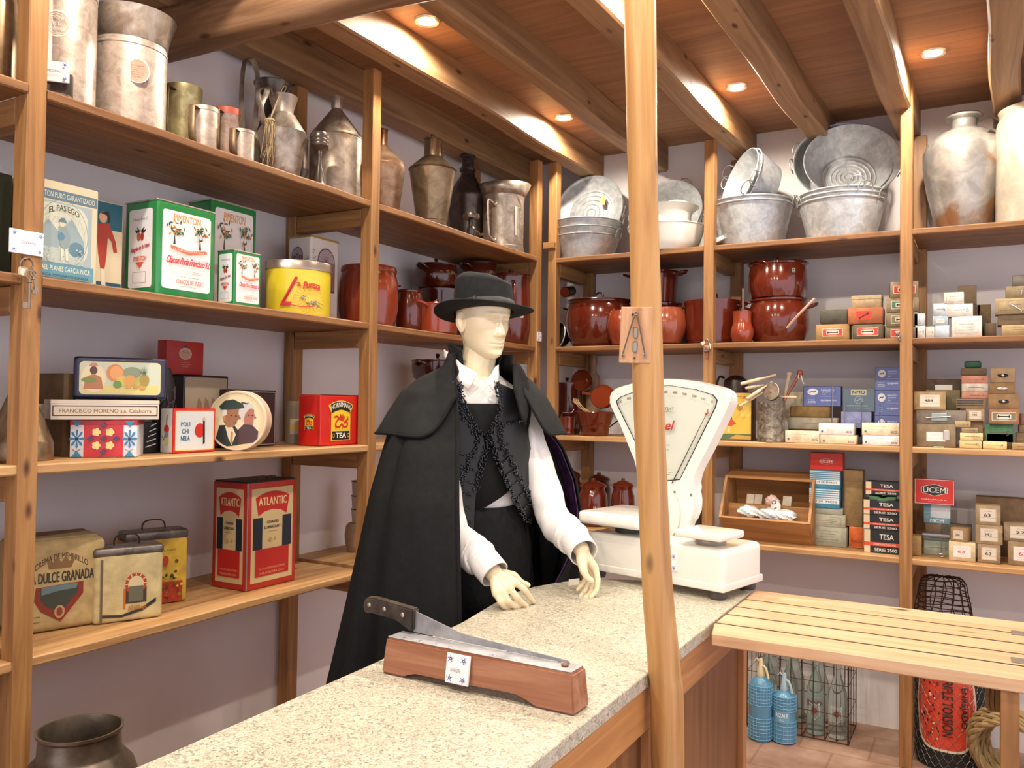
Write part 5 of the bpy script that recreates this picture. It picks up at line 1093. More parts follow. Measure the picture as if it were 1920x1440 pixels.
disc_basin('zinc_basin', 'huge round zinc basin with ringed bottom leaning on the nested tubs', 1597, 300, 85, .17, .42, R(14), 0, 6, .14, base=.62, hd=(-.25, -.05))
disc_basin('zinc_basin', 'second huge zinc basin standing just behind the ringed one', 1580, 302, 88, .21, .4, R(14), 0, 0, .14, base=.66, hd=(2.7, PI))
# amphora and milk can
o, r, h = turned('metal_amphora', 'large grey metal amphora with rust streak on the right-hand top shelf', 'amphora', 'R', .235, 1737, 1878, 216, zb,
    [(0, 0), (.62, 0), (.64, .01), (.9, .36), (1, .58), (.995, .68), (.99, .69), (.9, .76), (.6, .84), (.36, .872), (.33, .88), (.3, .9), (.32, .95), (.45, .97), (.46, .985), (.42, .99), (.3, .98), (.0, .975)], mottle('rusty_zinc', '8f8b86', 'b5b0a9', 'cdc7bf', .5, (.3, .45), 9, .15, '9a7454'), 'amphora pair' if False else None, seg=56)
b = nb(); lathe(b, [(0, h*.99), (r*.2, h*.995), (r*.42, h*.975), (r*.44, h*.985), (r*.4, h*1.0), (r*.12, h*1.005), (0, h*1.005)], 32); box(b, -.03, .03, -.006, .006, h*.99, h*1.025, .003); ob('stopper', b, T3, o)
strap(o, [(r*.33, -.01, h*.93), (r*.6, -.015, h*.95), (r*.82, -.015, h*.9), (r*.86, -.01, h*.82), (r*.8, 0, h*.78)], .03, .003, T1)
o, r, h = turned('milk_can', 'large pale zinc can with ring handle cut off by the right picture edge', 'can', 'R', .16, 1878, 2030, 205, zb, [(0, 0), (1, 0), (1, .84), (.97, .9), (.9, .95), (.95, 1), (.9, 1), (.86, .95), (0, .95)], mottle('pale_zinc', 'b0a797', 'cfc6b6', 'ddd5c8', .4, (.35, .5), 8, .15, 'b39a74'), seg=56)
strap(o, [(-r*.97, -.02, h*.84), (-r*1.12, -.03, h*.86), (-r*1.26, -.03, h*.8), (-r*1.2, -.03, h*.72), (-r*.98, -.02, h*.74)], .026, .004, T1)

# ============================================================= BACK SHELVES, SECOND ROW: ENAMEL POTS
zb = Z2+.001
P = U(1059, 548, 1, .22); b = nb(); rr = .03
lathe(b, [(0, 0), (rr, 0), (rr*1.02, .002), (rr, .09), (rr*.9, .095), (0, .095)], 32, M=Matrix.Rotation(PI/2+.2, 4, 'X') @ Matrix.Rotation(PI, 4, 'X')); o = ob('enamel_ladle_cup', b, plain('1d1413', .3, 0, 'dark_enamel', .5), None, (P.x, P.y, P.z)); tag(o, 'dark round cup with orange bottom lying on the dark bowl by the corner', 'cup')
b = nb(); lathe(b, [(0, 0), (rr*.93, 0), (rr*.93, .002), (0, .003)], 32, M=Matrix.Rotation(PI/2+.2, 4, 'X')); ob('cup_base', b, plain('a8482a', .35, 0, 'orange_base', .3), o, label='orange round base')
P = U(1047, 598, 1, .16); b = nb(); R0 = .075
lathe(b, [(0, -.06), (R0*.5, -.06), (R0*.9, -.03), (R0, 0), (R0*1.02, .002), (R0*.98, 0), (R0*.88, -.028), (0, -.055)], 40); o = ob('black_enamel_basin', b, plain('1a1a1c', .3, 0, 'black_enamel', .5), None, (P.x, P.y, zb+R0*.98)); o.rotation_euler = (R(80), 0, R(-35)); tag(o, 'black speckled basin with white rim standing on edge in the corner', 'basin')
b = nb(); tube(b, [(R0*1.015*cs(t), R0*1.015*sn(t), .001) for t in [i*2*PI/40 for i in range(40)]], .003, 6, True); ob('white_rim', b, whit(), o, label='white rim')
pot('enamel_stockpot', 'big lidded enamel stockpot with dark loop handle, left of the round pole', 'R', .2, 1060, 1186, 565, zb, [(0, 0), (.72, 0), (.78, .03), (.93, .22), (1, .5), (1, .65), (.95, .85), (.9, .93), (.92, .95), (.92, .985), (.88, 1), (.84, .98), (.84, .93), (.9, .6), (0, .1)], E1, .02, True, .82)
pot('round_enamel_pot', 'small round lidless pot just left of the pole, behind the mousetrap', 'R', .09, 1138, 1200, 583, zb, [(0, 0), (.5, 0), (.7, .05), (.95, .35), (1, .55), (.93, .85), (.78, .97), (.78, 1), (.72, 1), (.72, .96), (.88, .6), (0, .1)], clayred(), 0, False, 0)
pot('round_enamel_pot', 'small round pinkish-brown pot just right of the pole', 'R', .09, 1215, 1287, 578, zb, [(0, 0), (.5, 0), (.7, .05), (.95, .35), (1, .55), (.93, .85), (.78, .97), (.78, 1), (.72, 1), (.72, .96), (.88, .6), (0, .1)], plain('94482f', .2, 0, 'pinkish_enamel', .6), 0, False, 0)
o, r, h1 = pot('enamel_pot', 'lower pot behind the round pole, carrying a straight-sided pot', 'R', .28, 1186, 1282, 572, zb, POTS, E2, 0, False, 0)
o, r, h = pot('enamel_pot', 'straight-sided pot with two ear handles stacked behind the round pole', 'R', .28, 1180, 1275, 512, zb+h1+.002, [(0, 0), (.8, 0), (.88, .04), (.94, .9), (1, .94), (1, 1), (.94, 1), (.9, .9), (0, .06)], E1, 0, False, .9, k=1.2)
o, r, h = pot('enamel_pot', 'lidded enamel pot behind the first back post, with loop handle', 'R', .18, 1284, 1388, 566, zb, POTS, E1, .018, True, .85)
o, r, h = turned('clay_pitcher', 'small bright orange glazed pitcher with long stick handle', 'pitcher', 'R', .05, 1370, 1413, 584, zb, [(0, 0), (.7, 0), (.85, .05), (1, .25), (.98, .4), (.82, .58), (.78, .65), (.78, .97), (.8, 1), (.72, 1), (.72, .65), (.85, .4), (0, .1)], clayred(), seg=36)
rod(o, [(-.002, .01, h*.5), (-.0, .012, h*.98), (-.001, .015, h*1.75)], .005, plain('7a5a4c', .5), n=2)
o, r, h1 = pot('enamel_pot', 'large round lower pot of the stack right of the first back post', 'R', .17, 1404, 1516, 563, zb, [(0, 0), (.72, 0), (.8, .03), (.97, .3), (1, .5), (.96, .78), (.88, .93), (.93, .96), (.93, 1), (.86, 1), (.84, .93), (.9, .6), (0, .1)], E1, 0, False, .8)
rod(o, [(r*.45, -r*.92, h1*.3), (r*.9, -r*1.15, h1*.6), (r*1.35, -r*1.2, h1*.9)], .006, plain('c9a48c', .4, 0, 'wooden_spoon'), 'ladle_handle', n=3)
longhandle(o, r, h1, PI+.5, .04, .01, E1, .92)
o, r, h = pot('enamel_pot', 'upper lidded pot of the same stack, with a small green sticker', 'R', .17, 1404, 1512, 494, zb+h1+.002, [(0, 0), (.8, 0), (.88, .03), (.98, .25), (1, .45), (.95, .8), (.92, .9), (.96, .92), (.96, .97), (.9, 1), (.84, .98), (.84, .9), (.9, .6), (0, .1)], E1, .012, False, 0)
a = Art(.3); a.rr(-.008, .008, -.011, .011, .003, '9fb09a'); a.ell(0, .003, .004, .004, '3a3a2a'); a.rect(-.006, .006, -.008, -.005, '4a6a5a'); a.obj(o, (.0, 0, h*.7), name='sticker', bend=r*.99).rotation_euler = (0, 0, .75)
rod(o, [(-r*.55, -r*.78, h*.97), (-r*.2, -r*1.1, h*.93), (-r*.05, -r*1.12, h*.75)], .003, E1, 'wire_bail')

# ---- cardboard goods: (x0, x1, ytop, ybase-as-stack, front depth, depth, colour, label-art)
def bolt(a, x, z, L, c, ang=0.):
    d = (cs(ang), sn(ang)); a.line([(x-L/2*d[0], z-L/2*d[1]), (x+L/2*d[0], z+L/2*d[1])], L*.13, c)
    for s_ in (-1, 1): a.ell(x+s_*L/2*d[0], z+s_*L/2*d[1], L*.1, L*.14, c, 8)
def tag_art(w, h, kind, txt=''):
    a = Art(.55)
    if kind in ('bolt_red', 'bolt_green', 'bolt_olive'):
        c = {'bolt_red': 'c8412c', 'bolt_green': '46785e', 'bolt_olive': '7c7656'}[kind]; W, H = min(w*.4, .045), min(h*.36, .018)
        a.rr(-W, W, -H, H, .003, 'e5dcca'); a.rr(-W+.002, W-.002, -H+.002, H-.002, .002, c); a.rect(-W*.6, W*.6, -H*.5, H*.5, 'e5dcca'); bolt(a, 0, 0, W*.9, '2a2622')
        if H > .012: a.text('TORNILLOS', 0, H*.72, W, H*.2, 'f0e6d6'); a.text('CALIDAD', 0, -H*.74, W*.8, H*.2, 'f0e6d6')
    elif kind == 'red_print': a.rr(-w*.26, w*.18, -h*.26, h*.3, .003, 'c23a24'); bolt(a, -w*.04, .0, w*.28, '3a1c18', .5)
    elif kind == 'paper':
        W, H = w*.33, h*.34; a.rect(-W, W, -H, H, 'dcd0bb'); a.frame(-W+.0015, W-.0015, -H+.0015, H-.0015, .0007, '8a6f5c'); a.lines(-W*.7, W*.7, H*.35, H*.8, 1, '9a5a48', .0012); a.text(txt or '484', -W*.1, 0, W*.8, H*.45, '2e2a26', .0005); a.line([(-W+.002, -H*.38), (W-.002, -H*.38)], .0006, '8a6f5c')
    elif kind == 'paper_red': W, H = w*.33, h*.3; a.rect(-W, W, -H, H, 'eadfd6'); a.text(txt, -W*.1, 0, W*.8, H*.5, 'd0483a', .0005); a.lines(-W*.8, W*.8, H*.4, H*.9, 1, 'c98a7c', .001); a.lines(-W*.7, W*.7, -H*.9, -H*.35, 2, 'b9a08c', .0009)
    elif kind == 'print': a.frame(-w*.38, w*.38, -h*.3, h*.3, .0007, '6e5f4c'); a.lines(-w*.3, w*.3, -h*.22, h*.2, 2 if h < .05 else 3, '6e5f4c', .0014)
    elif kind == 'script': a.lines(-w*.36, w*.36, -h*.2, h*.25, 1, '6a4a38', .0022); a.text(txt or '75', w*.3, 0, w*.1, h*.25, '5a4030')
    elif kind == 'wrench': a.frame(-w*.42, w*.3, -h*.36, h*.36, .0008, '6a5c48'); a.lines(-w*.2, w*.2, h*.02, h*.16, 1, '5a4c3c', .002); a.lines(-w*.38, w*.26, -h*.28, -h*.2, 1, '5a4c3c', .0016)
    elif kind == 'white_label': a.rect(-w*.25, w*.25, -h*.25, h*.15, 'e9dfd8'); a.lines(-w*.2, w*.2, -h*.2, h*.1, 2, 'a88c86', .001)
    return a
def goods(label, x0, x1, yt, zb_, df, dp, col, kind=None, txt='', name='cardboard_box', yaw=0., cat='box', group=None, lid=None, bev=.0015, mat=None, fin=None):
    o, w, h = boxthing(name, label, cat, 'R', df, x0, x1, yt, zb_, dp, mat or card(col), group, bev, yaw, seg=1)
    if kind: front(tag_art(w, h, kind, txt), o, h, name='printed_label')
    if lid: b = nb(); box(b, -w/2-.0012, w/2+.0012, -.0012, dp+.0012, h*(1-lid), h+.0008, .001); ob('lid', b, mat or card(col), o)
    if fin: fin(o, w, h)
    return zb_+h+.0008
GS = 'screw boxes on the second back shelf'
z1 = goods('tan bolt box with red label, leftmost of the screw boxes', 1530, 1592, 608, zb, .06, .09, 'b08a58', 'bolt_red', group=GS)
goods('plain dark grey-green box on top of the leftmost tan bolt box', 1537, 1590, 580, z1, .06, .09, '565246', bev=.006, group=GS)
z1 = goods('olive box with orange screw label under the reddish box', 1598, 1656, 607, zb, .05, .09, '6a604a', 'bolt_red', bev=.006, group=GS)
z1 = goods('reddish cardboard box printed with a red bolt picture', 1590, 1655, 577, z1, .05, .1, 'b26a44', 'red_print', group=GS)
goods('plain tan box on top of the reddish bolt box', 1597, 1652, 554, z1, .06, .09, 'b39c78', lid=.3, group=GS)
z1 = goods('bottom box with red label in the tall screw-box stack by the post', 1660, 1722, 613, zb, .056, .09, '7a6c54', 'bolt_red', bev=.004, group=GS)
z1 = goods('olive-label bolt box, second from the bottom of the stack by the post', 1661, 1722, 585, z1, .056, .09, '85765c', 'bolt_olive', bev=.004, group=GS)
z1 = goods('green-label bolt box, third in the stack by the right post', 1662, 1722, 558, z1, .056, .09, '8f7d60', 'bolt_green', group=GS)
z1 = goods('crooked topmost bolt box of the stack by the right post', 1670, 1722, 528, z1, .06, .09, '8c7c62', 'bolt_red', yaw=.15, group=GS)
# bay right of the post
GB = 'small cartons right of the tall post'
white = 'ece6dc'
za = goods('small open white box of hooks next to the right post, bottom left', 1716, 1735, 611, zb, .056, .07, 'e8e2d8', 'script', 'x', group=GB)
goods('pale blue-white box on the open white box beside the right post', 1714, 1734, 588, za, .056, .07, 'd3d9dc', group=GB)
goods('tiny open white box second from the post', 1736, 1752, 612, zb, .056, .06, 'e5dccf', 'script', 'x', group=GB)
za = goods('pale blue box in the bottom row beside the tiny open box', 1753, 1780, 610, zb, .056, .07, 'c3d2da', group=GB)
za = goods('pale blue box with small white label, middle of its stack', 1749, 1778, 592, za, .056, .07, 'b9c9d2', 'white_label', group=GB)
goods('pale blue box with dark mark, topmost of the blue stack', 1750, 1776, 569, za, .056, .07, 'd0dbe0', 'script', 'b', group=GB)
za = goods('large open white box with printed frame at the bottom of the white pile', 1784, 1841, 593, zb, .056, .09, white, 'print', group=GB)
za = goods('open white box with red strip resting on the large white box', 1775, 1824, 570, za, .056, .08, white, 'script', '15', group=GB)
za = goods('small white box printed with numbers, on top of the white pile', 1770, 1807, 548, za, .056, .07, 'e9e2d2', 'print', group=GB)
za = goods('brown box standing behind the white pile, lower one', 1795, 1838, 572, zb, .2, .09, '80694c', group=GB)
goods('upright brown box with a hook sample behind the white pile', 1796, 1831, 535, za, .2, .08, '8f7c5e', group=GB)
goods('brown box with printed frame between white pile and spanner boxes', 1833, 1858, 571, zb, .2, .08, '8a7456', 'print', group=GB)
goods('low dark brown box in front of the brown boxes near the spanner pile', 1848, 1868, 606, zb, .1, .07, '6e5a42', group=GB)
za = goods('tan box printed with frame at the bottom of the spanner pile', 1878, 1945, 609, zb, .06, .09, 'b09a70', 'print', group=GB)
za = goods('dull box with a hook sample above the bottom tan box', 1871, 1945, 589, za, .07, .09, '7d6c55', 'script', group=GB)
def wr(o, w, h):
    b = nb(); tube(b, [(-w*.12, -.004, h*.62), (w*.12, -.004, h*.2)], .002, 6); tube(b, [(-w*.12+.005*cs(t), -.004, h*.62+.005*sn(t)) for t in [i*PI/4 for i in range(8)]], .0018, 6, True)
    tube(b, [(w*.17, -.004, h*.25), (w*.13, -.004, h*.2), (w*.12, -.004, h*.1)], .0018, 6); ob('sample_spanner', b, plain('c9c4bc', .25, .9), o)
za = goods('tan box with a steel spanner tied to its front', 1866, 1945, 559, za, .06, .09, 'ab9873', 'wrench', group=GB, fin=wr)
def hk(o, w, h): b = nb(); tube(b, [(-.001, -.003, h*.3), (.002, -.003, h*.65)], .0018, 6); ob('sample_hook', b, plain('d9d2c8', .25, .9), o)
za = goods('brown box with a small hook sample near the top of the spanner pile', 1886, 1945, 536, za, .07, .08, '8a7a5c', group=GB, fin=hk)
goods('small dark grey box on the very top of the spanner pile', 1898, 1945, 515, za, .08, .07, '6f6a60', bev=.005, group=GB)

# ============================================================= BACK SHELVES, THIRD ROW
zb = Z3+.001
pot('enamel_stockpot', 'dark tall stockpot in the corner behind the cape collar, third back shelf', 'R', .26, 1034, 1090, 718, zb, POTS, E2, .01, False, 0)
P = U(1042, 706, 1, .3); 
o, r, h = turned('rolling_pin', 'old wooden rolling pin standing upright against the wall', 'rolling pin', 'R', .36, 1098, 1124, 664, zb, [(0, 0), (.5, 0), (.8, .1), (.9, .14), (1, .16), (1, .7), (.9, .73), (.55, .76), (.45, .82), (.6, .9), (.55, .96), (.3, 1), (0, 1)], wood('rolling_pin', '7a6248', '95795a', 'a98d6c', 'z', .6), seg=28)
def pan(label, cpx, cpy, rpx, d, rot, depth=.05, mat=None, inner=None, hl=.12, ha=0.):
    P = U(cpx, cpy, 1, d); r = rpx*dep(P)/FPX; b = nb()
    lathe(b, [(0, 0), (r*.86, 0), (r*.94, .006), (r, depth*.9), (r*1.04, depth), (r*1.0, depth+.001), (r*.95, depth*.9), (r*.88, .01), (0, .006)], 44); o = ob('enamel_saucepan', b, mat or E1, None, P); o.rotation_euler = rot; tag(o, label, 'saucepan', 'enamel saucepans and lids')
    if inner: b = nb(); lathe(b, [(r*.93, depth*.88), (r*.86, .012), (0, .008)], 40); ob('grey_inside', b, plain(inner, .3, 0, 'grey_enamel', .4), o, label='pale grey enamel inside')
    c, s_ = cs(ha), sn(ha); b = nb(); tube(b, [(r*c, r*s_, depth*.85), ((r+hl)*c, (r+hl)*s_, depth)], .007, 8, flat=.5, r1=.009); ob('handle', b, mat or E1, o); return o
pan('small saucepan tilted sideways showing its grey inside, under the shelf by the rolling pin', 1086, 716, 20, .2, (R(-60), R(60), R(20)), .04, E1, '8f8f98', .05, 1.8)
o, r, h = pot('enamel_pot', 'wide enamel pot with sloping sides holding spoons, front of the third back shelf', 'R', .1, 1078, 1152, 772, zb, [(0, 0), (.66, 0), (.7, .04), (.74, .42), (.8, .46), (.97, .95), (1, .98), (.98, 1), (.94, .96), (.78, .5), (.66, .1), (0, .06)], E1, 0, False, 0)
rod(o, [(r*.1, -r*.78, h*.33), (r*.5, -r*1.0, h*.42), (r*.95, -r*1.1, h*.6)], .008, E1, n=3)
zp = zb+h
b = nb(); rg = random.Random(2)
for k_ in range(3):
    x_ = -.012*k_; tube(b, [(.0+x_, 0, .0), (-.05+x_, -.012, .03)], .004, 6, flat=.5)
    for q in range(4): tube(b, [(-.05+x_, -.012, .03), (-.052+x_-.004*q, -.014, .037+.003*q), (-.085+x_+.002*q, -.02, .058+.006*q+.003*k_)], .0018, 5, flat=.6)
FK = ob('wooden_forks', b, plain('e0bf92', .6, 0, 'pale_wood'), None, (o.location.x-.01, o.location.y-.01, zp-.008)); tag(FK, 'bunch of pale wooden forks sticking out of the wide enamel pot', 'cutlery')
pan('bright enamel saucepan standing on edge in the wide pot, its round base to the room', 1126, 746, 22, .09, (R(-80), 0, R(4)), .05, clayred(), None, .06, 3.3)
o, r, h = pot('enamel_pot', 'small enamel cup with wire bail left of the wide pot, third back shelf', 'R', .07, 1050, 1077, 781, zb, POTS, E1, 0, False, 0)
rod(o, [(-r, 0, h*.9), (-r*.6, -.01, h*1.2), (r*.6, -.01, h*1.2), (r, 0, h*1.4)], .0018, WR, 'wire_bail')
pan('flat lid-like pan with a long dark red handle rising toward the wall, behind the scale', 1196, 770, 34, .3, (R(20), R(-38), 0), .03, E2, None, .15, PI)
# folk-picture tin and coffee pot
o, w, h = boxthing('folk_dance_tin', 'yellow tin with a dancing girl picture half hidden behind the scale', 'tin', 'R', .06, 1338, 1409, 736, zb, .09, plain('5a2a1c', .4, .1, 'brown_tin_side'), bev=.003)
a = Art(.4); W, H = w/2-.003, h/2-.003; a.rect(-W, W, -H, H, 'd9b84a'); a.rect(-W, W, -H, -H+.03, '57704a'); a.poly([(-W*.2, -H+.006), (W, -H+.004), (W, -H+.02), (W*.2, -H+.026)], 'c29a4c'); a.rect(W*.45, W*.9, 0, H*.45, 'e3c65e')
a.ell(-W*.25, H*.3, .009, .011, '2c1c16', 12); a.poly([(-W*.5, H*.12), (-W*.2, H*.2), (0, -H*.1), (-W*.1, -H*.2), (-W*.55, -H*.2)], '3a2620'); a.poly([(-W*.6, -H*.15), (-W*.05, -H*.1), (W*.22, -H*.3), (-W*.1, -H*.42), (-W*.55, -H*.38)], 'c8562e')
for x_ in (-.5, -.2): a.poly([(W*x_, -H*.4), (W*x_+.005, -H*.4), (W*x_+.006, -H*.7), (W*x_-.002, -H*.7)], 'e8dcc4')
a.text('PIMENTON', W*.2, H*.82, W*1.2, .012, 'c23a2a', .0006); a.ell(W*.4, H*.4, .014, .016, 'b87a3a'); front(a, o, h, name='printed_front'); zq = zb+h+.001
o, r, h = turned('coffee_pot', 'dark brown metal coffee pot with black handle standing behind the folk picture tin', 'coffee pot', 'R', .25, 1356, 1402, 703, zb, [(0, 0), (1, 0), (1, .3), (.95, .88), (.9, .92), (.5, .98), (0, 1)], mottle('brown_pot', '2e221e', '4c3c36', '5e4c44', .3, (.25, .4), 9), seg=32)
strap(o, [(-r*.9, -.01, h*.95), (-r*1.3, -.01, h*.97), (-r*1.5, -.01, h*.85), (-r*1.4, -.01, h*.7), (-r, -.01, h*.68)], .014, .006, blk())
# tin can of wooden taps
o, r, h = turned('mottled_can', 'rusty mottled tin can full of wooden taps on the third back shelf', 'can', 'R', .06, 1421, 1470, 754, zb, [(0, 0), (1, 0), (1.02, .01), (1, .02), (1, .98), (1.02, 1), (.96, 1), (.95, .05), (0, .04)], mottle('rust_speckled_tin', '4c4138', '8d8272', 'c2b8a4', .4, (.35, .6), 45, .2, '5a3e30'), seg=36)
def peg(label, q0, q1, d0, d1, r0=.0085):
    A_ = U(*q0, 1, d0); B_ = U(*q1, 1, d1); b = nb(); n_ = 8; pts = [A_.lerp(B_, i/n_)-A_ for i in range(n_+1)]
    L = (B_-A_).length; vs = lathe(b, [(0, 0), (r0*.8, 0), (r0, .004), (r0, L*.52), (r0*.72, L*.55), (r0*.75, L*.62), (r0*.62, L*.66), (r0*.7, L*.97), (r0*.5, L), (0, L)], 16)
    M_ = (B_-A_).to_track_quat('Z', 'Y').to_matrix().to_4x4(); xf(b, vs, M_); o = ob('wooden_tap', b, wood('tap_wood', 'b79b78', 'd3b893', 'e3ccaa', 'z', .6), None, A_); tag(o, label, 'tap', 'wooden barrel taps in the mottled can')
peg('upper long wooden tap pointing left above the folk picture tin', (1389, 720), (1455, 703), -.01, .07)
peg('short wooden tap just below the upper long tap, end-on', (1398, 728), (1432, 722), -.01, .06, .007)
peg('third wooden tap pointing down-left toward the folk picture tin', (1400, 748), (1448, 716), .0, .07)
peg('lowest wooden tap pointing down-left, below the others', (1386, 762), (1440, 730), -.005, .07, .007)
peg('wooden tap pointing to the right behind the round tin lid', (1494, 745), (1450, 744), .06, .07, .007)
P = U(1448, 735, 1, .045); b = nb(); lathe(b, [(0, 0), (.043, 0), (.0445, .003), (.0445, .016), (.042, .018), (0, .018)], 36, M=Matrix.Rotation(PI/2, 4, 'X')); box(b, -.003, .003, -.03, -.018, -.004, .008); o = ob('round_tin_lid', b, tin(), None, (P.x, P.y+.01, P.z)); o.rotation_euler = (R(-10), 0, R(-20)); tag(o, 'round grey tin lid with a tab resting among the wooden taps', 'lid')
A_ = U(1470, 752, 1, .06); B_ = U(1500, 700, 1, .1); b = nb(); tube(b, [A_-A_, (B_-A_)*.5, B_-A_], .006, 8, r1=.008); ball(b, B_-A_, .016, (1, .8, 1.1), 12); o = ob('leather_stick', b, plain('7a3c28', .5, 0, 'red_leather'), None, A_); tag(o, 'reddish leather-topped stick rising out of the mottled can', 'stick')
b = nb()
for dx, dz in ((-.004, -.005), (.008, -.012), (.012, -.03)): tube(b, spline([B_-A_, B_-A_+Vector((dx, -.01, dz)), B_-A_+Vector((dx*1.6, -.012, dz-.022))], 4), .003, 6, flat=.4)
ob('leather_strips', b, plain('c9b8a4', .7), o, label='pale leather strips')
A2 = U(1470, 752, 1, .08); B2 = U(1480, 702, 1, .12); b = nb(); tube(b, [(0, 0, 0), (B2-A2)*.6, B2-A2], .007, 8, r1=.01); ball(b, B2-A2, .014, (1.1, .8, .8), 12); o = ob('leather_stick', b, plain('a8937c', .7, 0, 'pale_leather'), None, A2); tag(o, 'paler frayed stick just left of the reddish leather stick', 'stick')
# nail and gear boxes
def kg(o, w, h, q=''):
    a = Art(.5); a.ell(-w*.4, -h*.2, .005, .005, '3f6f86', 12); a.lines(-w*.3, 0, -h*.3, h*.05, 2, 'b09c8c', .001); a.lines(-w*.25, w*.2, h*.12, h*.3, 1, 'c98f7c', .0012); a.text('3KG', w*.36, -h*.22, w*.17, h*.2, '6a5260', .0004); front(a, o, h, name='printed_front')
GK = 'white three-kilo nail boxes'
K_ = dict(df=.05, dp=.1, col='e6d3b6', group=GK, fin=kg)
goods('cream 3KG nail box directly beside the mottled can', 1472, 1536, 808, zb, **K_)
za = goods('cream 3KG nail box at the bottom of the middle pair', 1538, 1605, 816, zb, **K_); goods('white 3KG nail box on top of the middle pair', 1535, 1600, 794, za, **dict(K_, col='efe9e2'))
za = goods('white 3KG nail box at the bottom of the pair by the right post', 1617, 1686, 817, zb, **dict(K_, df=.056, col='f2efee')); za2 = goods('3KG nail box with yellow tape on top of the pair by the post', 1616, 1686, 793, za, **dict(K_, df=.056, col='efe2c4'))
def blu(o, w, h, t='QUIJANO'):
    a = Art(.35, .2); W, H = w/2-.002, h/2-.002; a.rect(-W, W, -H, H, '5e6ba6'); a.ell(-W*.5, H*.45, W*.3, H*.34, 'e2dfe0'); a.poly([(-W*.68, H*.42), (-W*.6, H*.5), (-W*.42, H*.5), (-W*.34, H*.62), (-W*.34, H*.46), (-W*.44, H*.42), (-W*.4, H*.3), (-W*.48, H*.4), (-W*.6, H*.4), (-W*.66, H*.28)], '2e3557')
    a.text('DEPOSITO', W*.3, H*.62, W*.7, H*.13, 'd8dcec', .0003); a.text('QUIJANO', W*.3, H*.42, W*.66, H*.13, 'd8dcec', .0003); a.text('S.A.', W*.1, H*.22, W*.22, H*.12, 'd8dcec'); a.line([(-W*.1, -.0), (W*.8, -.0)], .001, 'c9cde0')
    a.lines(-W*.85, -W*.25, -H*.75, -H*.3, 3, 'd8dcec', .002); a.text('QUIJANO', W*.35, -H*.45, W*.85, H*.2, 'd8dcec', .0005); front(a, o, h, name='printed_front')
GQ = 'blue printed nail packets'
def blub(label, x0, x1, yt, zz, df, dp=.05, c='7a84b0', fin=blu): return goods(label, x0, x1, yt, zz, df, dp, c, group=GQ, fin=fin, name='nail_packet')
zz = goods('dull brown carton under the blue horse packet', 1478, 1530, 805, zb, .17, .09, '8f826c', group=None); zz = goods('open pale box with brown edges under the brown parcel', 1477, 1570, 783, zz, .16, .09, 'a39a88', 'script', 'K'); 
zp_ = goods('crumpled brown paper parcel in front of the blue horse packet', 1481, 1556, 762, zz, .17, .08, '86683c', bev=.005)
blub('blue packet with white horse oval, leftmost of the blue ones', 1506, 1577, 724, zp_, .2, .05, '3c3f66')
goods('pale cardboard piece standing on the left behind the brown parcel', 1472, 1506, 735, zp_-.02 if False else zz, .27, .02, 'b9ae98')
za = goods('blue and white carton laid under the slate blue packet', 1577, 1633, 772, zb+.03, .17, .09, '8e93bd', fin=lambda o, w, h: front(tag_art(w, h, 'script', 'Q'), o, h, name='printed_label')); 
za0 = goods('hidden grey carton at the base behind the middle nail boxes', 1578, 1634, 802, zb, .17, .09, '7d7a80')
def nmq(o, w, h):
    a = Art(.3, .2); W, H = w/2-.002, h/2-.002; a.rect(-W, W, -H, H, '5a6d7c'); a.rect(-W*.5, W*.5, H*.45, H*.95, 'b9b59a'); a.text('NMQ', 0, H*.7, W*.8, H*.33, '33424c', .0012); a.ring(0, 0, W*.26, W*.26, .002, 'a9b6bc'); a.line([(-W*.12, -.004), (W*.12, .006)], .004, 'a9b6bc'); a.text('NUEVA MONTAÑA', -W*.1, -H*.5, W*1.4, H*.13, 'b9c2c6', .0003); a.lines(-W*.1, W*.8, -H*.85, -H*.7, 1, 'a9b2b6'); front(a, o, h, name='printed_front')
goods('slate blue packet with large letters on a pale plate', 1580, 1640, 729, za, .19, .05, '6d7c88', fin=nmq, name='nail_packet', group=GQ)
za = blub('lowest blue horse packet, just visible above the taped box', 1640, 1690, 780, zb, .2, .06)
za = blub('middle blue horse packet in the tall pile by the right post', 1640, 1690, 732, za, .2, .06); blub('top blue horse packet in the tall pile by the right post', 1641, 1690, 688, za, .2, .06)
for q, z1_, lb in ((1559, 724, 'thin bolt standing in front of the leftmost blue packet'), (1582, 752, 'thin bolt standing left of the slate blue packet'), (1614, 755, 'thin bolt standing right of the slate blue packet'), (1649, 755, 'thin shiny bolt standing before the tall blue pile')):
    s = sp('R', .14, q, zb); h = zt('R', .14, s, z1_)-zb; b = nb(); tube(b, [(0, 0, 0), (0, 0, h)], .0022, 6); box(b, -.004, .004, -.004, .004, h-.003, h+.002, .001); tag(ob('long_bolt', b, plain('8d8a90', .3, .8), None, (s, .155, zb)), lb, 'bolt', 'long bolts among the nail packets')
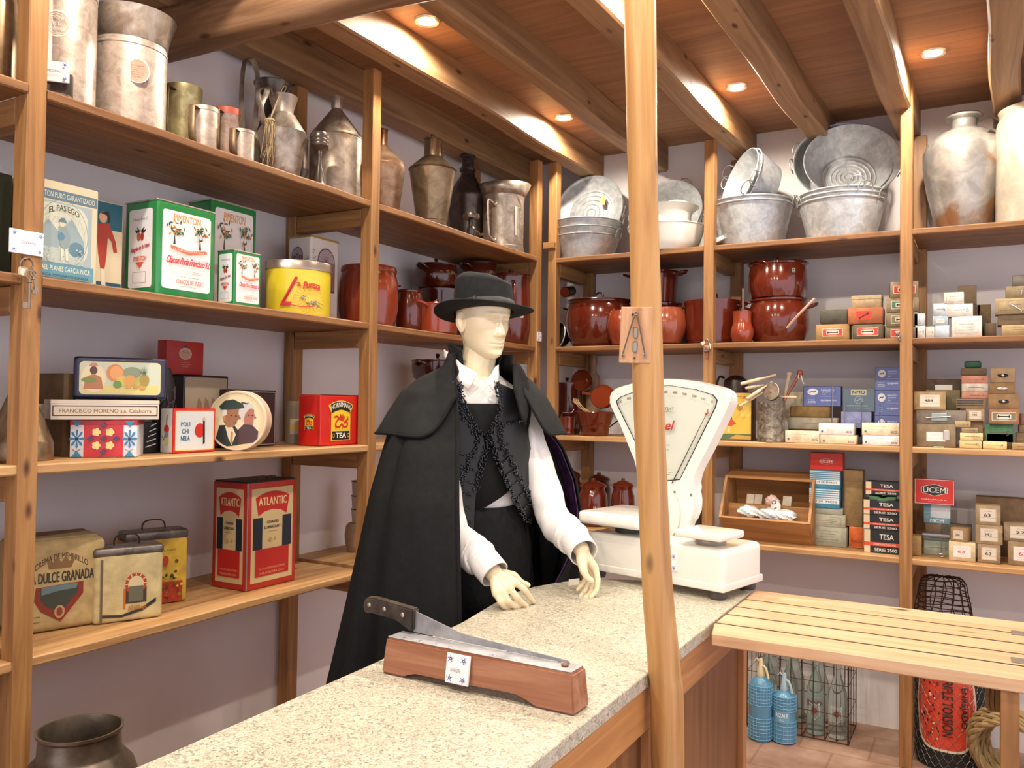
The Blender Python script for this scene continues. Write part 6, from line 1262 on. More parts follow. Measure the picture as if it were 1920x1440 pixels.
# third-row right bay pile
GR = 'hardware cartons on the right-hand third shelf'
g = lambda *a_, **k_: goods(*a_, **dict(dict(group=GR), **k_))
def latch(o, w, h, c='9aa39c', s=1.):
    b = nb(); box(b, -w*.2, w*.14, -.004, -.0005, h*.2, h*.8, .003); 
    q = ob('sample_hinge', b, plain(c, .35, .7), o); b = nb(); tube(b, [(-w*.3, -.008, h*.42), (w*.2, -.008, h*.55)], .003*s, 8); ob('sample_bar', b, plain('a59f94', .3, .8), o)
za = g('brown box with sticky tape and a metal latch sample, bottom left by the post', 1719, 1792, 795, zb, .056, .09, '8d7a5e', 'white_label', fin=lambda o, w, h: (lambda b: (box(b, w*.18, w*.36, -.005, -.0005, h*.3, h*.75, .004), ob('sample_latch', b, plain('c2b9ac', .3, .8), o)))(nb()))
za = g('grey-brown box with green hinge and rod tied on, second up by the post', 1718, 1811, 769, za, .06, .09, '83776a', fin=latch)
g('tan box with white number label 484, on top by the post', 1714, 1773, 734, za, .056, .09, 'b59a6a', 'paper', '484')
g('long dull box lying behind the 484 box, lower', 1736, 1800, 731, za, .17, .08, '8f8462')
g('dark box with pale label behind the post, upper back row', 1737, 1802, 710, za+.06, .18, .08, '5c4c3c', 'white_label')
zm = g('brown box column base under the number 185 box', 1809, 1843, 790, zb, .1, .09, '8a6f50')
zm = g('tan box with number label 185 in the middle column', 1811, 1846, 766, zm, .08, .09, 'b0946a', 'paper', '185')
zm = g('box with three dark metal bars on its front', 1793, 1849, 748, zm, .085, .09, '9b7f5c', fin=lambda o, w, h: [(lambda b: (box(b, -w*.48, w*.4, -.004, -.0005, h*t, h*t+.003), ob('metal_bar', b, plain('4a4a50', .3, .7), o)))(nb()) for t in (.3, .55, .8)])
for t_, (yt_, c_) in enumerate(((735, 'c99078'), (719, 'd9cdb9'), (704, 'c88c74'))):
    zm = g(['pinkish printed box, lowest of the three with red print', 'cream printed box between the two pinkish boxes', 'pinkish printed box, upper one under the dull box'][t_], 1803, 1853, yt_, zm, .09, .08, c_, 'script', '55')
zm = g('dull brown box under the small green packet', 1801, 1850, 690, zm, .09, .08, '6a5a40', 'script', '2', bev=.004)
g('small crumpled dark green packet on the very top', 1808, 1840, 677, zm, .1, .06, '2f5a44', bev=.006)
zr = g('green box low in the right column', 1847, 1900, 795, zb+.028, .09, .08, '4c7a58', 'script', '5'); g('dim brown box beneath the green one', 1850, 1900, 813, zb, .09, .08, '6b5a44')
zr = g('reddish brown box with olive bolt label, right column', 1854, 1911, 767, zr, .07, .09, 'a8744a', 'bolt_olive')
def lock(c):
    def f(o, w, h):
        b = nb(); vs = ball(b, (0, -.004, h*.5), .02, (1, .25, .36), 20); ob('sample_plate', b, plain(c, .3, .5), o); b = nb(); ball(b, (0, -.009, h*.5), .0055, (1, .5, 1), 10); ob('sample_knob', b, plain('d9d4cc', .25, .8), o)
    return f
zr = g('brown box with dark grey escutcheon sample', 1853, 1911, 739, zr, .075, .09, '9a7a54', fin=lock('2c2c34'))
zr = g('brown box with white enamel escutcheon sample', 1855, 1903, 718, zr, .08, .08, '97764e', fin=lock('e4e0da'))
g('topmost pale brown box with black oval escutcheon', 1857, 1904, 690, zr, .08, .08, 'ab8f6c', fin=lock('17181a'), bev=.003)
zs_ = g('small yellowish label box at the shelf edge, lower of a pair', 1799, 1841, 826, zb, .02+.036, .06, 'd9c48c', 'script', '75'); zs_ = g('small yellowish label box stacked on its twin', 1800, 1843, 812, zs_, .056, .06, 'e0cc96', 'script', '75'); zs_ = g('tiny tan box above the yellowish pair', 1803, 1833, 802, zs_, .056, .05, 'a8916a', 'script', '4'); g('tiny tan box with print, topmost of the small ones', 1790, 1820, 790, zs_, .056, .05, 'b39c72', 'script', '2')
g('long yellowish box alone at the shelf edge right of the pair', 1843, 1888, 828, zb, .056, .05, 'dcc88e', 'script', '5'); g('small upright tan box behind the long yellowish one', 1842, 1867, 803, zb, .12, .05, '9d8560', 'print')
g('brown box at the far right end of the third shelf', 1898, 1950, 831, zb, .056, .06, 'b09468', 'script', '7'); zz = g('brown box in the rear far right of third shelf', 1905, 1960, 812, zb, .13, .08, '8d7656', 'script', '7'); zz = g('another brown box stacked at the far right edge', 1910, 1960, 797, zz, .13, .08, '98815e', 'script', '1'); g('dim reddish box, highest at the far right edge', 1913, 1960, 776, zz, .13, .08, '9c7a6a')
P = U(1760, 841, 1, .03); b = nb(); box(b, -.02, .02, -.03, .0, 0, .003, .001); tag(ob('paper_slip', b, plain('efe9dc', .6), None, (P.x, .048, zb)), 'white paper slip lying on the edge of the right-hand third shelf', 'paper')

# ============================================================= BACK SHELVES, FOURTH ROW
zb = Z4+.001
JAR = [(0, 0), (.68, 0), (.74, .03), (.95, .3), (1, .55), (.95, .78), (.8, .92), (.82, .95), (.84, 1), (.76, 1), (.74, .92), (.85, .6), (0, .1)]
def jar(label, x0, x1, yt, d, m, yl):
    o, r, h = turned('lidded_jar', label, 'jar', 'R', d, x0, x1, yt, zb, JAR, m, 'glazed red-brown lidded jars', seg=44)
    b = nb(); hl = .04; lathe(b, [(r*.88, h-.002), (r*.9, h+.004), (r*.8, h+.014), (r*.3, h+hl*.75), (r*.14, h+hl*.8), (r*.16, h+hl*.95), (r*.14, h+hl*1.1), (0, h+hl*1.12)], 36); ob('lid', b, m, o); return o, r, h
o, r, h = jar('foremost glazed jar with a small white emblem, behind the left sleeve', 1083, 1139, 912, .12, E1, 0)
a = Art(.3); a.rr(-.007, .007, -.009, .009, .003, 'd9d3c4'); a.poly([(-.004, -.002), (0, .006), (.004, -.002)], '3a3a30'); a.obj(o, (0, 0, h*.5), name='emblem', bend=r*.99).rotation_euler = (0, 0, .55)
jar('smaller glazed jar on the right, next to the round pole', 1145, 1190, 912, .12, E1, 0)
jar('glazed jar behind the two front jars', 1098, 1146, 900, .3, E2, 0)
jar('dark jar at the left end, almost behind the purple lining', 1050, 1090, 892, .2, E2, 0)
o, r, h = turned('wicker_bowl', 'small dark wicker bowl seen between scale and post, bottom back shelf', 'bowl', 'R', .15, 1286, 1322, 958, zb, [(0, 0), (.8, 0), (1, .6), (1, 1), (.9, 1), (0, .3)], card('4a3e32', 'wicker'))
P = U(1308, 940, 1, .16); b = nb(); lathe(b, [(0, 0), (.03, 0), (.045, .008), (.046, .01), (.03, .005), (0, .004)], 32); o2 = ob('enamel_plate', b, whit(), None, (P.x, P.y, zb+h+.045)); o2.rotation_euler = (R(75), 0, R(-20)); tag(o2, 'white plate with brown rim standing in the wicker bowl', 'plate')
b = nb(); tube(b, [(.045*cs(t), .045*sn(t), .009) for t in [i*2*PI/32 for i in range(32)]], .0018, 6, True); ob('brown_rim', b, plain('4a2c20', .3), o2)
# wooden crate drawer, open towards the room
wc = wood('crate_wood', '8f6237', 'b5824e', 'c7955f', 'x', .6, .8)
c = [Vector(U(*q)) for q in ((1352, 876, 1, .05), (1340, 1000, 1, .05))]
CRM = Matrix
CX0, CX1 = sp('R', .05, 1352, zb), sp('R', .05, 1530, zb)
CRT = emp('wooden_crate', 'tilted open wooden crate holding bags and small packets, bottom back shelf', 'crate', ((CX0+CX1)/2, .06, zb), 0)
w_ = (CX1-CX0)/2
# side profile (y,z): opening faces the room and up
def yz(b, poly, x0, x1):
    a_ = [b.verts.new((x0, y, z)) for y, z in poly]; c_ = [b.verts.new((x1, y, z)) for y, z in poly]; n = len(poly); b.faces.new(a_); b.faces.new(c_[::-1])
    for i in range(n): b.faces.new((a_[i], c_[i], c_[(i+1) % n], a_[(i+1) % n]))
F0, F1, K0, K1 = (-.03, .105), (.10, .0), (.22, .27), (.34, .12)   # front lip top, bottom front, back top, back bottom
F0 = (-.056, .115); B0 = (.06, .0); K1 = (.28, .13); K0 = (.2, .335)
sidep = [B0, K1, K0, (.06, .31), F0]
for x0, x1 in ((-w_, -w_+.012), (w_-.03, w_-.018)): b = nb(); yz(b, sidep, x0, x1); ob('side_board', b, wood('crate_wood', '8f6237', 'b5824e', 'c7955f', 'z', .6, .8), CRT)
def board(p, q, t, name='board'):
    (y0, z0), (y1, z1) = p, q; d = math.hypot(y1-y0, z1-z0); n = (-(z1-z0)/d*t, (y1-y0)/d*t); b = nb(); yz(b, [(y0, z0), (y1, z1), (y1+n[0], z1+n[1]), (y0+n[0], z0+n[1])], -w_+.0125, w_-.0305); ob(name, b, wc, CRT)
board(F0, B0, .011, 'front_board'); board(B0, K1, .011, 'bottom_board'); board(K1, K0, .011, 'back_board'); board(K0, (.06, .31), .011, 'top_board')
M_ = Vector(((CX0+CX1)/2, .06, zb))
# contents
def blob(name, label, x, y, z, sc, m, cat='bag', grp='paper bags in the wooden crate', seed=1):
    b = nb(); vs = ball(b, (0, 0, 0), 1, (1, 1, 1), 24); rg_ = random.Random(seed); ph = [rg_.uniform(0, 6) for _ in range(6)]
    for v in vs:
        p = v.co.copy(); k = 1+.12*sn(p.x*5+ph[0])*sn(p.y*6+ph[1])+.09*sn(p.z*9+ph[2]+p.x*7); v.co = Vector((p.x*sc[0]*k, p.y*sc[1]*k, p.z*sc[2]*k))
    o = ob(name, b, m, None, M_+Vector((x, y, z+.03))); tag(o, label, cat, grp); return o
pw_ = plain('e6e6e2', .7, 0, 'white_bag'); pg_ = plain('cfd3d4', .6, 0, 'grey_bag')
o = blob('paper_bag', 'white bag with green scribbles at the front left of the crate', -.09, .0, .115, (.055, .045, .03), pw_, seed=2); a = Art(.6); [a.line([(-.03+.015*i, -.008+.004*(i % 2)), (-.02+.015*i, .006)], .0015, '5f9a86') for i in range(4)]; a.obj(o, (0, -.046, .008), name='green_marks')
blob('paper_bag', 'crumpled white bag with grey print in the front middle of the crate', .0, .005, .11, (.052, .04, .028), pg_, seed=5); blob('paper_bag', 'white bag with violet marks at the front right of the crate', .075, .01, .108, (.055, .042, .028), pw_, seed=7)
o = blob('paper_bag', 'tall white bag with a dark round logo leaning in the middle', .03, .03, .145, (.022, .012, .045), pw_, seed=9); o.rotation_euler = (R(-35), R(-20), 0); a = Art(.6); a.ell(0, .015, .012, .01, '2e3a4a'); a.ell(0, .015, .008, .006, 'dfe3e4'); a.line([(-.006, -.02), (.008, -.016)], .004, '3a4a6a'); a.obj(o, (0, -.0135, .002), name='printed_logo')
blob('screw_bag', 'clear bag of small red parts in the upper compartment', .0, .09, .16, (.034, .022, .032), plain('d9b8ae', .4), 'bag', None, 11)
for x_, lb in ((-.105, 'first'), (-.07, 'second'), (.07, 'third')):
    b = nb(); box(b, -.015, .015, 0, .002, 0, .04); box(b, -.015, .015, .028, .03, 0, .04); box(b, -.015, -.013, .002, .028, 0, .04); box(b, .013, .015, .002, .028, 0, .04); box(b, -.013, .013, .002, .028, 0, .002)
    o = ob('parts_tray', b, card('b8ad98'), None, M_+Vector((x_, .085, .175))); o.rotation_euler = (R(-25), 0, .0); o.scale = (1.35, 1.2, 1.25); tag(o, 'small grey tray of screws, %s from the left in the crate' % lb, 'tray', 'small trays in the crate')
    b = nb(); rg_ = random.Random(int(x_*1000)); [ball(b, (rg_.uniform(-.01, .01), rg_.uniform(.006, .024), rg_.uniform(.02, .036)), .003, (1, 1, 1), 6) for _ in range(30)]; q = ob('screws', b, plain('5c4a36', .4, .6), o); q['kind'] = 'stuff'
b = nb(); box(b, -w_+.014, w_-.032, .068, .073, .085, .175); ob('divider', b, wc, CRT)
# packets to the right of the crate
GF = 'catalogue boxes on the bottom back shelf'
f = lambda *a_, **k_: goods(*a_, **dict(dict(group=GF), **k_))
def stripes(c, n, txt):
    def F(o, w, h):
        a = Art(.4); W, H = w/2-.001, h/2-.001
        for i in range(n): a.rect(-W, W, H-(i+.8)*2*H*.55/n, H-(i+.3)*2*H*.55/n, 'dfe6ea'); a.L -= 1
        a.L += 1; a.rect(-W, W, -H*.55, -H*.12, 'e3e6e6'); a.text(txt, 0, -H*.34, W*1.6, H*.22, '2c4652', .0004); front(a, o, h, name='printed_front')
    return F
zl = f('lowest pale green box under the blue striped stack', 1517, 1587, 988, zb, .14, .1, 'b0b09a', 'print')
zl = f('second pale green box under the blue striped stack', 1519, 1585, 965, zl, .14, .1, 'bcbba4', 'print'); zl = f('narrow grey box between green boxes and blue stripes', 1522, 1580, 953, zl, .145, .09, 'a5a592')
zl = f('lower blue and white striped box in the tall stack', 1517, 1574, 916, zl, .14, .09, '4f9ab8', fin=stripes('', 5, 'MCM  MCM')); zl = f('upper blue and white striped box in the tall stack', 1518, 1575, 882, zl, .14, .09, '4f9ab8', fin=stripes('', 5, 'MCM MCM MCM'))
def ucem(big):
    def F(o, w, h):
        a = Art(.35, .2); W, H = w/2-.001, h/2-.001; c = 'd2301f'
        if big: a.rect(-W, W, -H, H, 'ecd8cc')
        a.rect(-W+.002, W-.002, -H+.002, H-.002, c); z = H*.15 if big else 0; k = W*.68 if big else W*.42; hz = H*.5 if big else H*.36
        hx = lambda s_: [(-k*s_, z-hz*.45*s_), (-k*s_, z+hz*.45*s_), (0, z+hz*s_), (k*s_, z+hz*.45*s_), (k*s_, z-hz*.45*s_), (0, z-hz*s_)]
        a.poly(hx(1), 'efe6d8'); a.poly(hx(.94), '1d2a28' if big else c); a.text('UCEM', 0, z, k*1.7, hz*.85, 'efe9dc', .001 if big else .0006)
        if big: a.text('CERRAJERA, S. A.', 0, -H*.65, W*1.3, H*.12, 'f0ddd0', .0004); a.lines(-W*.3, W*.3, -H*.85, -H*.75, 1, 'f0ddd0', .001)
        front(a, o, h, name='printed_front')
    return F
f('red box with hexagon emblem on the blue striped stack', 1519, 1580, 849, zl, .14, .07, 'cf4a34', fin=ucem(0))
zo = f('orange box with dark lettering on the shelf behind the lock boxes', 1592, 1620, 988, zb, .17, .08, 'd96a30', fin=lambda o, w, h: (lambda a: (a.frame(-w*.48, w*.48, -h*.48, h*.48, .001, 'e6d6bc'), a.text('PLACAS', 0, -h*.2, w*.7, h*.13, '7a1f14', .0005), front(a, o, h, name='printed_front')))(Art(.4)))
f('tall plain brown carton standing on the orange box', 1583, 1617, 882, zo, .17, .08, '9a7d54', lid=.2)
def tesa(o, w, h):
    a = Art(.4, .1); W, H = w/2-.0008, h/2-.0008; a.rect(-W, W, -H, H, '24262b'); a.rect(-W, -W*.68, -H, H, 'd9c6a0'); a.text('TESA', W*.2, H*.42, W*.75, H*.45, 'e6e0d4', .0008); a.rect(-W, W, -H*.4, -H*.08, 'd4553c'); a.text('CERRADURAS TUBULARES', W*.1, -H*.24, W*1.2, H*.16, 'f0d8c8'); a.text('SERIE 2500', W*.15, -H*.72, W*1.2, H*.28, 'e6e0d4', .0005); front(a, o, h, name='printed_front')
GT = 'black lock boxes with pale lettering'
zt_ = zb; ntx = ('lowest', 'second', 'third', 'topmost')
for i_, yt_ in enumerate((994, 966, 938)):
    zt_ = goods('%s black and orange lock box in the stack of four by the post' % ntx[i_], 1619+(i_ == 0), 1691, yt_, zt_, .07, .1, '2a2a2e', group=GT, fin=tesa, name='lock_box')
b = nb(); ss = sp('R', .07, 1654, zt_); vs = []
xs = [-.055+.11*i/12 for i in range(13)]; rw = [[b.verts.new((x, y, .009+.006*abs(sn(x*30))-(.004 if abs(x) < .01 else 0)+.002*y*50)) for y in (-.012, .03, .07)] for x in xs]
for p_, q_ in zip(rw, rw[1:]):
    for k_ in range(2): b.faces.new((p_[k_], q_[k_], q_[k_+1], p_[k_+1]))
for x_ in (0,): pass
o = ob('green_cloth', b, card('4f7a58', 'green_felt'), None, (ss, .08, zt_)); md = o.modifiers.new('s', 'SOLIDIFY'); md.thickness = .016; md.offset = -1; tag(o, 'folded green cloth between the topmost and third lock boxes', 'cloth')
goods('topmost black lock box resting on the green cloth', 1623, 1689, 904, zt_+.022, .075, .09, '2a2a2e', group=GT, fin=tesa, name='lock_box')
goods('plain tan box end in front of the lock boxes beside the post', 1682, 1712, 1001, zb, .053, .05, 'b3946a', name='cardboard_box', group=GF) if False else None
# bay right of post
zl = goods('tan box lying just right of the tall post, lowest left', 1708, 1727, 1005, zb, .1, .08, 'b08c58', 'print', group=GF)
zl2 = f('pale green-grey box under the metal rod', 1732, 1785, 1014, zb, .16, .1, 'a5b0a0', 'script'); zl2 = f('blue-grey box with white print under the metal rod', 1731, 1790, 1004, zl2, .16, .1, '8c9ca0', 'script'); 
b = nb(); s0 = sp('R', .1, 1728, zb); s1 = sp('R', .1, 1782, zb); box(b, 0, s1-s0, 0, .016, 0, .011, .002); tag(ob('steel_bar', b, plain('b0b0b4', .28, .85), None, (s0, .12, zl2+.0)), 'flat steel bar lying across the boxes right of the tall post', 'bar')
zc_ = f('brown box behind the steel bar carrying the blue card box', 1735, 1780, 982, zl2, .2, .06, '7c6650'); zc_ = f('blue and white card box under the big red emblem box', 1732, 1782, 945, zc_, .2, .05, '8fb4bd', fin=lambda o, w, h: (lambda a: ([a.rect(-w*.5, -w*.25, h*(.42-.16*i), h*(.5-.16*i), '5f93a0') for i in range(4)], a.rect(-w*.24, w*.5, -h*.2, h*.5, 'c9cfd0'), a.text('MCM', 0, -h*.36, w*.5, h*.16, 'e6eaea', .0006), front(a, o, h, name='printed_front')))(Art(.4)))
f('big red box with black hexagon emblem standing right of the tall post', 1715, 1789, 899, zc_, .17, .03, 'd2402c', fin=ucem(1))
f('small grey hardware box left of the number boxes', 1765, 1822, 984, zb+.035, .19, .06, '5a544c'); f('shadowy brown box base behind the shears', 1768, 1822, 1005, zb, .19, .06, '5f5244')
zn = f('cream 63 box with red number at the front of the bottom shelf', 1779, 1829, 1017, zb, .058, .09, 'd9c39a', 'paper_red', '63'); f('small tan box turned sideways on the cream 63 box', 1781, 1812, 990, zn, .07, .07, 'a8895c', 'paper', '264', yaw=-.35)
zn = f('lowest box of the 63 column in the middle', 1833, 1876, 1021, zb, .07, .09, 'a98f6c', 'paper', '63'); zn = f('middle box of the 63 column with number 292', 1829, 1880, 985, zn, .07, .09, 'ac9068', 'paper', '292'); f('topmost box of the 63 column with open flaps', 1829, 1876, 948, zn, .075, .09, 'b09772', 'paper', '63')
zn = f('lowest carton at the right edge with red 63 number', 1890, 1950, 1017, zb, .08, .09, 'a18966', 'paper_red', '63'); zn = f('middle carton at the right edge with number 27', 1882, 1950, 982, zn, .09, .09, '9c8568', 'paper', '27'); f('big plain brown carton at the back right edge of the bottom shelf', 1830, 1960, 935, zb+.085, .3, .1, '85694a'); f('brown carton carrying the big plain one at the back', 1835, 1960, 1000, zb, .3, .1, '7a6044')
P = U(1765, 1030, 1, .1); b = nb(); tube(b, [(0, 0, .07), (0, 0, .014)], .003, 8); tube(b, [(.011*cs(t)+.0, 0, .006*sn(t)+.006) for t in [i*PI/6 for i in range(12)]], .0022, 6, True); tag(ob('key_tool', b, plain('b9b4ac', .25, .9), None, (P.x, .11, zb+.004)), 'steel key-shaped tool standing beside the cream 63 box', 'tool')
# ============================================================= UNDER THE FLAP
zf = FLOOR+.001
def siphon(label, px, y, hpx, capc, mesh_lbl):
    s = sp('R', y, px, zf); P = Vector((s, y, zf)); k = dep(P)/FPX; r = 21*k; h = zt('R', y, s, hpx)-zf
    gl = plain('5b93b4', .25, 0, 'blue_siphon_glass', .5); b = nb(); lathe(b, scp([(0, 0), (.9, 0), (1, .03), (1, .78), (.93, .88), (.6, .95), (.35, .98), (0, 1)], r, h), 36); o = ob('soda_siphon', b, gl, None, P); tag(o, label, 'soda siphon', 'blue soda siphons')
    for z0, z1 in ((.04, .36), (.56, .86)) if not mesh_lbl else ((.03, .42), (.62, .9)):
        b = nb(); n = 6 if not mesh_lbl else 5
        for i in range(n+1):
            z = h*(z0+(z1-z0)*i/n); tube(b, [(r*1.03*cs(t), r*1.03*sn(t), z) for t in [q*2*PI/28 for q in range(28)]], .0015, 4, True)
        for q in range(22): t = q*2*PI/22; tube(b, [(r*1.03*cs(t), r*1.03*sn(t), h*z0), (r*1.03*cs(t), r*1.03*sn(t), h*z1)], .0014, 4)
        ob('plastic_netting', b, plain('79b2d2', .4, 0, 'blue_netting'), o)
    b = nb(); lathe(b, [(0, h-.01), (.016, h-.01), (.02, h+.005), (.014, h+.03), (.01, h+.06), (.008, h+.075), (0, h+.078)], 20); tube(b, spline([(0, 0, h+.045), (.022, -.01, h+.04), (.034, -.014, h+.01), (.038, -.016, h-.01)], 4), .0055, 8); tube(b, [(0, 0, h+.055), (-.02, 0, h+.075), (-.03, 0, h+.06)], .004, 6)
    ob('siphon_head', b, plain(capc, .35, 0, 'siphon_head', .3), o)
    if mesh_lbl: a = Art(.3); a.rect(-.034, .034, -.026, .026, '6ea6c6', 8); a.text('RIZALE', 0, .008, .056, .018, 'e6ecf0', .001); a.lines(-.02, .02, -.018, -.006, 2, 'dfe8ee', .002); a.obj(o, (0, 0, h*.52), name='printed_label', bend=r*1.05)
    return o
siphon('blue soda siphon with cream head, left one under the pine flap', 1426, .0, 1265, 'e0cfa8', False)
siphon('blue soda siphon with pale blue head and white print, right of the cream-headed one', 1470, .03, 1292, 'a9c3cc', True)
# wire crate with swing-top bottles
cx0, cx1 = 1.085, 1.55; cy0, cy1, chh = .13, .40, .40
CRR = emp('wire_bottle_crate', 'rusty wire bottle crate standing on the floor against the back wall', 'bottle crate', ((cx0+cx1)/2, (cy0+cy1)/2, zf))
O_ = CRR.location; rw_ = plain('4c3a32', .5, .6, 'rusty_wire')
b = nb()
def T3p(*pts, r=.0022, closed=False): tube(b, [Vector(p)-Vector((O_.x, O_.y, 0)) for p in pts], r, 5, closed)
for z in (.004, .13, .27, .385): T3p((cx0, cy0, z), (cx1, cy0, z), (cx1, cy1, z), (cx0, cy1, z), closed=True, r=.0032 if z in (.004, .385) else .0022)
for i in range(10):
    x = cx0+(cx1-cx0)*i/9; T3p((x, cy0, .385), (x, cy0, .004), (x, cy1, .004), (x, cy1, .385))
for i in range(4): y = cy0+(cy1-cy0)*i/3; T3p((cx0, y, .385), (cx0, y, .004), (cx1, y, .004), (cx1, y, .385))
T3p((cx1, cy0, .41), (cx1, cy0, 0), r=.004)
ob('wire_frame', b, rw_, CRR)
def glassmat():
    if 'glass' in _mc: return _mc['glass']
    m, t, bb, N, K = nt('bottle_glass'); bb.inputs['Base Color'].default_value = (.78, .88, .84, 1); bb.inputs['Roughness'].default_value = .05; bb.inputs['Transmission Weight'].default_value = .92; bb.inputs['IOR'].default_value = 1.3; _mc['glass'] = m; return m
b = nb(); lathe(b, scp([(0, 0), (.95, 0), (1, .02), (1, .5), (.9, .6), (.42, .78), (.33, .84), (.33, .95), (.38, .96), (.38, 1), (0, 1)], .043, .36), 28); BT = ob('swing_top_bottle', b, glassmat(), None, (0, 0, 0))
b = nb(); lathe(b, [(0, .361), (.012, .361), (.014, .366), (.012, .376), (0, .38)], 16); cp_ = ob('ceramic_stopper', b, plain('d9cfc0', .2, 0, 'stopper', .4), BT)
b = nb(); tube(b, spline([(-.016, 0, .33), (-.022, 0, .345), (-.016, 0, .372), (0, 0, .38), (.016, 0, .372), (.022, 0, .345), (.016, 0, .33)], 3), .0014, 5); ob('wire_bail', b, WR, BT)
a = Art(.3); a.line([(-.024, .03), (-.02, .015), (-.026, -.02), (0, -.05), (.026, -.02), (.02, .015), (.024, .03), (.008, .02), (0, .028), (-.008, .02), (-.024, .03)], .003, 'dfe0dc'); a.ell(0, -.005, .014, .014, '8f4a40')
a.obj(BT, (0, 0, .12), name='painted_shield', bend=.0435)
bl_ = []
for rw2, (yy, pxs) in enumerate(((.2, (1441, 1480, 1530, 1571)), (.32, (1412, 1452, 1492, 1537)))):
    for q, px in enumerate(pxs):
        o = BT if not bl_ else copytree(BT); bl_.append(o); o.location = (min(cx1-.05, max(cx0+.05, sp('R', yy, px, zf+.3))), yy, zf+.008)
        tag(o, 'clear swing-top bottle, %s from the left in the %s row of the wire crate' % (('first', 'second', 'third', 'fourth')[q], ('front', 'rear')[rw2]), 'bottle', 'swing-top bottles in the wire crate')
# netting roll
s = sp('R', .12, 1779, zf); k = dep((s, .12, zf))/FPX; r = 60*k; hR = .52
b = nb(); lathe(b, [(0, 0), (r*.96, 0), (r, .03), (r, hR-.03), (r*.96, hR), (r*.5, hR), (r*.5, hR-.05), (0, hR-.05)], 40); RL = ob('netting_roll', b, card('232022', 'dark_roll'), None, (s, .18, zf)); tag(RL, 'dark roll of wire netting with a big red printed label, standing on the floor', 'wire netting roll')
b = nb(); n = 26; m_ = 17
for i in range(n):
    for j in range(m_):
        t = 2*PI*(i+(j % 2)*.5)/n; z = .015+j*(hR-.03)/m_; rr = r*1.025+.003*sn(i*3.3+j)
        for sg in (-1, 1):
            t2 = t+sg*PI/n; z2 = z+(hR-.03)/m_*.7
            tube(b, [(rr*cs(t), rr*sn(t), z), (rr*cs(t2), rr*sn(t2), z2)], .001, 4)
        tube(b, [(rr*cs(t), rr*sn(t), z-(hR-.03)/m_*.3), (rr*cs(t), rr*sn(t), z)], .001, 4)
nn = ob('wire_netting', b, plain('8e8a80', .4, .7, 'galvanised_netting'), RL); nn['kind'] = 'stuff'
a = Art(.5); H_ = .2; a.add([(.135*cs(t)*(1.12 if abs(cs(t)) > .7 else 1), .005+H_*sn(t)) for t in [i*2*PI/40 for i in range(40)]], [tuple(range(40))], 'e6ddc8') if False else None
def rrect(a, W, H, c, n=16):
    # tall rounded panel, cut in vertical strips so that it bends round the roll
    p = [];
    for i in range(n+1): x = -W+2*W*i/n; z = H*math.sqrt(max(0, 1-(abs(x)/W)**5)); p += [(x, -z), (x, z)]
    a.add(p, [(2*i, 2*i+2, 2*i+3, 2*i+1) for i in range(n)], c)
rrect(a, .135, .2, 'ddd2bc'); rrect(a, .126, .19, 'd2452e')
rg = random.Random(12)
for i in range(46): x, z = rg.uniform(-.1, -.02), rg.uniform(-.15, .15); q = rg.uniform(.004, .01); a.poly([(x, z-q), (x+q*.7, z), (x, z+q), (x-q*.6, z+q*.3)], rg.choice(['1f1a1a', '1f1a1a', 'd8cdb6', '7a2a20']))
a.text('TRIPLE TORSION', .012, .0, .26, .038, '231c1c', .0012, rot=-PI/2); a.text('ENREJADO', .07, .0, .17, .03, '231c1c', .0012, rot=-PI/2)
a.obj(RL, (0, 0, hR*.55), name='red_printed_label', bend=r*1.008, label='red label with black vertical letters').rotation_euler = (0, 0, -.1)
# wire basket on the roll
sb = sp('R', .2, 1768, zf+hR+.02); k = dep((sb, .2, .5))/FPX; rb = 52*k; hB = zt('R', .2, sb, 1080)-(zf+hR)-.004
b = nb()
for j in range(12):
    f = j/11; rr = rb*(1-.35*f**2.2); z = f*hB*.97; tube(b, [(rr*cs(t)*(1+.03*sn(3*t+j)), rr*sn(t)*.8, z+.004*sn(4*t+j)) for t in [i*2*PI/22 for i in range(22)]], .0024, 5, True)
for i in range(16):
    t = i*2*PI/16; tube(b, spline([(rb*(1-.35*f**2.2)*cs(t+.1*sn(f*9+i)), rb*(1-.35*f**2.2)*sn(t)*.8, f*hB*.97) for f in (0, .25, .5, .75, 1)]+[(0, 0, hB)], 3), .0024, 5)
o = ob('wire_basket', b, plain('3a241c', .6, .4, 'rusted_basket_wire'), None, (sb, .2, zf+hR+.002)); tag(o, 'rusty woven wire basket upside down on the netting roll', 'basket')
# ropes
def rope(b, pts, r, tw=38, closed=False):
    pts = [Vector(p) for p in pts]; n = len(pts)
    for st in range(3):
        out = []; L = 0; prev = None
        for i, p in enumerate(pts):
            t = (pts[(i+1) % n]-pts[i-1]) if closed else (pts[min(i+1, n-1)]-pts[max(i-1, 0)]); t.normalize()
            u = t.cross(Vector((0, 0, 1)) if prev is None else prev.cross(t)) if prev is None else prev-t*prev.dot(t)
            u.normalize(); prev = u; w = t.cross(u)
            if i: L += (pts[i]-pts[i-1]).length
            a_ = L*tw/r*.02+st*2*PI/3; out.append(p+(u*cs(a_)+w*sn(a_))*r*.5)
        tube(b, out, r*.55, 6)
rpm = card('9c8358', 'sisal_rope')
P = U(1898, 1400, 1, -.02); b = nb()
for j in range(5):
    rr = .165-.016*abs(j-2); y_ = -.05+.026*j; rope(b, [(rr*cs(t)*1.0, y_+.012*sn(t*2+j), rr*.98*sn(t)) for t in [i*2*PI/60 for i in range(61)]], .017)
for j in range(3): rr = .13-.012*j; rope(b, [(rr*cs(t), -.03+.03*j, rr*sn(t)) for t in [i*2*PI/60 for i in range(61)]], .015)
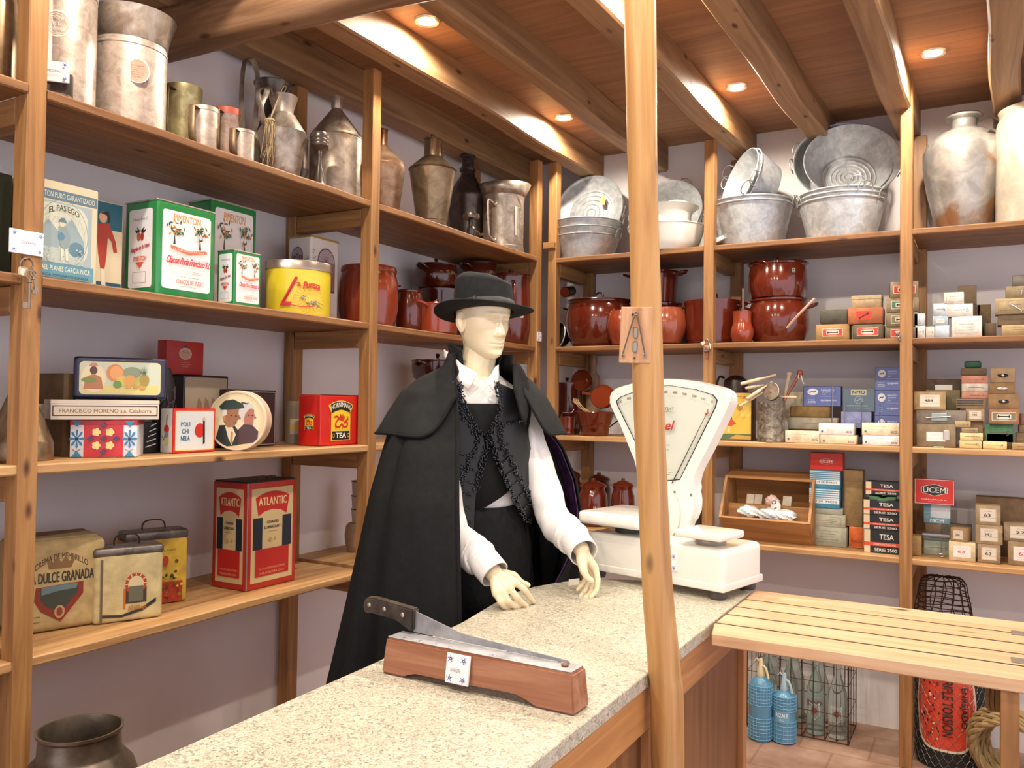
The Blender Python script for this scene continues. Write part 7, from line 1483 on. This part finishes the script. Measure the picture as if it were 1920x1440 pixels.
RP = ob('rope_coil', b, rpm, None, (P.x, -.02, zf+.17+.005)); RP.rotation_euler = (R(8), 0, R(-18)); tag(RP, 'thick coil of sisal rope standing on the floor at the right edge', 'rope')
P = U(1880, 1292, 1, -1.6); b = nb()
for j in range(7): x_ = -.028+.009*j; tube(b, spline([(x_*.4, 0, .06), (x_, -.01, .03), (x_*1.2, -.008, -.04), (x_*.9, 0, -.055), (x_*1.1, .012, -.03), (x_*.6, .008, .04)], 5), .005, 6)
tube(b, [(.02*cs(t), .012*sn(t), .062) for t in [i*PI/6 for i in range(12)]], .009, 6, True)
tube(b, [(0, 0, .06), (0, 0, ZT-.0305-P.z)], .004, 6)
o = ob('rope_hank', b, rpm, None, (P.x, -1.6, P.z)); tag(o, 'small hank of rope hanging above the big rope coil', 'rope')
# ============================================================= MANNEQUIN
TH = R(-28); BX, BY = .722, -1.855
Fv = Vector((cs(TH), sn(TH), 0)); Lv = Vector((-sn(TH), cs(TH), 0))
MN = emp('mannequin', 'cream mannequin in black hat, black cape and white shirt, standing behind the counter', 'mannequin', (BX, BY, FLOOR), 0)
O0 = Vector((BX, BY, FLOOR))
def mpart(name, b, m, parent=MN, label=None, ang=180, off=None):
    for v in b.verts: v.co -= O0
    return ob(name, b, m, parent, label=label, ang=ang)
def lerp_tab(tab, x):
    if x <= tab[0][0]: return tab[0][1]
    for (a0, v0), (a1, v1) in zip(tab, tab[1:]):
        if x <= a1: t = (x-a0)/(a1-a0); t = t*t*(3-2*t) if False else t; return v0+(v1-v0)*t
    return tab[-1][1]
# ---- head
HC = Vector((.757, -1.868, 1.744)); HY = R(-20)
Wt = [(-.118, .012), (-.115, .024), (-.108, .036), (-.095, .047), (-.08, .054), (-.06, .061), (-.03, .068), (0, .072), (.03, .0755), (.06, .076), (.085, .068), (.105, .05), (.117, .028), (.122, .004)]
Ft = [(-.118, .05), (-.115, .068), (-.108, .08), (-.1, .0835), (-.09, .0825), (-.08, .083), (-.06, .085), (-.04, .083), (-.02, .082), (0, .082), (.02, .087), (.05, .087), (.08, .075), (.1, .055), (.117, .026), (.122, .003)]
Kt = [(-.118, -.02), (-.11, -.005), (-.095, .012), (-.08, .03), (-.06, .055), (-.03, .08), (0, .095), (.03, .103), (.06, .1), (.085, .083), (.105, .055), (.117, .028), (.122, .003)]
def ss(tab, z):  # smoothed lookup
    return sum(lerp_tab(tab, z+d)*w for d, w in ((-.007, .25), (0, .5), (.007, .25))) if -.11 < z < .11 else lerp_tab(tab, z)
g2 = lambda x, z, cx, cz, sx, sz: math.exp(-((x-cx)/sx)**2-((z-cz)/sz)**2)
hb = nb(); NR, NC = 170, 200; rows = []
hn = [(-.058, 0), (-.051, .004), (-.047, .017), (-.042, .0245), (-.036, .026), (-.026, .0215), (-.014, .015), (0, .0085), (.012, .0045), (.03, 0)]
hw = [(-.055, .015), (-.045, .0155), (-.036, .0125), (-.02, .0085), (0, .0068), (.02, .009)]
for i in range(NR+1):
    z = -.118+.24*i/NR; w, f, k = ss(Wt, z), ss(Ft, z), ss(Kt, z); row = []
    for j in range(NC):
        t = 2*PI*j/NC; ph = t-.28*sn(2*t)*.5 if False else t
        c, s_ = cs(ph), sn(ph); x = w*s_
        if c >= 0: y = -f*c**.86
        else: y = k*(-c)**.9
        if c > 0:
            ax = abs(x); m = min(1, c*2.2)
            d = lerp_tab(hn, z)*math.exp(-(x/lerp_tab(hw, z))**2)
            d += .006*g2(ax, z, .0125, -.045, .0045, .0055)          # nostril wings
            d -= .0125*g2(ax, z, .028, .003, .0155, .0095)+.003*g2(ax, z, .016, .004, .006, .012)
            d += .0068*g2(ax, z, .0315, -.002, .0115, .0066)         # closed lid
            d -= .0016*g2(ax, z, .0315, .0055, .013, .0014)          # lid crease
            d -= .0016*g2(ax, z, .0315, -.0068, .0125, .0013)
            d += .0055*g2(ax, z, .03, .0175, .02, .0065)             # brow
            d += .004*g2(ax, z, .05, -.022, .014, .014)-.0045*g2(ax, z, .046, -.062, .014, .02)
            d += .0052*g2(ax, z, .0, -.0655, .017, .0042)-.001*g2(x, z, 0, -.064, .003, .004)
            d += .0062*g2(x, z, .0, -.0765, .0165, .0046)-.0042*g2(x, z, 0, -.0708, .0225, .0017)-.002*g2(ax, z, .024, -.0705, .004, .004)
            d -= .0035*g2(x, z, 0, -.0865, .018, .005); d += .0065*g2(x, z, 0, -.102, .019, .0095)
            d -= .0012*g2(x, z, 0, -.058, .004, .006)
            y -= d*m
        row.append(hb.verts.new((x, y, z)))
    rows.append(row)
for p_, q_ in zip(rows, rows[1:]):
    for j in range(NC): hb.faces.new((p_[j], p_[(j+1) % NC], q_[(j+1) % NC], q_[j]))
hb.faces.new(rows[0][::-1]); hb.faces.new(rows[-1])
for sg in (-1, 1):  # ears
    E_ = Matrix.Translation((sg*.0745, .012, -.012)) @ Matrix.Rotation(sg*R(-22), 4, 'Z') @ Matrix.Rotation(R(-8), 4, 'X')
    vs = ball(hb, (0, 0, 0), 1, (1, 1, 1), 24)
    for v in vs:
        p = v.co.copy(); sc = 1-.28*max(0, -p.z); rr = math.hypot(p.y, p.z); dent = -.011*math.exp(-((p.y+.15)/.36)**2-((p.z-.08)/.42)**2)-.0025*math.exp(-((rr-.72)/.1)**2)
        v.co = Vector((p.x*.0075*sg*sg+(dent*sg if p.x*sg > 0 else 0)+0, p.y*.0185*sc, p.z*.0325))
    xf(hb, vs, E_)
HM = Matrix.Translation(HC) @ Matrix.Rotation(HY+PI/2, 4, 'Z') @ Matrix.Rotation(R(5), 4, 'X')
xf(hb, hb.verts, HM)
# ---- trunk, arms, hands, legs: grown together, then unified
tb = nb()
def caps(p, q, r0, r1, n=10):
    p, q = Vector(p), Vector(q); L = (q-p).length
    vs = lathe(tb, [(0, -r0)]+[(r0*cs(a), r0*sn(a)) for a in [R(-60), R(-30)]]+[(r0+(r1-r0)*t, L*t) for t in (0, .5, 1)]+[(r1*cs(a), L+r1*sn(a)) for a in [R(30), R(60)]]+[(0, L+r1)], 14)
    xf(tb, vs, Matrix.Translation(p) @ (q-p).to_track_quat('Z', 'Y').to_matrix().to_4x4())
def chain(pts, rs):
    for (p, q), (r0, r1) in zip(zip(pts, pts[1:]), zip(rs, rs[1:])): caps(p, q, r0, r1)
def ell_ring(b, tab, seg=56, cut=None):
    rows = []
    for z, a_, b_ in tab: rows.append([b.verts.new(Vector((BX, BY, z))+Lv*(a_*sn(t))+Fv*(b_*cs(t))) for t in [2*PI*i/seg for i in range(seg)]])
    for p_, q_ in zip(rows, rows[1:]):
        for i in range(seg): b.faces.new((p_[i], p_[(i+1) % seg], q_[(i+1) % seg], q_[i]))
    b.faces.new(rows[0][::-1]); b.faces.new(rows[-1]); return rows
ell_ring(tb, [(.88, .15, .1), (1.0, .165, .11), (1.15, .15, .1), (1.3, .165, .11), (1.42, .18, .115), (1.5, .17, .1), (1.545, .12, .08), (1.57, .07, .06)])
B3 = Vector((BX, BY, 0))
nk = B3+Vector((0, 0, 1.52)); chain([nk-Fv*.005, B3+Fv*.012+Vector((0, 0, 1.6)), Vector((HC.x, HC.y, 1.66))-Fv*.012, Vector((HC.x, HC.y, 1.7))-Fv*.02], [.064, .055, .053, .055])
shR = B3-Lv*.16+Vector((0, 0, 1.475)); shL = B3+Lv*.16+Vector((0, 0, 1.475))
elR, wrR = PD(846, 980, 2.36), PD(927, 1076, 2.235); elL, wrL = PD(1037, 955, 2.56), PD(1090, 1030, 2.375)
chain([shR, elR, wrR], [.036, .02, .024]); chain([shL, elL, wrL], [.036, .02, .024])
def hand(wr, palm, fingers, thumb, pr=.0135):
    kn = [PD(*f[0]) for f in fingers]
    for k_ in kn: caps(wr.lerp(k_, .12), k_, .0165, .0118)
    for p, q in zip(kn, kn[1:]):
        caps(p, q, .0112, .0112); caps(wr.lerp(p, .5), wr.lerp(q, .5), .0145, .0145)
    for f, r0 in zip(fingers, (.0096, .0098, .0093, .0082)):
        pts = [PD(*q) for q in f]; n = len(pts); chain(pts, [r0*(1.06-.3*i/(n-1)) for i in range(n)])
    pts = [wr]+[PD(*q) for q in thumb]; chain(pts, [.017, .0165, .0118, .0092, .008][:len(pts)])
# his right hand, back of the hand to the room, fingertips on the slab
hand(wrR, None, [[(966, 1091, 2.215), (984, 1106, 2.215), (993, 1119, 2.232), (1000, 1128, 2.25)], [(953, 1101, 2.2), (968, 1119, 2.195), (979, 1130, 2.21), (988, 1137, 2.228)],
    [(941, 1109, 2.19), (953, 1127, 2.18), (963, 1136, 2.195), (972, 1140, 2.213)], [(930, 1113, 2.185), (938, 1129, 2.172), (945, 1138, 2.185), (953, 1142, 2.2)]], [(944, 1078, 2.25), (963, 1079, 2.27), (977, 1092, 2.272), (990, 1097, 2.275)])
# his left hand, hanging with the thumb across
hand(wrL, None, [[(1116, 1066, 2.37), (1121, 1088, 2.355), (1118, 1107, 2.345), (1108, 1119, 2.335)], [(1109, 1066, 2.385), (1114, 1092, 2.375), (1108, 1112, 2.36), (1097, 1122, 2.345)],
    [(1102, 1065, 2.4), (1106, 1089, 2.395), (1099, 1107, 2.38), (1089, 1117, 2.36)], [(1095, 1063, 2.41), (1099, 1083, 2.41), (1091, 1098, 2.4), (1083, 1106, 2.385)]], [(1091, 1051, 2.355), (1094, 1070, 2.335), (1101, 1083, 2.33), (1110, 1089, 2.33)])
for sg in (-1, 1):
    hp = B3+Lv*(.08*sg)+Vector((0, 0, .95)); chain([hp, hp+Fv*.01-Vector((0, 0, .45)), hp-Fv*.015-Vector((0, 0, .93))], [.08, .055, .038]); caps(hp-Fv*.03-Vector((0, 0, .965)), hp+Fv*.13-Vector((0, 0, .985)), .038, .028)
me_ = mesh(tb, 'tmp'); to = bpy.data.objects.new('tmp', me_); COL.objects.link(to)
m1 = to.modifiers.new('r', 'REMESH'); m1.mode = 'VOXEL'; m1.voxel_size = .0029; m1.adaptivity = 0
m2 = to.modifiers.new('s', 'SMOOTH'); m2.factor = .6; m2.iterations = 5
dg = bpy.context.evaluated_depsgraph_get(); me2 = bpy.data.meshes.new_from_object(to.evaluated_get(dg)); bpy.data.objects.remove(to)
hb.from_mesh(me2)
skin = plain('e9d8b4', .22, 0, 'cream_gloss_skin', .35)
bo = mpart('body', hb, skin)

# ---- clothes
def vtube(b, pts, rs, seg=28, n=10, wr=0., fr=5, seed=0, cap=False):
    """garment tube with wrinkles"""
    P_ = spline(pts, n); R_ = spline([(r_, 0, 0) for r_ in rs], n); prev = None; rows = []
    for i, p in enumerate(P_):
        t = (P_[min(i+1, len(P_)-1)]-P_[max(i-1, 0)]).normalized()
        u = t.cross(Vector((0, 0, 1))).normalized() if prev is None else (prev-t*prev.dot(t)).normalized(); prev = u; w = t.cross(u); s_ = i/(len(P_)-1); row = []
        for k in range(seg):
            a_ = 2*PI*k/seg; r_ = R_[i].x*(1+wr*(sn(s_*fr*6.3+2.2*sn(a_+seed)+seed)*.6+.4*sn(s_*fr*13+3*a_+seed)))
            row.append(b.verts.new(p+u*cs(a_)*r_+w*sn(a_)*r_))
        rows.append(row)
    for p_, q_ in zip(rows, rows[1:]):
        for k in range(seg): b.faces.new((p_[k], p_[(k+1) % seg], q_[(k+1) % seg], q_[k]))
    return rows
shirtm = mottle('white_cotton', 'e4dfdc', 'eeeae8', 'f4f1ef', 0., (.8, .9), 6, .1)
b = nb(); tab = [(1.1, .158, .11), (1.19, .163, .112), (1.28, .17, .118), (1.38, .18, .122), (1.46, .185, .122), (1.505, .175, .11), (1.54, .135, .092), (1.565, .095, .078), (1.585, .07, .068), (1.61, .064, .062)]
rows = []
for z, a_, b_ in tab:
    row = []
    for i in range(72):
        t = 2*PI*i/72; fr = max(0, cs(t)); dz = -.055*fr**2*max(0, (z-1.53)/.08); w_ = 1+.012*sn(t*9+z*30)+.01*sn(t*17-z*20)
        row.append(b.verts.new(B3+Vector((0, 0, z+dz))+Lv*(a_*w_*sn(t))+Fv*(b_*w_*cs(t)+.008*fr*max(0, (z-1.5)/.1))))
    rows.append(row)
for p_, q_ in zip(rows, rows[1:]):
    for i in range(72): b.faces.new((p_[i], p_[(i+1) % 72], q_[(i+1) % 72], q_[i]))
SH = mpart('shirt', b, shirtm)
def addmod(o, th, off=0.): m = o.modifiers.new('s', 'SOLIDIFY'); m.thickness = th; m.offset = off; return o
addmod(SH, .003)
cuR = wrR+(elR-wrR).normalized()*.028; cuL = wrL+(elL-wrL).normalized()*.012
for nm, sh_, el_, wr_, cu_, sd in (('right', shR, elR, wrR, cuR, 1.3), ('left', shL, elL, wrL, cuL, 4.1)):
    d = (wr_-el_).normalized(); b = nb(); mid = sh_.lerp(el_, .5); sag = Vector((0, 0, -.012))
    vtube(b, [sh_+Vector((0, 0, .005)), mid+sag*.6, el_+sag*1.6-d*.01, el_.lerp(wr_, .5)+sag*1.2, cu_-d*.045, cu_-d*.028], [.05, .052, .05, .05, .045, .04], 40, 12, .075, 4, sd)
    q = mpart('sleeve', b, shirtm, SH); addmod(q, .002)
    b = nb(); vtube(b, [cu_-d*.036, cu_-d*.02, cu_+d*.012, cu_+d*.03], [.041, .0415, .041, .0405], 36, 4, .006, 3, sd); q = mpart('cuff', b, shirtm, SH); addmod(q, .003)
# collar flaps
def flap(pts, m, name, parent, th=.004):
    b = nb(); vs = [b.verts.new(PD(*p)) for p in pts]; f = b.faces.new(vs); bmesh.ops.triangulate(b, faces=[f]); bmesh.ops.subdivide_edges(b, edges=b.edges, cuts=2, use_grid_fill=True); q = mpart(name, b, m, parent, ang=30); addmod(q, th); return q
flap([(833, 655, 2.6), (846, 664, 2.555), (866, 683, 2.51), (896, 700, 2.475), (878, 731, 2.462), (860, 716, 2.48), (846, 694, 2.53), (833, 668, 2.59)], shirtm, 'collar_flap', SH)
flap([(923, 699, 2.475), (927, 690, 2.485), (934, 684, 2.52), (935, 704, 2.5), (930, 738, 2.468), (917, 722, 2.462), (908, 731, 2.455), (912, 712, 2.465)], shirtm, 'collar_flap', SH)
b = nb(); [ball(b, PD(919, y_, 2.452), .0045, (1, 1, 1), 10) for y_ in (733, 750)]; mpart('shirt_button', b, plain('e8e4dc', .3), SH)
# torso surface lookup
def onbody(px, py, off=0., a0=.185, b0=.122):
    d = ray(px, py).normalized(); o_ = CAM-B3; a_, b_ = a0+off, b0+off
    ox, oy = o_.dot(Lv)/a_, o_.dot(Fv)/b_; dx, dy = d.dot(Lv)/a_, d.dot(Fv)/b_
    A_ = dx*dx+dy*dy; Bq = ox*dx+oy*dy; C_ = ox*ox+oy*oy-1; D = Bq*Bq-A_*C_
    t = (-Bq-math.sqrt(D))/A_ if D > 0 else -Bq/A_
    return CAM+d*t
def panel(Lp, Rp, off, m, name, parent, nx=10, ny=30, th=.004, wav=0.):
    Ls = spline([(x, y, 0) for x, y in Lp], 8); Rs = spline([(x, y, 0) for x, y in Rp], 8)
    def at_(S, t): f = t*(len(S)-1); i = min(int(f), len(S)-2); return S[i].lerp(S[i+1], f-i)
    b = nb(); rows = []
    for i in range(ny+1):
        l, r = at_(Ls, i/ny), at_(Rs, i/ny); rows.append([b.verts.new(onbody(*(l.lerp(r, j/nx).xy), off+wav*sn(i*.5+j*.4))) for j in range(nx+1)])
    for p_, q_ in zip(rows, rows[1:]):
        for j in range(nx): b.faces.new((p_[j], p_[j+1], q_[j+1], q_[j]))
    q = mpart(name, b, m, parent); addmod(q, th); return q
bk = mottle('black_wool', '0e0f10', '131415', '1b1c1d', 0., (.75, .9), 40, .08)
bk2 = mottle('charcoal_wool', '161718', '1e1f20', '27282a', 0., (.8, .9), 14, .06)
velv = mottle('black_velvet', '0e0e10', '161619', '1e1e22', 0., (.85, .95), 60, .2)
# bodice between the waistcoat fronts
b = nb(); tb_ = [(1.225, .178, .128), (1.3, .18, .13), (1.4, .189, .132), (1.46, .192, .13), (1.487, .188, .128)]; rows = []
for z, a_, b_ in tb_: rows.append([b.verts.new(B3+Vector((0, 0, z-(.045*max(0, min(1, (.3-t)/.5)) if z < 1.23 else 0)))+Lv*(a_*sn(t))+Fv*(b_*cs(t))) for t in [-1.35+2.7*i/40 for i in range(41)]])
for p_, q_ in zip(rows, rows[1:]):
    for i in range(40): b.faces.new((p_[i], p_[i+1], q_[i+1], q_[i]))
WC = mpart('waistcoat', b, bk); addmod(WC, .004)
pLl = [(848, 715), (848, 762), (848, 820), (848, 880), (848, 940), (858, 975), (884, 1004)]
pLr = [(862, 716), (872, 765), (897, 806), (914, 826), (905, 868), (892, 925), (888, 1006)]
pRl = [(930, 716), (936, 738), (938, 770), (920, 812), (928, 848), (950, 905), (988, 979)]
pRr = [(962, 730), (978, 755), (988, 790), (992, 830), (1004, 880), (1014, 920), (1020, 958)]
sat = plain('0e0e11', .45, 0, 'black_satin')
panel(pLl, pLr, .018, sat, 'waistcoat_front', WC); panel(pRl, pRr, .022, sat, 'waistcoat_front', WC)
b = nb(); rg = random.Random(8)
def beads(pts, off, n=1, w=5.5, step=1.5):
    S = spline([(x, y, 0) for x, y in pts], 10); acc = 0
    for p, q in zip(S, S[1:]):
        L = (q-p).length; k = 0
        while acc+k < L:
            c = p.lerp(q, (acc+k)/L); P_ = onbody(c.x+rg.uniform(-w, w), c.y+rg.uniform(-2, 2), off+rg.uniform(0, .004)); bmesh.ops.create_icosphere(b, subdivisions=1, radius=rg.uniform(.0022, .0042), matrix=Matrix.Translation(P_)); k += step/1.6
        acc = max(0, acc+k-L) if L < acc+k else 0
beads(pLr[:-1], .022); beads([(880, 790), (896, 830), (880, 862), (866, 900), (862, 945), (874, 985)], .022); beads([(860, 715), (862, 760), (872, 790)], .022)
beads(pRl, .027); beads([(985, 790), (962, 792), (945, 800), (938, 818), (950, 850), (970, 885), (990, 925), (1006, 958)], .027); beads(pRr[-1:]+[(1004, 970), (988, 980)], .027); beads([(918, 818), (930, 800), (945, 792)], .03, w=6)
for k_ in range(6):
    y_ = 850+k_*24; beads([(862-k_*.5, y_), (892-k_*2, y_+8)], .021, w=1.2, step=4)
    beads([(930+k_*10, 845+k_*22), (955+k_*9, 833+k_*22)], .026, w=1.2, step=4)
mpart('jet_bead_trim', b, plain('0c0c10', .12, .1, 'jet_beads', .8), WC, ang=5)
# trousers
b = nb(); rows = []
for z, a_, b_ in [(.8, .2, .15), (.92, .2, .15), (1.05, .19, .14), (1.15, .172, .128), (1.19, .168, .122)]:
    rows.append([b.verts.new(B3+Vector((0, 0, z+(-.012*cs(t) if z > 1.1 else 0)))+Lv*(a_*sn(t)*(1+.02*sn(t*12)))+Fv*(b_*cs(t)*(1+.02*sn(t*12)))) for t in [2*PI*i/60 for i in range(60)]])
for p_, q_ in zip(rows, rows[1:]):
    for i in range(60): b.faces.new((p_[i], p_[(i+1) % 60], q_[(i+1) % 60], q_[i]))
TRS = mpart('trousers', b, velv); addmod(TRS, .004)
for sg in (-1, 1):
    b = nb(); hp = B3+Lv*(.09*sg); vtube(b, [hp+Vector((0, 0, .86)), hp+Vector((0, 0, .5)), hp+Vector((0, 0, .05))], [.1, .085, .07], 28, 8, .02, 3, sg); q = mpart('trouser_leg', b, velv, TRS); addmod(q, .003)
    b = nb(); vs = ball(b, (0, 0, 0), 1, (.05, .15, .05), 20); [setattr(v.co, 'z', max(v.co.z, -.028)) for v in vs]; xf(b, vs, Matrix.Translation(hp+Fv*.04+Vector((0, 0, FLOOR+.03))) @ Matrix.Rotation(TH+PI/2, 4, 'Z')); mpart('shoe', b, plain('17130f', .3, 0, 'shoe_leather', .3))
# cape: polar sheets round the body axis
tabf = lambda tab: (lambda s_: (lerp_tab([(t[0], t[1]) for t in tab], s_), lerp_tab([(t[0], t[2]) for t in tab], s_)))
class Drape:
    """cloth sheet round the body: elliptical sections, its two free edges led along given lines"""
    def __init__(s, zf, sec, eR, eL, fold, nf, ph, wR=R(48), wL=R(34)):
        s.zf, s.sec, s.fold, s.nf, s.ph, s.wR, s.wL = zf, tabf(sec), fold, nf, ph, wR, wL
        s.eR = [(P.z, P) for P in eR]; s.eL = [(P.z, P) for P in eL]
    def edge(s, E, z, A_, B_):
        E = sorted(E, key=lambda q: q[0]); z_ = max(E[0][0], min(E[-1][0], z)); P = E[0][1]
        for (z0, p0), (z1, p1) in zip(E, E[1:]):
            if z0 <= z_ <= z1: P = p0.lerp(p1, (z_-z0)/max(1e-6, z1-z0)); break
        D = P-B3; u, v = D.dot(Lv)/A_, D.dot(Fv)/B_; return math.atan2(u, v), math.hypot(u, v)
    def pos(s, s_, u, off=0.):
        A_, B_ = s.sec(s_); zr = s.zf(s_, u); tR, kR = s.edge(s.eR, zr, A_, B_); tL, kL = s.edge(s.eL, zr, A_, B_); tL -= 2*PI
        t = tR+(tL-tR)*u; ff = s.fold(s_)*((abs(sn(s.nf*.5*t+s.ph))**.8*2-1 if s.nf > 9 else sn(s.nf*t+s.ph))+.3*sn(s.nf*1.6*t+1+s.ph*2))*min(1, 8*u, 8*(1-u))
        k = 1+(kR-1)*math.exp(-((t-tR)/s.wR)**2)+(kL-1)*math.exp(-((t-tL)/s.wL)**2)+ff
        return B3+Vector((0, 0, zr))+Lv*((A_+off)*k*sn(t))+Fv*((B_+off)*k*cs(t))
    def mesh(s, name, mats, parent, th, nz, na, r0=0., r1=1., u0=0., u1=1., off=0., o=0.):
        b = nb(); rows = [[b.verts.new(s.pos(r0+(r1-r0)*i/nz, u0+(u1-u0)*j/na, off)) for j in range(na+1)] for i in range(nz+1)]
        for p_, q_ in zip(rows, rows[1:]):
            for j in range(na): b.faces.new((p_[j], p_[j+1], q_[j+1], q_[j]))
        return addmod(mpart(name, b, mats, parent), th, o)
Zc0, Zc1 = 1.545, FLOOR+.04
eR_ = [PD(846, 690, 2.5), PD(856, 760, 2.40), PD(857, 850, 2.30), PD(857, 950, 2.24), PD(859, 1050, 2.215), PD(862, 1170, 2.19)]
eR_.append(Vector((eR_[-1].x-.02, eR_[-1].y, -.05)))
eL_ = [PD(985, 700, 2.6), PD(1010, 780, 2.66), PD(1056, 840, 2.7), PD(1080, 900, 2.7), PD(1090, 960, 2.68), PD(1084, 1005, 2.62), PD(1066, 1055, 2.56), PD(1034, 1115, 2.5)]
eL_.append(Vector((eL_[-1].x-.05, eL_[-1].y+.02, -.05)))
CP = Drape(lambda s_, u: Zc0+(Zc1-Zc0)*s_, [(0, .16, .1), (.03, .215, .13), (.08, .255, .16), (.2, .295, .2), (.4, .345, .245), (.6, .4, .28), (1, .48, .35)], eR_, eL_, lambda s_: .012+.1*min(1, s_*1.8), 13, .6)
cap = CP.mesh('cape', bk, MN, .006, 80, 240)
purp = mottle('purple_velvet', '2a1433', '45264f', '5e3a66', 0., (.6, .8), 35, .3)
fac = CP.mesh('velvet_facing', purp, cap, .004, 50, 14, .02, .62, .93, .998, -.009)
fac['label'] = 'purple velvet facing inside the cape edge'
plaid = CP.mesh('plaid_lining', mottle('plaid_lining', '202325', '2e3233', '3c4040', 0., (.7, .8), 40, .05), cap, .003, 40, 14, .1, .62, .86, .93, -.008)
def capz(s_, u):
    e = min(u, 1-u); return 1.64+(1.385+.013*sn(u*9)+.12*math.exp(-(e/.03)**2)-1.64)*s_
cR_ = [PD(853, 670, 2.53), PD(850, 700, 2.47), PD(857, 740, 2.405), PD(858, 800, 2.335), PD(858, 850, 2.29)]
cL_ = [PD(958, 680, 2.56), PD(975, 705, 2.56), PD(984, 745, 2.51), PD(990, 790, 2.46), PD(996, 850, 2.43)]
CL = Drape(capz, [(0, .07, .068), (.12, .078, .076), (.22, .12, .095), (.32, .18, .12), (.5, .236, .15), (.75, .272, .185), (1, .302, .212)], cR_, cL_, lambda s_: .03*s_**2, 7, 1.9, R(40), R(40))
cpl = CL.mesh('capelet', bk2, cap, .005, 34, 220)
b = nb(); tube(b, [CL.pos(1, j/240, .001) for j in range(241)], .0045, 8)
for q in (0, 1): tube(b, [CL.pos(i/30, q, .001) for i in range(31)], .0045, 8)
mpart('braid_edging', b, velv, cpl)
b = nb(); tube(b, [CP.pos(i/59, 0) for i in range(60)], .0065, 8); mpart('edge_braid', b, velv, cap)
# standing collar
b = nb(); rows = []
for i in range(7):
    f = i/6; row = []
    for j in range(61):
        u = j/60; t = R(-58)-R(246)*u; e = min(1, min(u, 1-u)*8); row.append(b.verts.new(B3+Vector((0, 0, 1.672-.05*f-.02*(1-e)))+Lv*((.086-.012*f)*sn(t))+Fv*((.082-.011*f)*cs(t))))
    rows.append(row)
for p_, q_ in zip(rows, rows[1:]):
    for j in range(60): b.faces.new((p_[j], p_[j+1], q_[j+1], q_[j]))
addmod(mpart('collar', b, bk2, cap), .005)
flap([(842, 660, 2.56), (850, 668, 2.53), (861, 696, 2.5), (860, 716, 2.49), (846, 705, 2.5), (830, 690, 2.56)], bk2, 'collar_point', cap, .005)
flap([(962, 684, 2.55), (972, 680, 2.57), (990, 712, 2.56), (992, 760, 2.52), (984, 800, 2.46), (974, 770, 2.46), (964, 730, 2.47)], velv, 'lapel', cap, .006)

# ---- hat
HT = Matrix.Translation((HC.x+.002, HC.y, HC.z+.021)) @ Matrix.Rotation(YAW, 4, 'Z') @ Matrix.Rotation(R(-6.5), 4, 'X') @ Matrix.Rotation(R(-.6), 4, 'Y') @ Matrix.Rotation(HY+PI/2-YAW, 4, 'Z')
felt = mottle('grey_black_felt', '131416', '1b1c1e', '242628', 0., (.85, .95), 30, .05); ribbon = plain('26282c', .6, 0, 'grosgrain')
b = nb(); rows = []; SX, SY = .087, .103
for i in range(41):
    f = i/40; z = .118*f; row = []
    for j in range(72):
        t = 2*PI*j/72; s_ = 1-.07*f-.12*max(0, f-.8)/.2*max(0, f-.8)/.2*2
        x, y = SX*s_*sn(t), -SY*s_*cs(t)
        pinch = .02*max(0, f-.35)*max(0, cs(t))**2*(abs(sn(t))**.5); x *= 1-pinch*9
        zz = z+.012*f*(-y/SY)*-1+.01*f*f*cs(t+.9)*-.4
        zz += .007*f*cs(t+2.23)-.007*f*f*math.exp(-((t-PI*2 if t > PI else t)-.35)**2/.25)
        row.append(b.verts.new((x, y, zz)))
    rows.append(row)
for i in range(1, 9):   # crown top with a lengthwise dent
    q = 1-i/8; row = []
    for j in range(72): v = rows[40][j].co; d = .024*(1-q*q)*1.0; row.append(b.verts.new((v.x*q, v.y*q, v.z*1.0+.006*(1-q)*q*4-d*math.exp(-((v.x*q)/.03)**2)*(1 if i > 0 else 0)+(0 if i else 0))))
    rows.append(row)
for p_, q_ in zip(rows, rows[1:]):
    for j in range(72): b.faces.new((p_[j], p_[(j+1) % 72], q_[(j+1) % 72], q_[j]))
bmesh.ops.remove_doubles(b, verts=b.verts, dist=.0002); xf(b, b.verts, HT); HAT = mpart('hat', b, felt)
b = nb(); rows = []
for i in range(15):
    f = i/14; row = []
    for j in range(96):
        t = 2*PI*j/96; rx = SX*.985+(.152-SX)*f; ry = SY*.985+(.160-SY)*f; z = .012*f**2.2*abs(sn(t))**2-.004*f*cs(t)**2+.002
        row.append(b.verts.new((rx*sn(t), -ry*cs(t), z)))
    rows.append(row)
for p_, q_ in zip(rows, rows[1:]):
    for j in range(96): b.faces.new((p_[j], p_[(j+1) % 96], q_[(j+1) % 96], q_[j]))
xf(b, b.verts, HT); addmod(mpart('brim', b, felt, HAT), .004)
b = nb(); lathe(b, [(1.0, .004), (1.018, .005), (1.008, .03), (.99, .031)], 72); 
for v in b.verts: v.co.x *= SX*1.005; v.co.y *= SY*1.005
xf(b, b.verts, HT); mpart('hat_band', b, ribbon, HAT)
b = nb(); qa = -1.15
for (t0, t1, z0, z1, off) in ((-1.5, -1.02, .005, .034, .004), (-1.06, -.98, .006, .03, .006), (-1.02, -.8, .006, .028, .004)):
    rows = [[b.verts.new((SX*(1.02)*sn(t0+(t1-t0)*i/6)*(1+off*6), -SY*1.02*cs(t0+(t1-t0)*i/6)*(1+off*6), z)) for z in (z0, z0+(z1-z0)*(.35+.65*i/6))] for i in range(7)]
    for p_, q_ in zip(rows, rows[1:]): b.faces.new((p_[0], q_[0], q_[1], p_[1]))
xf(b, b.verts, HT); addmod(mpart('ribbon_bow', b, ribbon, HAT), .002)
